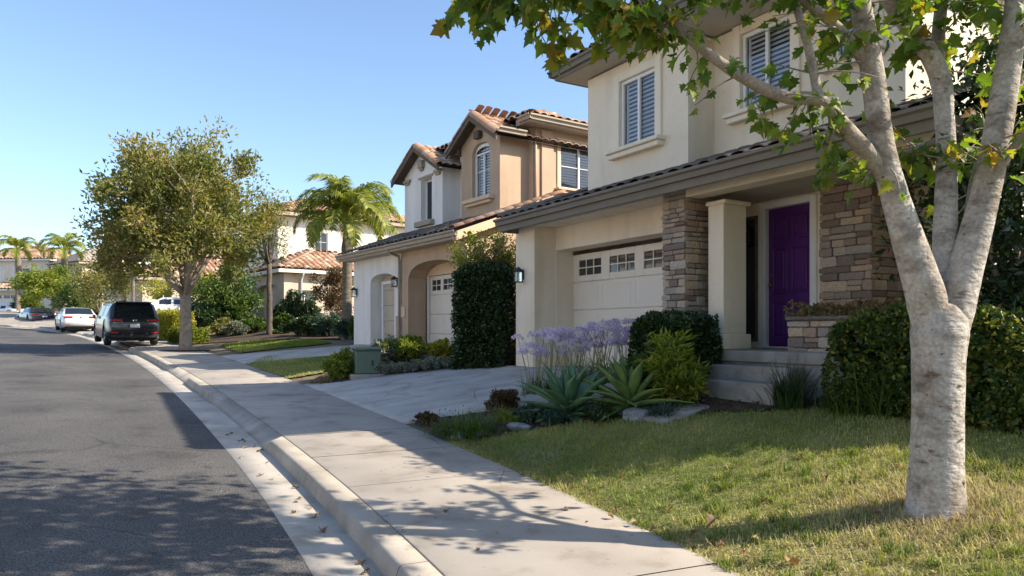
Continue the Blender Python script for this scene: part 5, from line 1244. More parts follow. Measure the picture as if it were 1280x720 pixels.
def agave(loc, label, material, L0, n, seed, name="agave"):
    t = emp(name, loc, seed, label, "agave", "agaves in the front bed"); rr = random.Random(seed)
    mes = []
    for q in range(4):
        me = bpy.data.meshes.new("leaf"); v, f = agave_leaf(L0, L0 * rr.uniform(0.125, 0.155), rr.uniform(-0.05, 0.22), rr.uniform(0.3, 0.5)); me.from_pydata(v, [], f); me.update(); me.materials.append(MATS[material]); me.polygons.foreach_set("use_smooth", [True] * len(f)); mes.append(me)
    mb = MB(); mb.tube([(0, 0, -0.12), (0, 0, 0.1), (0, 0, L0 * 0.3)], [0.07, 0.075, 0.03], 10); mb.build("stem", 'agave_edge', t)
    for k in range(n):
        f = k / n; a = k * 2.39996
        el = R(84) * (1 - f) + R(-6) * f + rr.uniform(-0.12, 0.12)
        s = (0.62 + 0.55 * min(1, f * 2.2)) * rr.uniform(0.85, 1.1) * (1 if f < 0.8 else 0.85)
        o = bpy.data.objects.new("leaf", rr.choice(mes)); col.objects.link(o); o.parent = t
        o.location = (0.03 * math.sin(-a), 0.03 * math.cos(a), 0.05 + 0.22 * (1 - f) * L0)
        o.rotation_euler = (el, rr.uniform(-0.15, 0.15), a); o.scale = (s, s, s)
    return t
def loc_pix(px, py, dz=0.0):
    x, y, z = pix(px, py); return (x, y, z + dz)
agave(loc_pix(711, 522, -0.02), "large blue-green agave with broad pointed leaves nearest the driveway", 'agave_blue', 0.76, 36, 1)
agave(loc_pix(788, 513, -0.02), "yellow-green agave with upright pointed leaves beside the grey rock", 'agave_green', 0.72, 34, 2)
agave(loc_pix(1283, 528, 0.0), "small agave in the shaded bed at the foot of the hedge", 'agave_blue', 0.46, 16, 5)

# ------------------------------------------------------------------ lilac flowers on tall stems
def flower_plant(loc, label, n, hmin, hmax, spread, seed):
    t = emp("flowering_plant", loc, 0, label, "flowering plant", "lilac flowers behind the agaves"); rr = random.Random(seed)
    st = MB(); heads = []
    for k in range(n):
        a = rr.uniform(0, 6.283); r = spread * math.sqrt(rr.random()); h = rr.uniform(hmin, hmax)
        x0, y0 = 0.25 * r * math.cos(a), 0.25 * r * math.sin(a); x1, y1 = r * math.cos(a), r * math.sin(a)
        st.tube([(x0, y0, -0.05), (x0 * 0.6 + x1 * 0.4, y0 * 0.6 + y1 * 0.4, h * 0.5), (x1, y1, h)], [0.0055, 0.005, 0.0038], 5)
        heads.append((x1, y1, h, rr.uniform(0.06, 0.10)))
    st.build("stems", 'stem_green', t)
    for (x, y, h, r) in heads:
        m = 90; d = sph(m); d[:, 2] = np.abs(d[:, 2]) * 0.9 - 0.25; P = np.array((x, y, h)) + d * r * rng.uniform(0.55, 1.1, (m, 1))
        leaf_obj("flower_head", P, 0.038, 'petal', t, 0.55, out=d * 1.2, rnd=np.clip(rng.random(m) * 0.6 + rr.random() * 0.4, 0, 1))
    nb = 70; P = np.c_[rng.normal(0, 0.1, nb), rng.normal(0, 0.1, nb), np.zeros(nb)]
    blade_obj("leaves", P, rng.uniform(0.3, 0.55, nb), np.full(nb, 0.018), rng.uniform(0.15, 0.9, nb), 'leaf_mid', t, 4)["kind"] = 'stuff'
    return t
FL = [(668, 500, 12, "palest lilac flower clump overhanging the driveway"), (688, 497, 13, "lilac flower clump above the blue-green agave's driveway side"), (712, 494, 14, "lilac flower clump directly behind the blue-green agave"), (738, 492, 14, "lilac flower clump between and behind the two agaves"),
      (764, 490, 14, "lilac flower clump just behind the yellow-green agave"), (790, 487, 13, "lilac flower clump beside the yellow strap-leaved shrub"), (750, 480, 12, "taller violet flower clump at the back, before the garage door"), (780, 477, 12, "violet flower clump at the back under the clipped hedge"), (722, 482, 10, "violet flower clump at the back nearest the garage pier")]
for i, (px, py, n, lb) in enumerate(FL):
    x, y, z = pix(px, py); flower_plant((x, y, z), lb, n, 0.70, 1.05, 0.36, 20 + i)

# ------------------------------------------------------------------ near bed plants
def lanceolate(loc, label, n, L, leaf, rad, group=None):
    t = emp("strap_leaved_shrub", loc, 0, label, "shrub", group)
    st = MB(); P = []; O = []
    for k in range(16):
        a = random.uniform(0, 6.283); r = rad * random.uniform(0.2, 1); e = Vector((r * math.cos(a), r * math.sin(a), random.uniform(0.25, 0.82)))
        pts = limb(st, (0, 0, -0.05), e, 0.012, 0.005, 0.1, 5, 6)
        for p in pts[2:]:
            for _ in range(n // 80):
                P.append(p + Vector((random.gauss(0, 0.05), random.gauss(0, 0.05), random.gauss(0, 0.05)))); O.append((math.cos(a) + random.gauss(0, .5), math.sin(a) + random.gauss(0, .5), random.uniform(-0.2, 1.2)))
    st.build("stems", 'stem_green', t)
    leaf_obj("foliage", np.array(P), L, leaf, t, 0.16, out=np.array(O), droop=0.1)
    return t
lanceolate(loc_pix(842, 506), "bright yellow-green shrub with narrow leaves beside the steps", 1900, 0.19, 'leaf_lime', 0.40)
lanceolate(loc_pix(812, 505), "narrow-leaved green shrub between the agave and the yellow shrub", 1200, 0.18, 'leaf_mid', 0.3)
x, y = W1(4.98, -0.36)
hedge("clipped_hedge", (x, y, H(x, y)), RZ1, "clipped dark green box hedge in front of the stone pillar", (1.42, 0.62, 1.12), 11000, 0.06, 'leaf_dark', wob=0.05, round_=0.7)
x, y = W1(6.95, -0.95)
x, y = W1(8.5, -0.12)
hedge("clipped_hedge", (x, y, H(x, y)), RZ1, "dark hedge with yellowing leaves below the low stone wall", (2.1, 0.78, 1.08), 13000, 0.06, 'leaf_hedge', wob=0.17, round_=0.7)
x, y = W1(10.3, 0.75)
hedge("clipped_hedge", (x, y, H(x, y)), RZ1, "glossy dark hedge showing to the right of the pale trunk", (2.6, 1.3, 1.35), 13000, 0.07, 'leaf_dark', wob=0.1, round_=0.4)
x, y = W1(7.4, 0.38)
hedge("dry_hedge", (x, y, Z1 + 0.84), RZ1, "sparse brown dried hedge on top of the low stone wall", (1.8, 0.34, 0.12), 1600, 0.05, 'leaf_dry', wob=0.05)
# ivy-clad column hedge at the end of the drive, with flowering vine above
x, y = W1(-0.95, -0.18)
hedge("tall_hedge", (x, y, H(x, y) - 0.1), RZ1 + 0.5, "tall clipped dark ivy hedge standing by the driveway at the garage corner", (1.25, 0.8, 2.28), 15000, 0.075, 'leaf_dark', wob=0.05, round_=0.3)
tv = emp("flowering_vine", (x + 0.15, y + 0.35, H(x, y)), 0, "loose vine with cream and russet sprays above the tall ivy hedge", "vine")
mb = MB(); P = []
for k in range(60):
    a = random.uniform(0, 6.28); r = random.uniform(0.3, 1.0); e = (r * math.cos(a) * 1.05 - 0.15, r * math.sin(a) * 0.6, random.uniform(2.15, 3.0) - 0.2 * r)
    pts = limb(mb, (random.uniform(-0.5, 0.5), 0.1, 1.9), e, 0.011, 0.004, 0.16, 5, 6)
    for p in pts[2:]:
        for _ in range(26): P.append(p + Vector((random.gauss(0, 0.07), random.gauss(0, 0.07), random.gauss(0, 0.07))))
for k in range(3): mb.tube([(-0.3 + 0.3 * k, 0.1, -0.1), (-0.25 + 0.28 * k, 0.12, 1.0), (-0.2 + 0.25 * k, 0.1, 2.0)], 0.02, 6)
mb.build("stems", 'bark_brown', tv)
P = np.array(P); n = len(P)
leaf_obj("foliage", P[: int(n * 0.6)], 0.075, 'leaf_bright', tv, 0.5); leaf_obj("dry_sprays", P[int(n * 0.6):int(n * 0.85)], 0.065, 'leaf_dry', tv, 0.5); leaf_obj("yellow_leaves", P[int(n * 0.85):], 0.07, 'leaf_yellow', tv, 0.5)
# grasses and ground cover
tussock("strap_grass", loc_pix(988, 510), "dark strap-leaved grass clump at the foot of the steps", 170, 0.62, 0.016, 'leaf_dark', (0.1, 0.95), 0.14)
tussock("strap_grass", loc_pix(1108, 519), "tall strap-leaved grass clump beside the pale trunk under the hedge", 260, 0.68, 0.016, 'leaf_mid', (0.1, 1.0), 0.2)
tussock("strap_grass", loc_pix(1062, 517), "low arching grass clump between the two strap grasses", 120, 0.42, 0.014, 'leaf_mid', (0.3, 1.2), 0.14)
tussock("grass_clump", loc_pix(592, 543), "shaggy green grass clump where the sidewalk meets the driveway", 520, 0.36, 0.012, 'leaf_mid', (0.2, 1.35), 0.3)
tussock("grass_clump", loc_pix(565, 540), "lower shaggy grass clump at the corner of the bed", 300, 0.26, 0.012, 'leaf_mid', (0.3, 1.4), 0.24)
tussock("grass_clump", loc_pix(640, 527), "green grass clump between the bronze bush and the rock", 260, 0.28, 0.012, 'leaf_bright', (0.3, 1.3), 0.2)
shrub("bronze_bush", loc_pix(629, 513), "small bronze-leaved bush at the driveway edge", "shrub", (0.26, 0.22, 0.17), 1500, 0.05, 'leaf_bronze', "small bushes in the near bed")
shrub("bronze_bush", loc_pix(535, 529), "tiny bronze bush at the driveway corner of the bed", "shrub", (0.22, 0.16, 0.08), 700, 0.045, 'leaf_bronze', "small bushes in the near bed")
shrub("ground_cover", loc_pix(668, 527), "blue-grey mat plant beside the large agave", "ground cover", (0.32, 0.24, 0.12), 1500, 0.04, 'leaf_bluegreen', "mat plants in the near bed")
shrub("ground_cover", loc_pix(750, 527), "dark green mat plant between the two agaves", "ground cover", (0.3, 0.2, 0.11), 1300, 0.045, 'leaf_dark', "mat plants in the near bed")
shrub("ground_cover", loc_pix(690, 531), "dark mat plant at the lawn edge under the large agave", "ground cover", (0.34, 0.2, 0.09), 1300, 0.04, 'leaf_bluegreen', "mat plants in the near bed")
tussock("spiky_rosette", loc_pix(828, 520), "dark spiky rosette in front of the walkway", 150, 0.24, 0.02, 'leaf_bluegreen', (0.3, 1.4), 0.1, cat="plant")
tussock("grass_clump", loc_pix(888, 470), "small green clump at the top of the steps", 120, 0.3, 0.014, 'leaf_mid', (0.3, 1.3), 0.16)
def rock(loc, s, label, seed):
    rr = random.Random(seed); import bmesh as _b
    bm = _b.new(); _b.ops.create_icosphere(bm, subdivisions=3, radius=1.0)
    ph = [rr.uniform(0, 6) for _ in range(6)]
    for v in bm.verts:
        c = v.co; k = 1 + 0.12 * math.sin(3 * c.x + ph[0]) + 0.12 * math.sin(4 * c.y + ph[1]) + 0.1 * math.sin(5 * c.z + ph[2]) + 0.06 * math.sin(9 * c.x + 7 * c.y + ph[3]) + rr.uniform(-0.02, 0.02)
        v.co = Vector((c.x * s[0], c.y * s[1], c.z * s[2])) * k
    me = bpy.data.meshes.new("rock"); bm.to_mesh(me); bm.free()
    o = link_mesh("rock", me, 'rock', None, loc=(loc[0], loc[1], loc[2] + s[2] * 0.35), rot=(0, 0, rr.uniform(0, 6)))
    tag(o, label, "rock", "rocks along the bed edge")
rock(loc_pix(794, 524), (0.19, 0.13, 0.09), "rounded blue-grey rock in front of the yellow-green agave", 1)
rock(loc_pix(650, 536), (0.17, 0.12, 0.07), "flat grey rock at the lawn edge near the grass clump", 2)
rock(loc_pix(574, 548), (0.13, 0.09, 0.06), "small pale rock at the sidewalk corner of the bed", 3)
rock(loc_pix(603, 545), (0.09, 0.07, 0.05), "smallest rock, beside the sidewalk corner rock", 4)

# ------------------------------------------------------------------ bed of the tan house
shrub("yellow_bush", loc_pix(427, 473), "yellow-green bush beside the green utility box, nearest the sidewalk", "shrub", (0.42, 0.36, 0.30), 2600, 0.075, 'leaf_bright', "bushes in the tan house's bed")
shrub("yellow_bush", loc_pix(512, 452), "wide yellow-green bush in front of the tan garage", "shrub", (0.75, 0.5, 0.33), 3600, 0.08, 'leaf_bright', "bushes in the tan house's bed")
shrub("yellow_bush", loc_pix(550, 449), "golden bush beside the tall ivy hedge", "shrub", (0.5, 0.4, 0.24), 2200, 0.08, 'leaf_yellow', "bushes in the tan house's bed")
shrub("yellow_bush", loc_pix(484, 455), "pale flowering bush just behind the green utility box", "shrub", (0.42, 0.4, 0.34), 2000, 0.08, 'leaf_grey', "bushes in the tan house's bed")
for (px, py, rx, lb) in ((505, 466, 0.7, "grey-green mat of ground cover next to the utility box"), (540, 462, 0.75, "grey-green mat of ground cover before the golden bush"), (570, 459, 0.5, "grey-green mat of ground cover touching the ivy hedge")):
    shrub("ground_cover", loc_pix(px, py), lb, "ground cover", (rx, 0.35, 0.13), 2200, 0.055, 'leaf_grey', "mats in the tan house's bed")
tussock("grass_clump", loc_pix(404, 478), "small dry tuft at the driveway corner below the utility box", 160, 0.22, 0.012, 'leaf_dry', (0.3, 1.3), 0.2)
shrub("leafy_bush", loc_pix(462, 427), "large yellow-tipped green bush before the white garage", "shrub", (0.85, 0.7, 0.62), 6000, 0.09, 'leaf_mid', "bushes at the white garage")
shrub("leafy_bush", loc_pix(491, 426), "silvery grey bush between the two garages", "shrub", (0.4, 0.4, 0.52), 2200, 0.08, 'leaf_grey', "bushes at the white garage")
shrub("leafy_bush", loc_pix(434, 424), "bluish bush at the palm's foot", "shrub", (0.6, 0.5, 0.38), 2600, 0.09, 'leaf_bluegreen', "bushes at the white garage")
# utility box
ux, uy, uz = pix(458, 470)
ub = emp("utility_box", (ux, uy, uz), R(20), "green metal utility box on a concrete pad beside the drive", "utility box")
mb = MB(); mb.bbox(-0.5, -0.45, -0.15, 0.5, 0.45, 0.06, 0.02); mb.build("pad", 'concrete', ub)
mb = MB(); mb.bbox(-0.37, -0.33, 0.06, 0.37, 0.33, 0.66, 0.03); mb.build("cabinet", 'box_green', ub)
mb = MB(); mb.bbox(-0.40, -0.36, 0.662, 0.40, 0.36, 0.75, 0.035); mb.build("lid", 'box_green', ub)
mb = MB(); mb.bbox(0.10, -0.345, 0.28, 0.16, -0.329, 0.42, 0.004); mb.build("latch", 'black_metal', ub); ub.scale = (0.74, 0.74, 0.86)
# ------------------------------------------------------------------ foreground sycamore
Y0 = TB[1]
def sy(px, py, Y): return at(px, py, Y)
syc = emp("sycamore_tree", (TB[0], TB[1], TB[2]), 0, "pale multi-stemmed sycamore with lobed leaves on the front lawn", "tree")
off = Vector((TB[0], TB[1], TB[2]))
def loc_(pts): return [p - off for p in pts]
def branch(name, spec, material, seg=14, sub=4, rough=0.0, k=1.0):
    """spec: list of (px, py, Y, radius in px)"""
    P = [sy(a, b, c) for a, b, c, r in spec]; Rr = [r * c / FPX * (1.0 if i < 2 else (1 + k) / 2 if i == 2 else k) for i, (a, b, c, r) in enumerate(spec)]
    pts, rs = [], []
    n = len(P)
    for i in range(n - 1):
        p0, p1, p2, p3 = P[max(i - 1, 0)], P[i], P[i + 1], P[min(i + 2, n - 1)]
        for k in range(sub):
            t = k / sub
            q = 0.5 * ((2 * p1) + (p2 - p0) * t + (2 * p0 - 5 * p1 + 4 * p2 - p3) * t * t + (3 * p1 - p0 - 3 * p2 + p3) * t ** 3)
            pts.append(q); rs.append(Rr[i] + (Rr[i + 1] - Rr[i]) * t)
    pts.append(P[-1]); rs.append(Rr[-1])
    mb = MB(); mb.tube(loc_(pts), rs, seg, jitter=rough); mb.build(name, material, syc)
    return pts
branch("trunk", [(1168, 662, Y0, 43), (1169, 648, Y0, 39), (1170, 628, Y0, 34), (1170, 590, Y0, 31), (1172, 520, Y0, 29), (1173, 450, Y0, 30), (1174, 418, Y0, 33), (1176, 396, Y0, 30), (1178, 380, Y0, 20)], 'bark_pale', 26, 5, 0.012)
bA = branch("limb", [(1168, 430, Y0, 22), (1160, 380, Y0, 24), (1145, 330, Y0 - 0.05, 24), (1120, 250, Y0 - 0.1, 22), (1102, 180, Y0 - 0.15, 20), (1092, 100, Y0 - 0.2, 19), (1078, 20, Y0 - 0.25, 17), (1066, -60, Y0 - 0.3, 15), (1050, -170, Y0 - 0.3, 12), (1020, -300, Y0 - 0.3, 8)], 'bark_pale', 18, 5, 0.015, 0.74)
bB = branch("limb", [(1180, 420, Y0, 18), (1181, 350, Y0 + 0.1, 16), (1182, 270, Y0 + 0.15, 15.5), (1183, 200, Y0 + 0.2, 15), (1180, 140, Y0 + 0.2, 15), (1176, 100, Y0 + 0.2, 16), (1160, 65, Y0 + 0.15, 15), (1130, 25, Y0 + 0.1, 14), (1100, -20, Y0, 13), (1060, -110, Y0 - 0.2, 9), (1010, -220, Y0 - 0.4, 6)], 'bark_pale', 16, 5, 0.015, 0.76)
bB2 = branch("limb", [(1174, 105, Y0 + 0.2, 9), (1172, 60, Y0 + 0.3, 8), (1176, 10, Y0 + 0.4, 7.5), (1182, -60, Y0 + 0.5, 6), (1190, -200, Y0 + 0.8, 4)], 'bark_branch', 10)
bC = branch("limb", [(1182, 430, Y0, 22), (1192, 385, Y0, 24), (1208, 330, Y0, 23), (1230, 250, Y0, 22), (1248, 160, Y0, 21), (1262, 70, Y0, 19), (1272, 0, Y0, 18), (1280, -90, Y0, 15), (1290, -220, Y0, 10)], 'bark_pale', 18, 5, 0.015, 0.76)
bD = branch("limb", [(1205, 330, Y0 + 0.1, 8), (1212, 270, Y0 + 0.25, 7), (1225, 200, Y0 + 0.5, 6), (1255, 140, Y0 + 0.9, 5), (1300, 60, Y0 + 1.2, 4)], 'bark_branch', 8)
bE = branch("branch", [(1107, 222, Y0 - 0.12, 11), (1092, 200, Y0 - 0.15, 11), (1068, 172, Y0 - 0.25, 11), (1045, 145, Y0 - 0.4, 10.5), (1022, 124, Y0 - 0.5, 10.5), (985, 122, Y0 - 0.55, 10), (945, 106, Y0 - 0.6, 9.5), (900, 78, Y0 - 0.7, 8.5), (858, 45, Y0 - 0.75, 7.5), (825, 14, Y0 - 0.8, 6.5), (790, -8, Y0 - 0.85, 5.5), (730, -34, Y0 - 0.9, 4.5), (660, -48, Y0 - 0.95, 3.5), (590, -45, Y0 - 1.0, 2.5)], 'bark_branch', 10, k=0.78)
bF = branch("branch", [(1024, 126, Y0 - 0.5, 7), (1018, 95, Y0 - 0.5, 6), (1008, 50, Y0 - 0.5, 5.5), (994, 5, Y0 - 0.5, 5), (975, -50, Y0 - 0.5, 4), (940, -130, Y0 - 0.5, 3)], 'bark_branch', 8)
bG = branch("branch", [(1089, 90, Y0 - 0.2, 8), (1080, 76, Y0 - 0.22, 7.5), (1058, 46, Y0 - 0.3, 7), (1030, 20, Y0 - 0.4, 6.5), (995, -5, Y0 - 0.5, 6), (930, -45, Y0 - 0.7, 5), (850, -90, Y0 - 0.9, 4), (760, -120, Y0 - 1.1, 3)], 'bark_branch', 8)
bH = branch("branch", [(1228, 246, Y0, 7), (1252, 205, Y0 - 0.1, 6.5), (1285, 165, Y0 - 0.2, 5), (1330, 130, Y0 - 0.3, 4)], 'bark_branch', 8)
bI = branch("branch", [(852, 42, Y0 - 0.75, 4.5), (838, 20, Y0 - 0.8, 4), (830, -5, Y0 - 0.8, 3.5), (815, -60, Y0 - 0.8, 3)], 'bark_branch', 6)
bJ = branch("branch", [(1183, 175, Y0 + 0.2, 5), (1160, 180, Y0 + 0.3, 4.5), (1130, 190, Y0 + 0.4, 4), (1105, 188, Y0 + 0.5, 3)], 'bark_branch', 6)
# scars on the trunk: rough dark patches and eyes slightly proud of the bark
def scar(px, py, w, h, r_px, seed, cx):
    rr = random.Random(seed); n = 14; mb = MB(); vs = []
    ctr = sy(cx, py, Y0)
    for ring in (1.0, 0.55):
        for k in range(n):
            a = 6.283 * k / n; q = rr.uniform(0.7, 1.15) * ring
            x = px + w * q * math.cos(a); yv = py + h * q * math.sin(a)
            dx = (x - cx); dep = math.sqrt(max(0.0, r_px ** 2 - dx * dx)) * Y0 / FPX
            p = sy(x, yv, Y0); p.y = Y0 - dep - (0.004 if ring == 1.0 else 0.009); vs.append(p - off)
    fs = [(k, (k + 1) % n, n + (k + 1) % n, n + k) for k in range(n)] + [tuple(range(n, 2 * n))]
    mb.add(vs, fs, True); mb.build("bark_scar", 'bark_scar', syc)
for (a, b, w_, h_) in ((1150, 560, 3, 2), (1186, 545, 4, 1.6), (1160, 505, 2.5, 1.5), (1190, 598, 2, 3), (1155, 612, 2, 2.5), (1183, 480, 4, 1.5), (1152, 470, 3, 1.5), (1192, 628, 6, 9)):
    scar(a, b, w_, h_, 31 if b > 520 else 30, int(a * 7 + b), 1171)

# leaves: five-lobed
def lobed(seed):
    rr = random.Random(seed)
    # outline (half), tip at +y, base at 0
    half = [(0.0, 0.0), (0.10, -0.04), (0.34, 0.02), (0.24, 0.16), (0.52, 0.34), (0.47, 0.42), (0.30, 0.42), (0.36, 0.62), (0.20, 0.64), (0.0, 1.0)]
    pts = [(x * rr.uniform(0.88, 1.1), y * rr.uniform(0.94, 1.05)) for x, y in half]
    other = [(-x * rr.uniform(0.88, 1.1), y * rr.uniform(0.94, 1.05)) for x, y in half[1:-1]]
    ring = pts + other[::-1]
    cz = rr.uniform(0.12, 0.5)
    def zf(x, y): return cz * abs(x) * 1.3 - 0.55 * cz * y * y + rr.uniform(-0.02, 0.02)
    vs = [(0.0, 0.36, -0.02)] + [(x, y, zf(x, y)) for x, y in ring]
    n = len(ring); fs = [(0, 1 + k, 1 + (k + 1) % n) for k in range(n)]
    # short stalk
    b = len(vs); vs += [(-0.012, -0.3, 0.02), (0.012, -0.3, 0.02), (0.012, 0.02, 0.0), (-0.012, 0.02, 0.0)]; fs += [(b, b + 1, b + 2), (b, b + 2, b + 3)]
    return np.array(vs), np.array(fs)
LOBES = [lobed(q) for q in range(9)]
leaf_me = []
for v, f in LOBES:
    me = np_mesh("leaf", v, f); me.materials.append(MATS['sycamore_leaf']); leaf_me.append(me)
def rot_to(d, n):
    """matrices with local y along d and local z near n"""
    y = unit(d); x = unit(np.cross(y, n)); z = np.cross(x, y); return np.stack([x, y, z], 2)
twm = MB(); Lp, Ld, Ls = [], [], []
def twig(p, d, L, n, droop=0.5, size=0.14, spread=0.8):
    d = Vector(d).normalized(); pts = [p]; q = p.copy()
    for k in range(4):
        d = (d + Vector((random.gauss(0, 0.18), random.gauss(0, 0.18), random.gauss(0, 0.12) - droop * 0.16))).normalized(); q = q + d * L / 4; pts.append(q.copy())
    twm.tube(loc_(pts), [0.008, 0.006, 0.005, 0.004, 0.003], 5)
    for k in range(n):
        t = random.uniform(0.15, 1.0) * 4; i = min(3, int(t)); a = pts[i].lerp(pts[i + 1], t - i)
        dd = Vector((random.gauss(0, spread), random.gauss(0, spread), random.gauss(-0.35, spread * 0.7))) + d * 0.8
        a = a + dd.normalized() * 0.06
        Lp.append(a); Ld.append(dd.normalized()); Ls.append(size * random.uniform(0.6, 1.25))
def twigs_on(pts, i0, i1, count, L, n, down=0.3, size=0.14, dirbias=(0, 0, 0)):
    m = len(pts); 
    for _ in range(count):
        t = random.uniform(i0, i1) * (m - 1); i = min(m - 2, int(t)); p = pts[i].lerp(pts[i + 1], t - i)
        a = random.uniform(0, 6.283); d = Vector((math.cos(a), math.sin(a) * 0.9, random.uniform(-0.5, 0.9) - down)) + Vector(dirbias)
        twig(p, d, L * random.uniform(0.5, 1.2), n, 0.6, size)
twigs_on(bE, 0.66, 1.0, 50, 0.32, 10, 0.30, 0.10, (-0.25, 0, 0))    # hanging mass at upper left
twigs_on(bE, 0.22, 0.62, 9, 0.28, 6, 0.15, 0.10)
twigs_on(bE, 0.05, 0.4, 8, 0.38, 9, 0.5, 0.11)
twigs_on(bF, 0.1, 1.0, 11, 0.4, 8, 0.1, 0.11)
twigs_on(bG, 0.2, 1.0, 14, 0.4, 8, 0.0, 0.105)
twigs_on(bI, 0.1, 1.0, 10, 0.4, 9, 0.1, 0.13)
twigs_on(bA, 0.62, 1.0, 26, 0.6, 10, 0.0, 0.14)
twigs_on(bA, 0.40, 0.7, 3, 0.4, 6, 0.2, 0.11, (-0.5, 0, 0))
twigs_on(bB, 0.6, 1.0, 20, 0.5, 9, 0.0, 0.12)
twigs_on(bB2, 0.1, 1.0, 16, 0.5, 10, 0.1, 0.14)
twigs_on(bC, 0.65, 1.0, 26, 0.6, 10, 0.1, 0.14)
twigs_on(bJ, 0.1, 1.0, 16, 0.42, 9, 0.0, 0.13)
twigs_on(bD, 0.3, 1.0, 14, 0.5, 9, 0.1, 0.13)
twigs_on(bH, 0.3, 1.0, 8, 0.4, 8, 0.1, 0.13)
# hanging sprays: (px, py start, px end, Y)
for (px, py, ex, ey, Y, n) in ((590, -30, 585, 35, 5.0, 10), (610, -30, 600, 45, 5.1, 12), (640, -40, 655, 75, 5.0, 15), (660, -40, 650, 40, 5.2, 14), (690, -40, 695, 50, 5.1, 12), (715, -40, 712, 45, 5.2, 12), (745, -30, 755, 60, 5.2, 13), (760, -20, 745, 75, 5.1, 12), (625, -30, 622, 35, 5.3, 12),
                             (880, 70, 850, 110, 5.3, 12), (860, 55, 842, 70, 5.2, 12), (920, 95, 870, 130, 5.4, 8), (960, 110, 955, 165, 5.5, 12), (945, 105, 940, 160, 5.5, 10), (1040, 150, 1010, 215, 5.6, 16), (1060, 170, 1030, 220, 5.6, 16), (1010, 120, 1000, 180, 5.5, 10), (1075, 190, 1050, 200, 5.7, 14), (700, -40, 680, 40, 5.3, 14), (640, -40, 625, 20, 5.2, 14), (730, -40, 735, 25, 5.3, 12), (780, -20, 775, 20, 5.2, 8), (670, -40, 672, 20, 5.0, 12), (1190, 200, 1200, 215, 6.3, 10)):
    a = sy(px, py, Y); b = sy(ex, ey, Y); twig(a, b - a, (b - a).length * 1.05, n, 0.2, 0.125, 0.55)
twm.build("twigs", 'bark_branch', syc)["kind"] = 'stuff'
# upper crown, above the picture: casts the dappled shade
NC = 300
cc, P, idx = crown_pts((1.9, 4.9, 6.1), (3.6, 2.2, 1.75), 125, 34, 0.36, 0.3, -0.95)
keep = (P[:, 2] > 4.55 + 0.12 * np.clip(P[:, 1] - 5.5, -2, 4)) & ((EZ + P[:, 1] * 420 / FPX) < P[:, 2])
P = P[keep]
crm = MB()
for s in rng.permutation(len(cc))[:60]:
    q = Vector(cc[s]); allp = bA[-12:] + bB[-10:] + bC[-10:] + bG[-10:] + bE[-10:]; b = min(allp, key=lambda v: (v - q).length); pts = limb(crm, b, q, 0.02, 0.006, 0.1, 5, 4)
crm.v = [tuple(Vector(v) - off) for v in crm.v]; crm.build("upper_branches", 'bark_branch', syc)
allP = np.concatenate([np.array([tuple(p) for p in Lp]), P]); allD = np.concatenate([np.array([tuple(d) for d in Ld]), rng.normal(size=(len(P), 3)) * [1, 1, 0.5] + [0, 0, -0.2]])
allS = np.concatenate([np.array(Ls), rng.uniform(0.10, 0.18, len(P))])
Nn = rng.normal(size=(len(allP), 3)) * 0.7 + np.array((0.1, -0.35, 0.75)); Mr = rot_to(allD, Nn)
proj_y = HY - (allP[:, 2] - EZ) / allP[:, 1] * FPX; proj_x = 640 + allP[:, 0] / allP[:, 1] * FPX
clear = ((proj_x > 742) & (proj_x < 838) & (proj_y > 72)) | ((proj_x > 660) & (proj_x <= 742) & (proj_y > 92)) | ((proj_x > 880) & (proj_x < 990) & (proj_y > 205)) | ((proj_x > 1190) & (proj_x < 1262) & (proj_y > 225))
vis = (proj_y > 4) & (proj_y < 300) & (proj_x > 540) & (proj_x < 1276)
score = allS / allP[:, 1] * vis
order = np.argsort(-score); clear |= (proj_x > 830) & (proj_x < 1280) & (proj_y > 30) & (rng.random(len(allP)) < 0.38)
allS = np.where((proj_y > 0) & (proj_x > 800), allS * 0.88, allS)
order = order[~clear[order]]; pick = order[:NC]; rest = np.setdiff1d(np.arange(len(allP))[~clear], pick)
for i in pick:
    o = bpy.data.objects.new("leaf", leaf_me[i % 9]); col.objects.link(o); o.parent = syc
    m = Matrix(Mr[i].tolist()).to_4x4(); m.translation = Vector(allP[i]) - off; o.matrix_local = m @ Matrix.Scale(float(allS[i]), 4)
Vs, Fs, Rn, base_i = [], [], [], 0
for i in rest:
    v, f = LOBES[i % 9]; Vs.append((Mr[i] @ (v * allS[i]).T).T + allP[i] - np.array(off)); Fs.append(f + base_i); base_i += len(v); Rn.append(np.full(len(f), rng.random()))
o = link_mesh("foliage", np_mesh("foliage", np.concatenate(Vs), np.concatenate(Fs), np.concatenate(Rn)), 'sycamore_mass', syc); o["kind"] = 'stuff'
# straw at the foot of the trunk
n = 2600; a = rng.uniform(0, 6.283, n); r = 0.2 + np.abs(rng.normal(0, 0.33, n)); q = np.c_[TB[0] + r * np.cos(a) * 1.2, TB[1] + r * np.sin(a)]
o = blade_obj("dry_grass", np.c_[q, H(q[:, 0], q[:, 1]) - 0.003], rng.uniform(0.05, 0.14, n), np.full(n, 0.004), rng.uniform(0.5, 1.6, n), 'straw', None, 3)
tag(o, "straw-coloured dead grass heaped round the foot of the pale tree", "dry grass", kind='stuff')

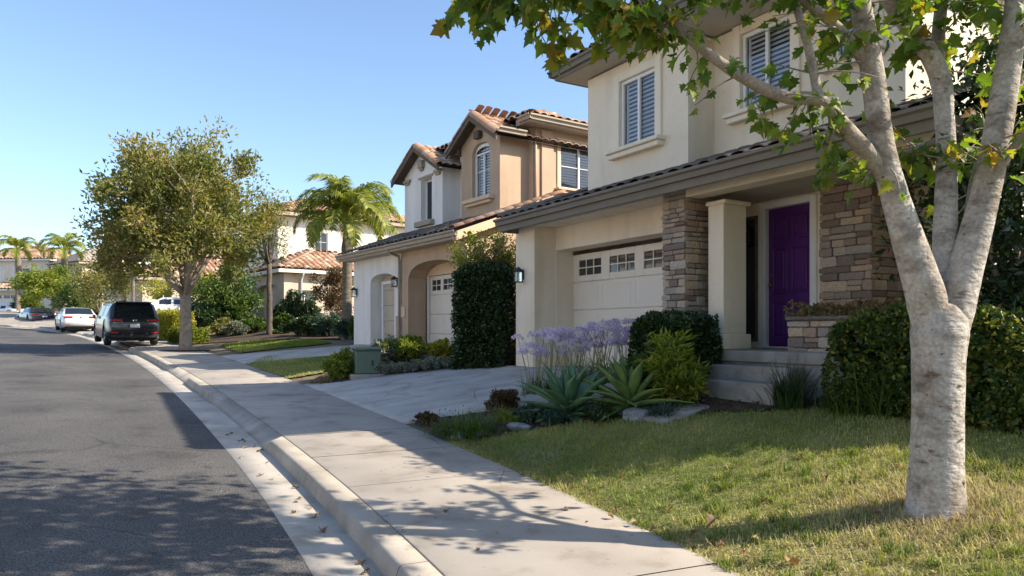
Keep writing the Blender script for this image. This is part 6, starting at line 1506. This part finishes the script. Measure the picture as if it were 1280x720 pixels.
# ------------------------------------------------------------------ other trees
tx, ty, tz = pix(232, 438)
tree("street_tree", (tx, ty, tz), "broad olive-green street tree with grey trunk behind the dark parked SUV", "tree", 4.75, (2.85, 2.8, 2.75), 2.1, 220, 150, 0.31, 'leaf_olive', 0.19, 'bark_grey', 0.23, 0.42, "street trees", n_limb=8, shell=0.35, zcut=-0.62)
planter = MB(); planter.lathe([(0.0, 0.02), (0.75, 0.02), (0.85, 0.006)], (0, 0, 0), 20); po = planter.build("tree_pit", 'mulch', None, loc=(tx, ty, tz), scl=(1.1, 0.8, 1)); po["kind"] = 'structure'
x, y, z = pix(336, 421)
x, y = at(337, 415, 31.0).x, 31.0; z = H(x, y)
tree("slender_tree", (x, y, z), "slender feathery tree with a straight dark trunk before the white house", "tree", 4.6, (0.8, 0.8, 1.6), 3.0, 40, 80, 0.22, 'leaf_olive', 0.15, 'bark_dark', 0.13, 0.25, n_limb=5, shell=0.2, droop=0.5, lean=(-0.1, 0))
def far_tree(name, px, yc, Y, rx, rz_, label, leaf, lsize, bark, r0, n_cl, per, fork=0.35, **k):
    x = at(px, 415, Y).x; z = H(x, Y); c = at(px, yc, Y).z - z; q = Y / FPX
    return tree(name, (x, Y, z), label, "tree", c, (rx * q, rx * q * 0.9, rz_ * q), max(0.3, (c - rz_ * q) * 0.9 if fork is None else c * fork), n_cl, per, min(rx, rz_) * q * 0.2, leaf, lsize, bark, r0, 0.5, "garden trees", **k)
far_tree("garden_tree", 285, 372, 37.0, 34, 38, "lush mid-green garden tree beside the white house's garage", 'leaf_mid', 0.17, 'bark_brown', 0.1, 60, 130, shell=0.3, zcut=-0.95)
far_tree("garden_tree", 256, 362, 40.0, 20, 20, "yellow-leaved small tree showing behind the street tree's trunk", 'leaf_yellow', 0.16, 'bark_brown', 0.07, 30, 80, shell=0.3)
far_tree("garden_tree", 205, 363, 44.0, 24, 18, "thin yellowish tree in front of the low beige house", 'leaf_yellow', 0.15, 'bark_grey', 0.07, 26, 60, 0.5, shell=0.3)
far_tree("garden_tree", 125, 358, 47.0, 30, 30, "airy olive-brown tree behind the white sedan", 'leaf_olive', 0.18, 'bark_grey', 0.09, 60, 80, 0.4, shell=0.25)
far_tree("round_tree", 68, 357, 60.0, 40, 21, "round yellow-green tree behind the dark sedan", 'leaf_bright', 0.22, 'bark_brown', 0.15, 80, 120, 0.5, shell=0.4)
far_tree("garden_tree", 98, 375, 56.0, 24, 22, "dark green bushy tree between the round tree and the olive one", 'leaf_mid', 0.2, 'bark_brown', 0.1, 50, 100, shell=0.3, zcut=-0.95)
far_tree("garden_tree", 40, 376, 66.0, 12, 12, "low yellow-green bush tree next to the white car", 'leaf_bright', 0.2, 'bark_brown', 0.07, 26, 70, shell=0.3, zcut=-0.95)
# dark tree beside the near house
x, y = W1(8.95, 1.2); z = H(x, y)
tree("laurel_tree", (x, y, z), "dense dark green laurel growing beside the near house", "tree", 2.35, (1.15, 1.15, 1.95), 0.6, 120, 150, 0.26, 'leaf_dark', 0.11, 'bark_brown', 0.1, 0.5, shell=0.45, zcut=-0.95)
# ------------------------------------------------------------------ palms
def frond_mesh(L, seed, nl=64):
    rr = random.Random(seed); N_ = 16; pts = []; d = R(62)
    p = Vector((0, 0, 0)); pts.append(p.copy())
    for k in range(N_):
        p = p + Vector((0, math.cos(d), math.sin(d))) * L / N_; d -= R(9.2) * (0.5 + k / N_) * rr.uniform(0.9, 1.1); pts.append(p.copy())
    mb = MB(); mb.tube(pts, [0.045 * (1 - 0.9 * k / N_) + 0.004 for k in range(N_ + 1)], 5)
    V0, F0 = np.array(mb.v), mb.f
    Pl, Az, Ll = [], [], []
    me_v = [tuple(v) for v in mb.v]; me_f = [f for f in mb.f]; rn = [0.8] * len(me_f)
    for k in range(nl):
        t = 0.2 + 0.8 * (k / nl); i = min(N_ - 1, int(t * N_)); q = pts[i].lerp(pts[i + 1], t * N_ - i)
        tan = (pts[i + 1] - pts[i]).normalized()
        for sg in (-1, 1):
            l = L * 0.27 * math.sin(math.pi * (0.12 + 0.8 * t)) * rr.uniform(0.85, 1.1) + 0.05
            d0 = (Vector((sg, 0, 0)) * 0.75 + tan * 0.65 + Vector((0, 0, rr.uniform(-0.1, 0.35)))).normalized()
            a = q; m1 = q + d0 * l * 0.5; m2 = q + d0 * l * 0.92 + Vector((0, 0, -0.42 * l))
            wv = tan * 0.018 * L / 2.4
            b = len(me_v); me_v += [tuple(a - wv), tuple(a + wv), tuple(m1 + wv * 1.2), tuple(m1 - wv * 1.2), tuple(m2)]
            me_f += [(b, b + 1, b + 2, b + 3), (b + 3, b + 2, b + 4)]; c = rr.random(); rn += [c, c]
    me = bpy.data.meshes.new("frond"); me.from_pydata(me_v, [], me_f); me.update()
    at_ = me.attributes.new("rnd", 'FLOAT', 'FACE'); at_.data.foreach_set("value", np.array(rn, np.float32))
    me.materials.append(MATS['palm_leaf']); return me
def palm(px, Y, ytop, L, label, n=17, r=0.17, seed=1, group="palms"):
    x = at(px, 415, Y).x; z0 = H(x, Y); ht = at(px, ytop, Y).z - z0
    t = emp("palm_tree", (x, Y, z0), 0, label, "palm tree", group); rr = random.Random(seed)
    mb = MB(); m = 26; pts, rs = [], []
    for k in range(m + 1):
        f = k / m; pts.append((0.06 * math.sin(f * 2.2), 0.03 * math.sin(f * 3), -0.3 + (ht + 0.2) * f)); rs.append(r * (1.25 - 0.35 * f if f < 0.75 else 1.1 + 0.5 * math.sin((f - 0.75) * 12.5) * 0.4 - 0.2 * (f > 0.95)) * (1.04 if k % 2 else 0.98))
    mb.tube(pts, rs, 12); mb.build("trunk", 'palm_bark', t)
    mb = MB(); mb.tube([(pts[-1][0], pts[-1][1], ht - 0.15), (pts[-1][0], pts[-1][1], ht + 0.25), (pts[-1][0], pts[-1][1], ht + 0.6)], [r * 0.9, r * 0.75, r * 0.3], 10); mb.build("crownshaft", 'stem_green', t)
    mes = [frond_mesh(L, seed * 10 + q) for q in range(3)]
    for k in range(n):
        o = bpy.data.objects.new("frond", mes[k % 3]); col.objects.link(o); o.parent = t; o.location = (pts[-1][0], pts[-1][1], ht + 0.3)
        f = k / n; o.rotation_euler = (R(34 - 76 * f + rr.uniform(-8, 8)), rr.uniform(-0.25, 0.25), k * 2.39996 + rr.uniform(-0.2, 0.2)); s = rr.uniform(0.85, 1.08); o.scale = (s, s, s)
    return t
palm(432, 27.0, 292, 2.65, "tall feathery queen palm standing before the white house", 26, 0.165, 3)
palm(22, 71.0, 318, 2.6, "slim palm in front of the cream house across the bend", 15, 0.2, 4)
palm(80, 72.0, 318, 2.9, "arching palm rising behind the round tree", 15, 0.22, 5)
palm(165, 47.0, 347, 1.1, "small young palm in front of the pale gabled house", 11, 0.09, 6)
# ------------------------------------------------------------------ hedges and bushes farther up the street
def at_g(px, Y): x = at(px, 415, Y).x; return (x, Y, H(x, Y))
hedge("clipped_hedge", at_g(212, 34.5), R(-40), "tall golden clipped hedge behind the dark SUV", (3.0, 0.9, 1.25), 9000, 0.10, 'leaf_yellow', "hedges up the street")
hedge("clipped_hedge", at_g(236, 31.5), R(-46), "low clipped hedge in front of the golden one", (2.6, 0.7, 0.55), 5000, 0.09, 'leaf_bright', "hedges up the street")
far_b = [(297, 32.5, 0.7, 0.30, 'leaf_grey', "pale grey-green bush at the far lawn's corner"), (278, 33.5, 0.7, 0.35, 'leaf_olive', "brownish bush beside the pale grey-green one"), (318, 33.0, 0.8, 0.34, 'leaf_mid', "green bush at the slender tree's foot"),
         (352, 31.5, 0.7, 0.42, 'leaf_mid', "green bush just past the slender tree's trunk"), (385, 29.5, 1.0, 0.42, 'leaf_dark', "wide dark bush before the stone garden wall"), (368, 34.5, 0.7, 1.0, 'leaf_dark', "tall dark shrub against the beige garage wall"),
         (352, 36.0, 0.6, 0.75, 'leaf_dark', "dark shrub at the beige garage's corner"), (412, 29.0, 0.8, 0.5, 'leaf_bluegreen', "blue-green bush between the palm and the wide dark bush"), (388, 33.0, 0.5, 0.85, 'leaf_dark', "upright dark shrub touching the stone garden wall"), (265, 36.0, 0.9, 0.7, 'leaf_dark', "dark bush under the lush garden tree"), (300, 37.0, 0.7, 0.9, 'leaf_dark', "shaded shrub beneath the lush garden tree"), (248, 38.0, 1.0, 0.8, 'leaf_dark', "dark shrub behind the low clipped hedge")]
for (px, Y, rx, hz, lf, lb) in far_b:
    shrub("garden_bush", at_g(px, Y), lb, "shrub", (rx, rx * 0.8, hz), 2600, 0.12, lf, "bushes before the white house")
for (px, Y, rx, hz, lf, lb) in ((160, 52, 1.0, 0.7, 'leaf_mid', "green bush behind the white sedan"), (30, 72, 1.2, 0.7, 'leaf_mid', "bush at the foot of the slim palm"), (108, 50, 1.2, 0.8, 'leaf_bright', "bright bush under the airy olive tree")):
    shrub("garden_bush", at_g(px, Y), lb, "shrub", (rx, rx * 0.8, hz), 1800, 0.16, lf, "bushes far up the street")
x, y, z = at_g(418, 34.0)
shrub("purple_bush", (x, y, z + 0.6), "purple-leaved bush beside the palm trunk", "shrub", (1.1, 0.9, 1.15), 3000, 0.12, 'leaf_bronze', stems=9)
# stone garden wall of the white house
gx_, gy_ = W3(1.2, 2.6); gw = emp("garden_wall", (gx_, gy_, Z3 - 0.5), RZ3 + R(90), "low brown stone garden wall beside the white house", "wall")
mb = MB(); mb.box(-2.6, -0.13, -0.4, 2.6, 0.13, 1.75); core = mb.build("core", 'mortar', gw)
Vs, Fs, Rn = [], [], []; z = 0.0; nb = 0; sm = MB(); sm.bbox(0, 0, 0, 1, 1, 1, 0.08)
i = 0; rr = random.Random(4)
while z < 1.75:
    h_ = rr.uniform(0.12, 0.2); a = -2.62
    while a < 2.6:
        w_ = rr.uniform(0.2, 0.45); w_ = min(w_, 2.62 - a); d_ = rr.uniform(0.03, 0.06)
        o = bpy.data.objects.new("stone", rr.choice(STONES)); col.objects.link(o); o.parent = gw
        o.location = (a + 0.008, -0.13 - d_, z + 0.008); o.scale = (max(0.02, w_ - 0.016), d_ + 0.05, h_ - 0.016); a += w_
    z += h_

# ------------------------------------------------------------------ cars
def car(name, loc, rz, label, paint, L, Wd, Ht, belt, nose, tail, wheel_r, axles, kind, group="cars parked along the street", pitch=0.0):
    """x forward. tail: list of (x from rear, z_top) for the rear deck and rear window; nose the same from the front"""
    t = emp(name, loc, rz, label, "car", group); t.rotation_euler = (0, -pitch, rz)
    hw = Wd / 2; xs = np.unique(np.r_[np.linspace(-L / 2, L / 2, 64), [-L / 2 + a for a, _ in tail], [L / 2 - a for a, _ in nose]])
    tz = sorted([(-L / 2 + a, z) for a, z in tail] + [(L / 2 - a, z) for a, z in nose])
    top = np.interp(xs, [a for a, _ in tz], [z for _, z in tz])
    secs = []
    for x, zt in zip(xs, top):
        e = min(x + L / 2, L / 2 - x); w = hw * (0.86 + 0.14 * min(1, (e / 0.55)) ** 0.5) if e < 0.55 else hw
        zb = 0.24 + 0.14 * max(0, 1 - e / 0.5)
        for xa in axles:
            d = abs(x - xa); r = wheel_r + 0.055
            if d < r: zb = max(zb, wheel_r + math.sqrt(r * r - d * d) * 0.98)
        zbl = min(belt, zt - 0.03); zm = max(0.58, zb + 0.03); zm = min(zm, zbl - 0.04); cab = max(0.0, min(1.0, (zt - belt) / (Ht - belt)))
        wr = w * (0.93 - 0.16 * cab)
        secs.append([(0, zb), (w * 0.82, zb), (w * 0.985, zb + 0.05), (w, zm), (w * 0.965, zbl), (wr, zt - 0.07 * cab - 0.02), (wr * 0.82, zt - 0.008), (0, zt + 0.012)])
    n, m = len(xs), 8; mb = MB(); vs = []
    for x, s in zip(xs, secs):
        vs += [(x, y, z) for y, z in s] + [(x, -y, z) for y, z in s[-2:0:-1]]
    M_ = 14; fs = []
    for i in range(n - 1):
        for k in range(M_): fs.append((i * M_ + k, i * M_ + (k + 1) % M_, (i + 1) * M_ + (k + 1) % M_, (i + 1) * M_ + k))
    fs += [tuple(range(M_))[::-1], tuple((n - 1) * M_ + k for k in range(M_))]
    mb.add(vs, fs, True); body = mb.build("body", paint, t)
    def top_at(x): return float(np.interp(x, xs, top))
    def sec(x):
        i = int(np.clip(np.searchsorted(xs, x), 1, n - 1)); f = (x - xs[i - 1]) / (xs[i] - xs[i - 1]); return [(a[0] + (b[0] - a[0]) * f, a[1] + (b[1] - a[1]) * f) for a, b in zip(secs[i - 1], secs[i])]
    def cross_glass(nm, x0, x1):
        g = MB(); k = 6; rows = []
        for j in range(k + 1):
            x = x0 + (x1 - x0) * j / k; s = sec(x); row = []
            for (y, z) in (( s[6][0] * 1.0, s[6][1]), (s[6][0] * 0.5, s[6][1] + 0.012), (0, s[7][1]), (-s[6][0] * 0.5, s[6][1] + 0.012), (-s[6][0], s[6][1])): row.append((x, y * 1.06, z + 0.012))
            rows.append(row)
        g.add([p for r_ in rows for p in r_], [(a * 5 + b, a * 5 + b + 1, (a + 1) * 5 + b + 1, (a + 1) * 5 + b) for a in range(k) for b in range(4)], True); g.build(nm, 'car_glass', t)
    def side_glass(x0, x1, inset0=0.0, inset1=0.0):
        for sg in (-1, 1):
            g = MB(); k = 5; rows = []
            for j in range(k + 1):
                f = j / k; xb = x0 + (x1 - x0) * f; row = []
                for q in (0.1, 0.9):
                    xx = xb + (inset0 * (1 - f) + inset1 * f) * q; s = sec(xx); y = s[4][0] + (s[5][0] - s[4][0]) * q; z = s[4][1] + (s[5][1] - s[4][1]) * q; row.append((xx, sg * (y + 0.012), z + 0.002))
                rows.append(row)
            g.add([p for r_ in rows for p in r_], [(a * 2, a * 2 + 1, a * 2 + 3, a * 2 + 2) for a in range(k)], True); g.build("side_window", 'car_glass', t)
    xr0, xr1 = -L / 2 + tail[-2][0] + 0.03, -L / 2 + tail[-1][0] - 0.04
    cross_glass("rear_window", xr0, xr1); xf0, xf1 = L / 2 - nose[-1][0] + 0.05, L / 2 - nose[-2][0] - 0.04; cross_glass("windscreen", xf0, xf1)
    mid = (xr1 + xf0) / 2 + 0.1
    side_glass(xr1 + 0.12, mid - 0.06); side_glass(mid + 0.06, xf0 + 0.1, 0, 0.0)
    for xa in axles:
        for sg in (-1, 1):
            wz = MB(); wz.lathe([(wheel_r * 0.62, -0.11), (wheel_r * 0.93, -0.11), (wheel_r, -0.08), (wheel_r, 0.08), (wheel_r * 0.93, 0.11), (wheel_r * 0.62, 0.11)], (xa, sg * (hw - 0.13), wheel_r), 20, axis='y')
            wo = wz.build("wheel", 'rubber', t)
            rm = MB(); yo = sg * (hw - 0.03)
            rm.lathe([(0.0, 0.0), (0.05, 0.0), (0.055, -sg * 0.02), (wheel_r * 0.55, -sg * 0.05), (wheel_r * 0.62, 0.0), (wheel_r * 0.66, 0.0), (wheel_r * 0.66, -sg * 0.14)], (xa, yo, wheel_r), 20, axis='y')
            for q in range(5):
                a = q * 1.2566; c0 = (xa + 0.04 * math.cos(a), yo, wheel_r + 0.04 * math.sin(a)); c1 = (xa + wheel_r * 0.6 * math.cos(a), yo - sg * 0.01, wheel_r + wheel_r * 0.6 * math.sin(a)); rm.tube([c0, c1], [0.026, 0.02], 5)
            rm.build("rim", 'alloy', wo)
    wl = MB()
    for xa in axles: wl.box(xa - wheel_r - 0.03, -hw + 0.04, 0.3, xa + wheel_r + 0.03, hw - 0.04, 0.66)
    wl.box(-L / 2 + 0.25, -hw + 0.12, 0.2, L / 2 - 0.25, hw - 0.12, 0.3); wl.build("underbody", 'plastic_black', t)
    xb = -L / 2
    def rear(nm, y0, y1, z0, z1, material, x0=-0.015, x1=0.06, b=0.012):
        q = MB(); q.bbox(xb + x0, min(y0, y1), z0, xb + x1, max(y0, y1), z1, b); return q.build(nm, material, t)
    if kind == 'suv':
        for sg in (-1, 1):
            rear("tail_light", sg * 0.44, sg * (hw * 0.90), 0.95, 1.05, 'lamp_red', 0.02, 0.14); rear("reverse_lamp", sg * 0.46, sg * (hw * 0.80), 0.885, 0.925, 'lamp_clear', 0.0, 0.12)
            rear("reflector", sg * 0.58, sg * (hw * 0.84), 0.50, 0.56, 'lamp_red', -0.02, 0.1)
            q = MB(); q.bbox(0.92, sg * (hw + 0.02) - 0.1 * (sg < 0) , 1.02, 1.06, sg * (hw + 0.02) + 0.1 * (sg > 0), 1.16, 0.03); q.build("door_mirror", paint, t)
            q = MB(); q.tube([(-1.5, sg * hw * 0.70, Ht - 0.01), (-0.6, sg * hw * 0.70, Ht + 0.035), (0.3, sg * hw * 0.69, Ht + 0.01)], 0.018, 6); q.build("roof_rail", 'chrome', t)
        rear("chrome_strip", -0.46, 0.46, 0.895, 0.925, 'chrome', -0.025, 0.03, 0.006); rear("number_plate", -0.17, 0.17, 0.73, 0.87, 'plate', -0.02, 0.02, 0.004); rear("emblem", -0.07, 0.07, 0.955, 1.04, 'chrome', 0.02, 0.08, 0.02)
        rear("bumper", -hw * 0.84, hw * 0.84, 0.32, 0.47, 'plastic_black', -0.05, 0.2, 0.03); rear("bumper_step", -hw * 0.80, hw * 0.80, 0.60, 0.655, paint, -0.05, 0.2, 0.02)
        q = MB(); q.bbox(xb + 0.32, -hw * 0.66, Ht - 0.045, xb + 0.62, hw * 0.66, Ht + 0.012, 0.02); q.build("roof_spoiler", paint, t)
    else:
        for sg in (-1, 1):
            rear("tail_light", sg * 0.40, sg * (hw * 0.90), 0.80, 0.94, 'lamp_red', -0.01, 0.16, 0.03); rear("reflector", sg * 0.55, sg * (hw * 0.82), 0.46, 0.50, 'lamp_red', -0.02, 0.1)
            q = MB(); q.bbox(0.75, sg * (hw + 0.02) - 0.1 * (sg < 0), 0.92, 0.87, sg * (hw + 0.02) + 0.1 * (sg > 0), 1.04, 0.03); q.build("door_mirror", paint, t)
        rear("number_plate", -0.17, 0.17, 0.68, 0.80, 'plate', -0.02, 0.02, 0.004); rear("emblem", -0.05, 0.05, 0.86, 0.93, 'chrome', -0.01, 0.05, 0.015); rear("chrome_strip", -0.38, 0.38, 0.825, 0.845, 'chrome', -0.018, 0.03, 0.005)
        rear("bumper", -hw * 0.82, hw * 0.82, 0.30, 0.40, 'plastic_black', -0.03, 0.2, 0.03)
        for sg in (-1, 1):
            q = MB(); q.bbox(L / 2 - 0.18, sg * hw * 0.72 - 0.16, 0.66, L / 2 - 0.02, sg * hw * 0.72 + 0.16, 0.78, 0.03); q.build("headlight", 'lamp_clear', t)
    return t
def cz(x, y, dz=0.0): return base(x, y) - 0.13 + dz
SUV_T = [(0.0, 0.92), (0.06, 1.02), (0.10, 1.08), (0.50, 1.70)]; SUV_N = [(0.0, 0.70), (0.08, 0.86), (0.35, 0.98), (1.15, 1.07), (1.9, 1.68)]
SED_T = [(0.0, 0.80), (0.05, 0.92), (0.12, 0.98), (0.62, 1.02), (1.30, 1.40)]; SED_N = [(0.0, 0.58), (0.1, 0.72), (0.4, 0.84), (1.25, 0.93), (2.1, 1.40)]
def hd(hx, hy): return math.atan2(hy, hx)
hx, hy = -0.585, 0.811
cx_, cy_ = -14.65 + hx * 2.37, 28.6 + hy * 2.37
car("suv", (cx_, cy_, 1.13), hd(hx, hy), "dark SUV parked nearest, beside the street tree", 'car_black', 4.75, 1.92, 1.72, 1.08, SUV_N, SUV_T, 0.36, (-1.42, 1.42), 'suv', pitch=0.036)
hx, hy = -0.60, 0.80
p = at(101, 415, 42.5); cx_, cy_ = p.x + hx * 2.35, 42.5 + hy * 2.35
car("sedan", (cx_, cy_, at(101, 415.5, 42.5).z + 0.08), hd(hx, hy), "white sedan parked ahead of the dark SUV", 'car_white', 4.75, 1.84, 1.43, 0.98, SED_N, SED_T, 0.33, (-1.36, 1.40), 'sedan', pitch=0.036)
hx, hy = -0.72, 0.69
p = at(56, 415, 56.0); cx_, cy_ = p.x + hx * 2.3, 56.0 + hy * 2.3
car("sedan", (cx_, cy_, at(56, 407.5, 56.0).z + 0.06), hd(hx, hy), "dark charcoal sedan parked farther up, ahead of the white one", 'car_charcoal', 4.6, 1.84, 1.43, 0.98, SED_N, SED_T, 0.33, (-1.36, 1.36), 'sedan', pitch=0.03)
p = at(6, 399, 72.0)
car("sedan", (p.x, p.y, p.z), hd(-0.98, 0.2), "white car on the drive of the cream house across the bend", 'car_white', 4.6, 1.84, 1.45, 0.98, SED_N, SED_T, 0.33, (-1.36, 1.36), 'sedan')
p = at(208, 402, 40.0)
car("sedan", (p.x, p.y, p.z - 0.1), hd(-0.9, -0.43), "white car mostly hidden behind the golden hedge", 'car_white', 4.6, 1.84, 1.45, 0.98, SED_N, SED_T, 0.33, (-1.36, 1.36), 'sedan')

# ------------------------------------------------------------------ fallen leaves
fl_me = []
for q in range(4):
    v, f = LOBES[q]; v = v.copy(); v[:, 2] *= 1.6; v[:, 2] += 0.05; me = np_mesh("fallen_leaf", v, f); me.materials.append(MATS['fallen_leaf']); fl_me.append(me)
def fallen(px, py, size, label, group, dz=0.004):
    x, y, z = pix(px, py)
    o = bpy.data.objects.new("fallen_leaf", random.choice(fl_me)); col.objects.link(o); o.location = (x, y, z + dz); o.rotation_euler = (random.uniform(-0.3, 0.3), random.uniform(-0.3, 0.3), random.uniform(0, 6.28)); o.scale = (size,) * 3
    tag(o, label, "leaf", group)
rl = random.Random(3)
for k in range(26):
    t = rl.random(); s = SY(5.0) + t * 7.5; n = -0.10 - abs(rl.gauss(0, 0.12)); x, y = PSN(s, n)
    o = bpy.data.objects.new("fallen_leaf", rl.choice(fl_me)); col.objects.link(o); o.location = (float(x), float(y), float(base(x, y)) - 0.138); o.rotation_euler = (rl.uniform(-0.3, 0.3), rl.uniform(-0.3, 0.3), rl.uniform(0, 6.28)); o.scale = (rl.uniform(0.03, 0.085),) * 3
    tag(o, "dry brown leaf lying in the gutter against the kerb", "leaf", "fallen leaves in the gutter")
for (px, py) in ((735, 655), (690, 583), (678, 608), (770, 640), (650, 596), (560, 640), (600, 690), (705, 640), (760, 606)):
    fallen(px, py, rl.uniform(0.03, 0.07), "dry brown leaf lying on the sunlit sidewalk", "fallen leaves on the sidewalk")
for (px, py, s) in ((700, 568, 0.08), (780, 600, 0.09), (893, 654, 0.15), (1035, 600, 0.13), (958, 632, 0.12), (985, 710, 0.16), (872, 672, 0.10), (760, 650, 0.09), (840, 640, 0.08), (1090, 650, 0.12), (1075, 600, 0.08), (925, 700, 0.12), (905, 690, 0.1), (885, 685, 0.1), (945, 705, 0.1), (1010, 655, 0.09), (1000, 575, 0.08), (870, 565, 0.07), (1240, 690, 0.12), (1120, 590, 0.07), (940, 680, 0.1), (795, 660, 0.09), (820, 668, 0.1)):
    fallen(px, py, s * 0.72, "curled brown leaf lying on the lawn", "fallen leaves on the lawn", 0.03)

# leaf litter caught along the lawn edge and under the hedge
n = 900; ss = rng.uniform(SY(1.0), SY(9.3), n); nn = SWB + 0.02 + np.abs(rng.normal(0, 0.10, n)); x, y = PSN(ss, nn)
m = 700; q = rand_in(lawn1, m * 3); q = q[np.hypot(q[:, 0] - TB[0] + 1.3, q[:, 1] - TB[1] + 0.4) < 1.7][:m]; x = np.r_[x, q[:, 0]]; y = np.r_[y, q[:, 1]]
P = np.c_[x, y, H(x, y) + 0.018]; V, F = leaves_geo(P, np.full(len(P), 0.035), 0.6, out=np.zeros((len(P), 3)), upw=2.0)
o = link_mesh("leaf_litter", np_mesh("leaf_litter", V, F, np.repeat(rng.random(len(P)), 2)), 'leaf_dry'); tag(o, "crumbled brown leaf litter along the lawn's sidewalk edge", "leaf litter", kind='stuff')

# coarse tufts and straw in the thin turf near the pale tree
q = rand_in(lawn1, 6000); d = np.hypot(q[:, 0] - (TB[0] - 0.8), q[:, 1] - (TB[1] - 0.7)); q = q[d < 2.3][:260]
idx = np.repeat(np.arange(len(q)), 26); P = q[idx] + rng.normal(0, 0.022, (len(idx), 2)); tone = np.clip(rng.normal(0.35, 0.3, len(q)), 0, 1)[idx]
o = blade_obj("grass_tufts", np.c_[P, H(P[:, 0], P[:, 1]) - 0.004], rng.uniform(0.05, 0.12, len(P)), np.full(len(P), 0.0065), rng.uniform(0.2, 1.4, len(P)), 'grass', None, 3, np.clip(tone + rng.normal(0, 0.1, len(P)), 0, 1))
tag(o, "coarse grass tufts scattered in the thin turf near the pale tree", "grass", kind='stuff')
q = rand_in(lawn1, 9000); d = np.hypot((q[:, 0] - (TB[0] - 0.75)) / 1.5, (q[:, 1] - (TB[1] - 0.35)) / 0.6); q = q[d < 1 + rng.normal(0, 0.25, len(q))][:4200]
o = blade_obj("dead_grass", np.c_[q, H(q[:, 0], q[:, 1]) - 0.003], rng.uniform(0.05, 0.11, len(q)), np.full(len(q), 0.0055), rng.uniform(0.9, 1.8, len(q)), 'straw', None, 3)
tag(o, "matted dead grass between the pale tree and the sidewalk", "dry grass", kind='stuff')
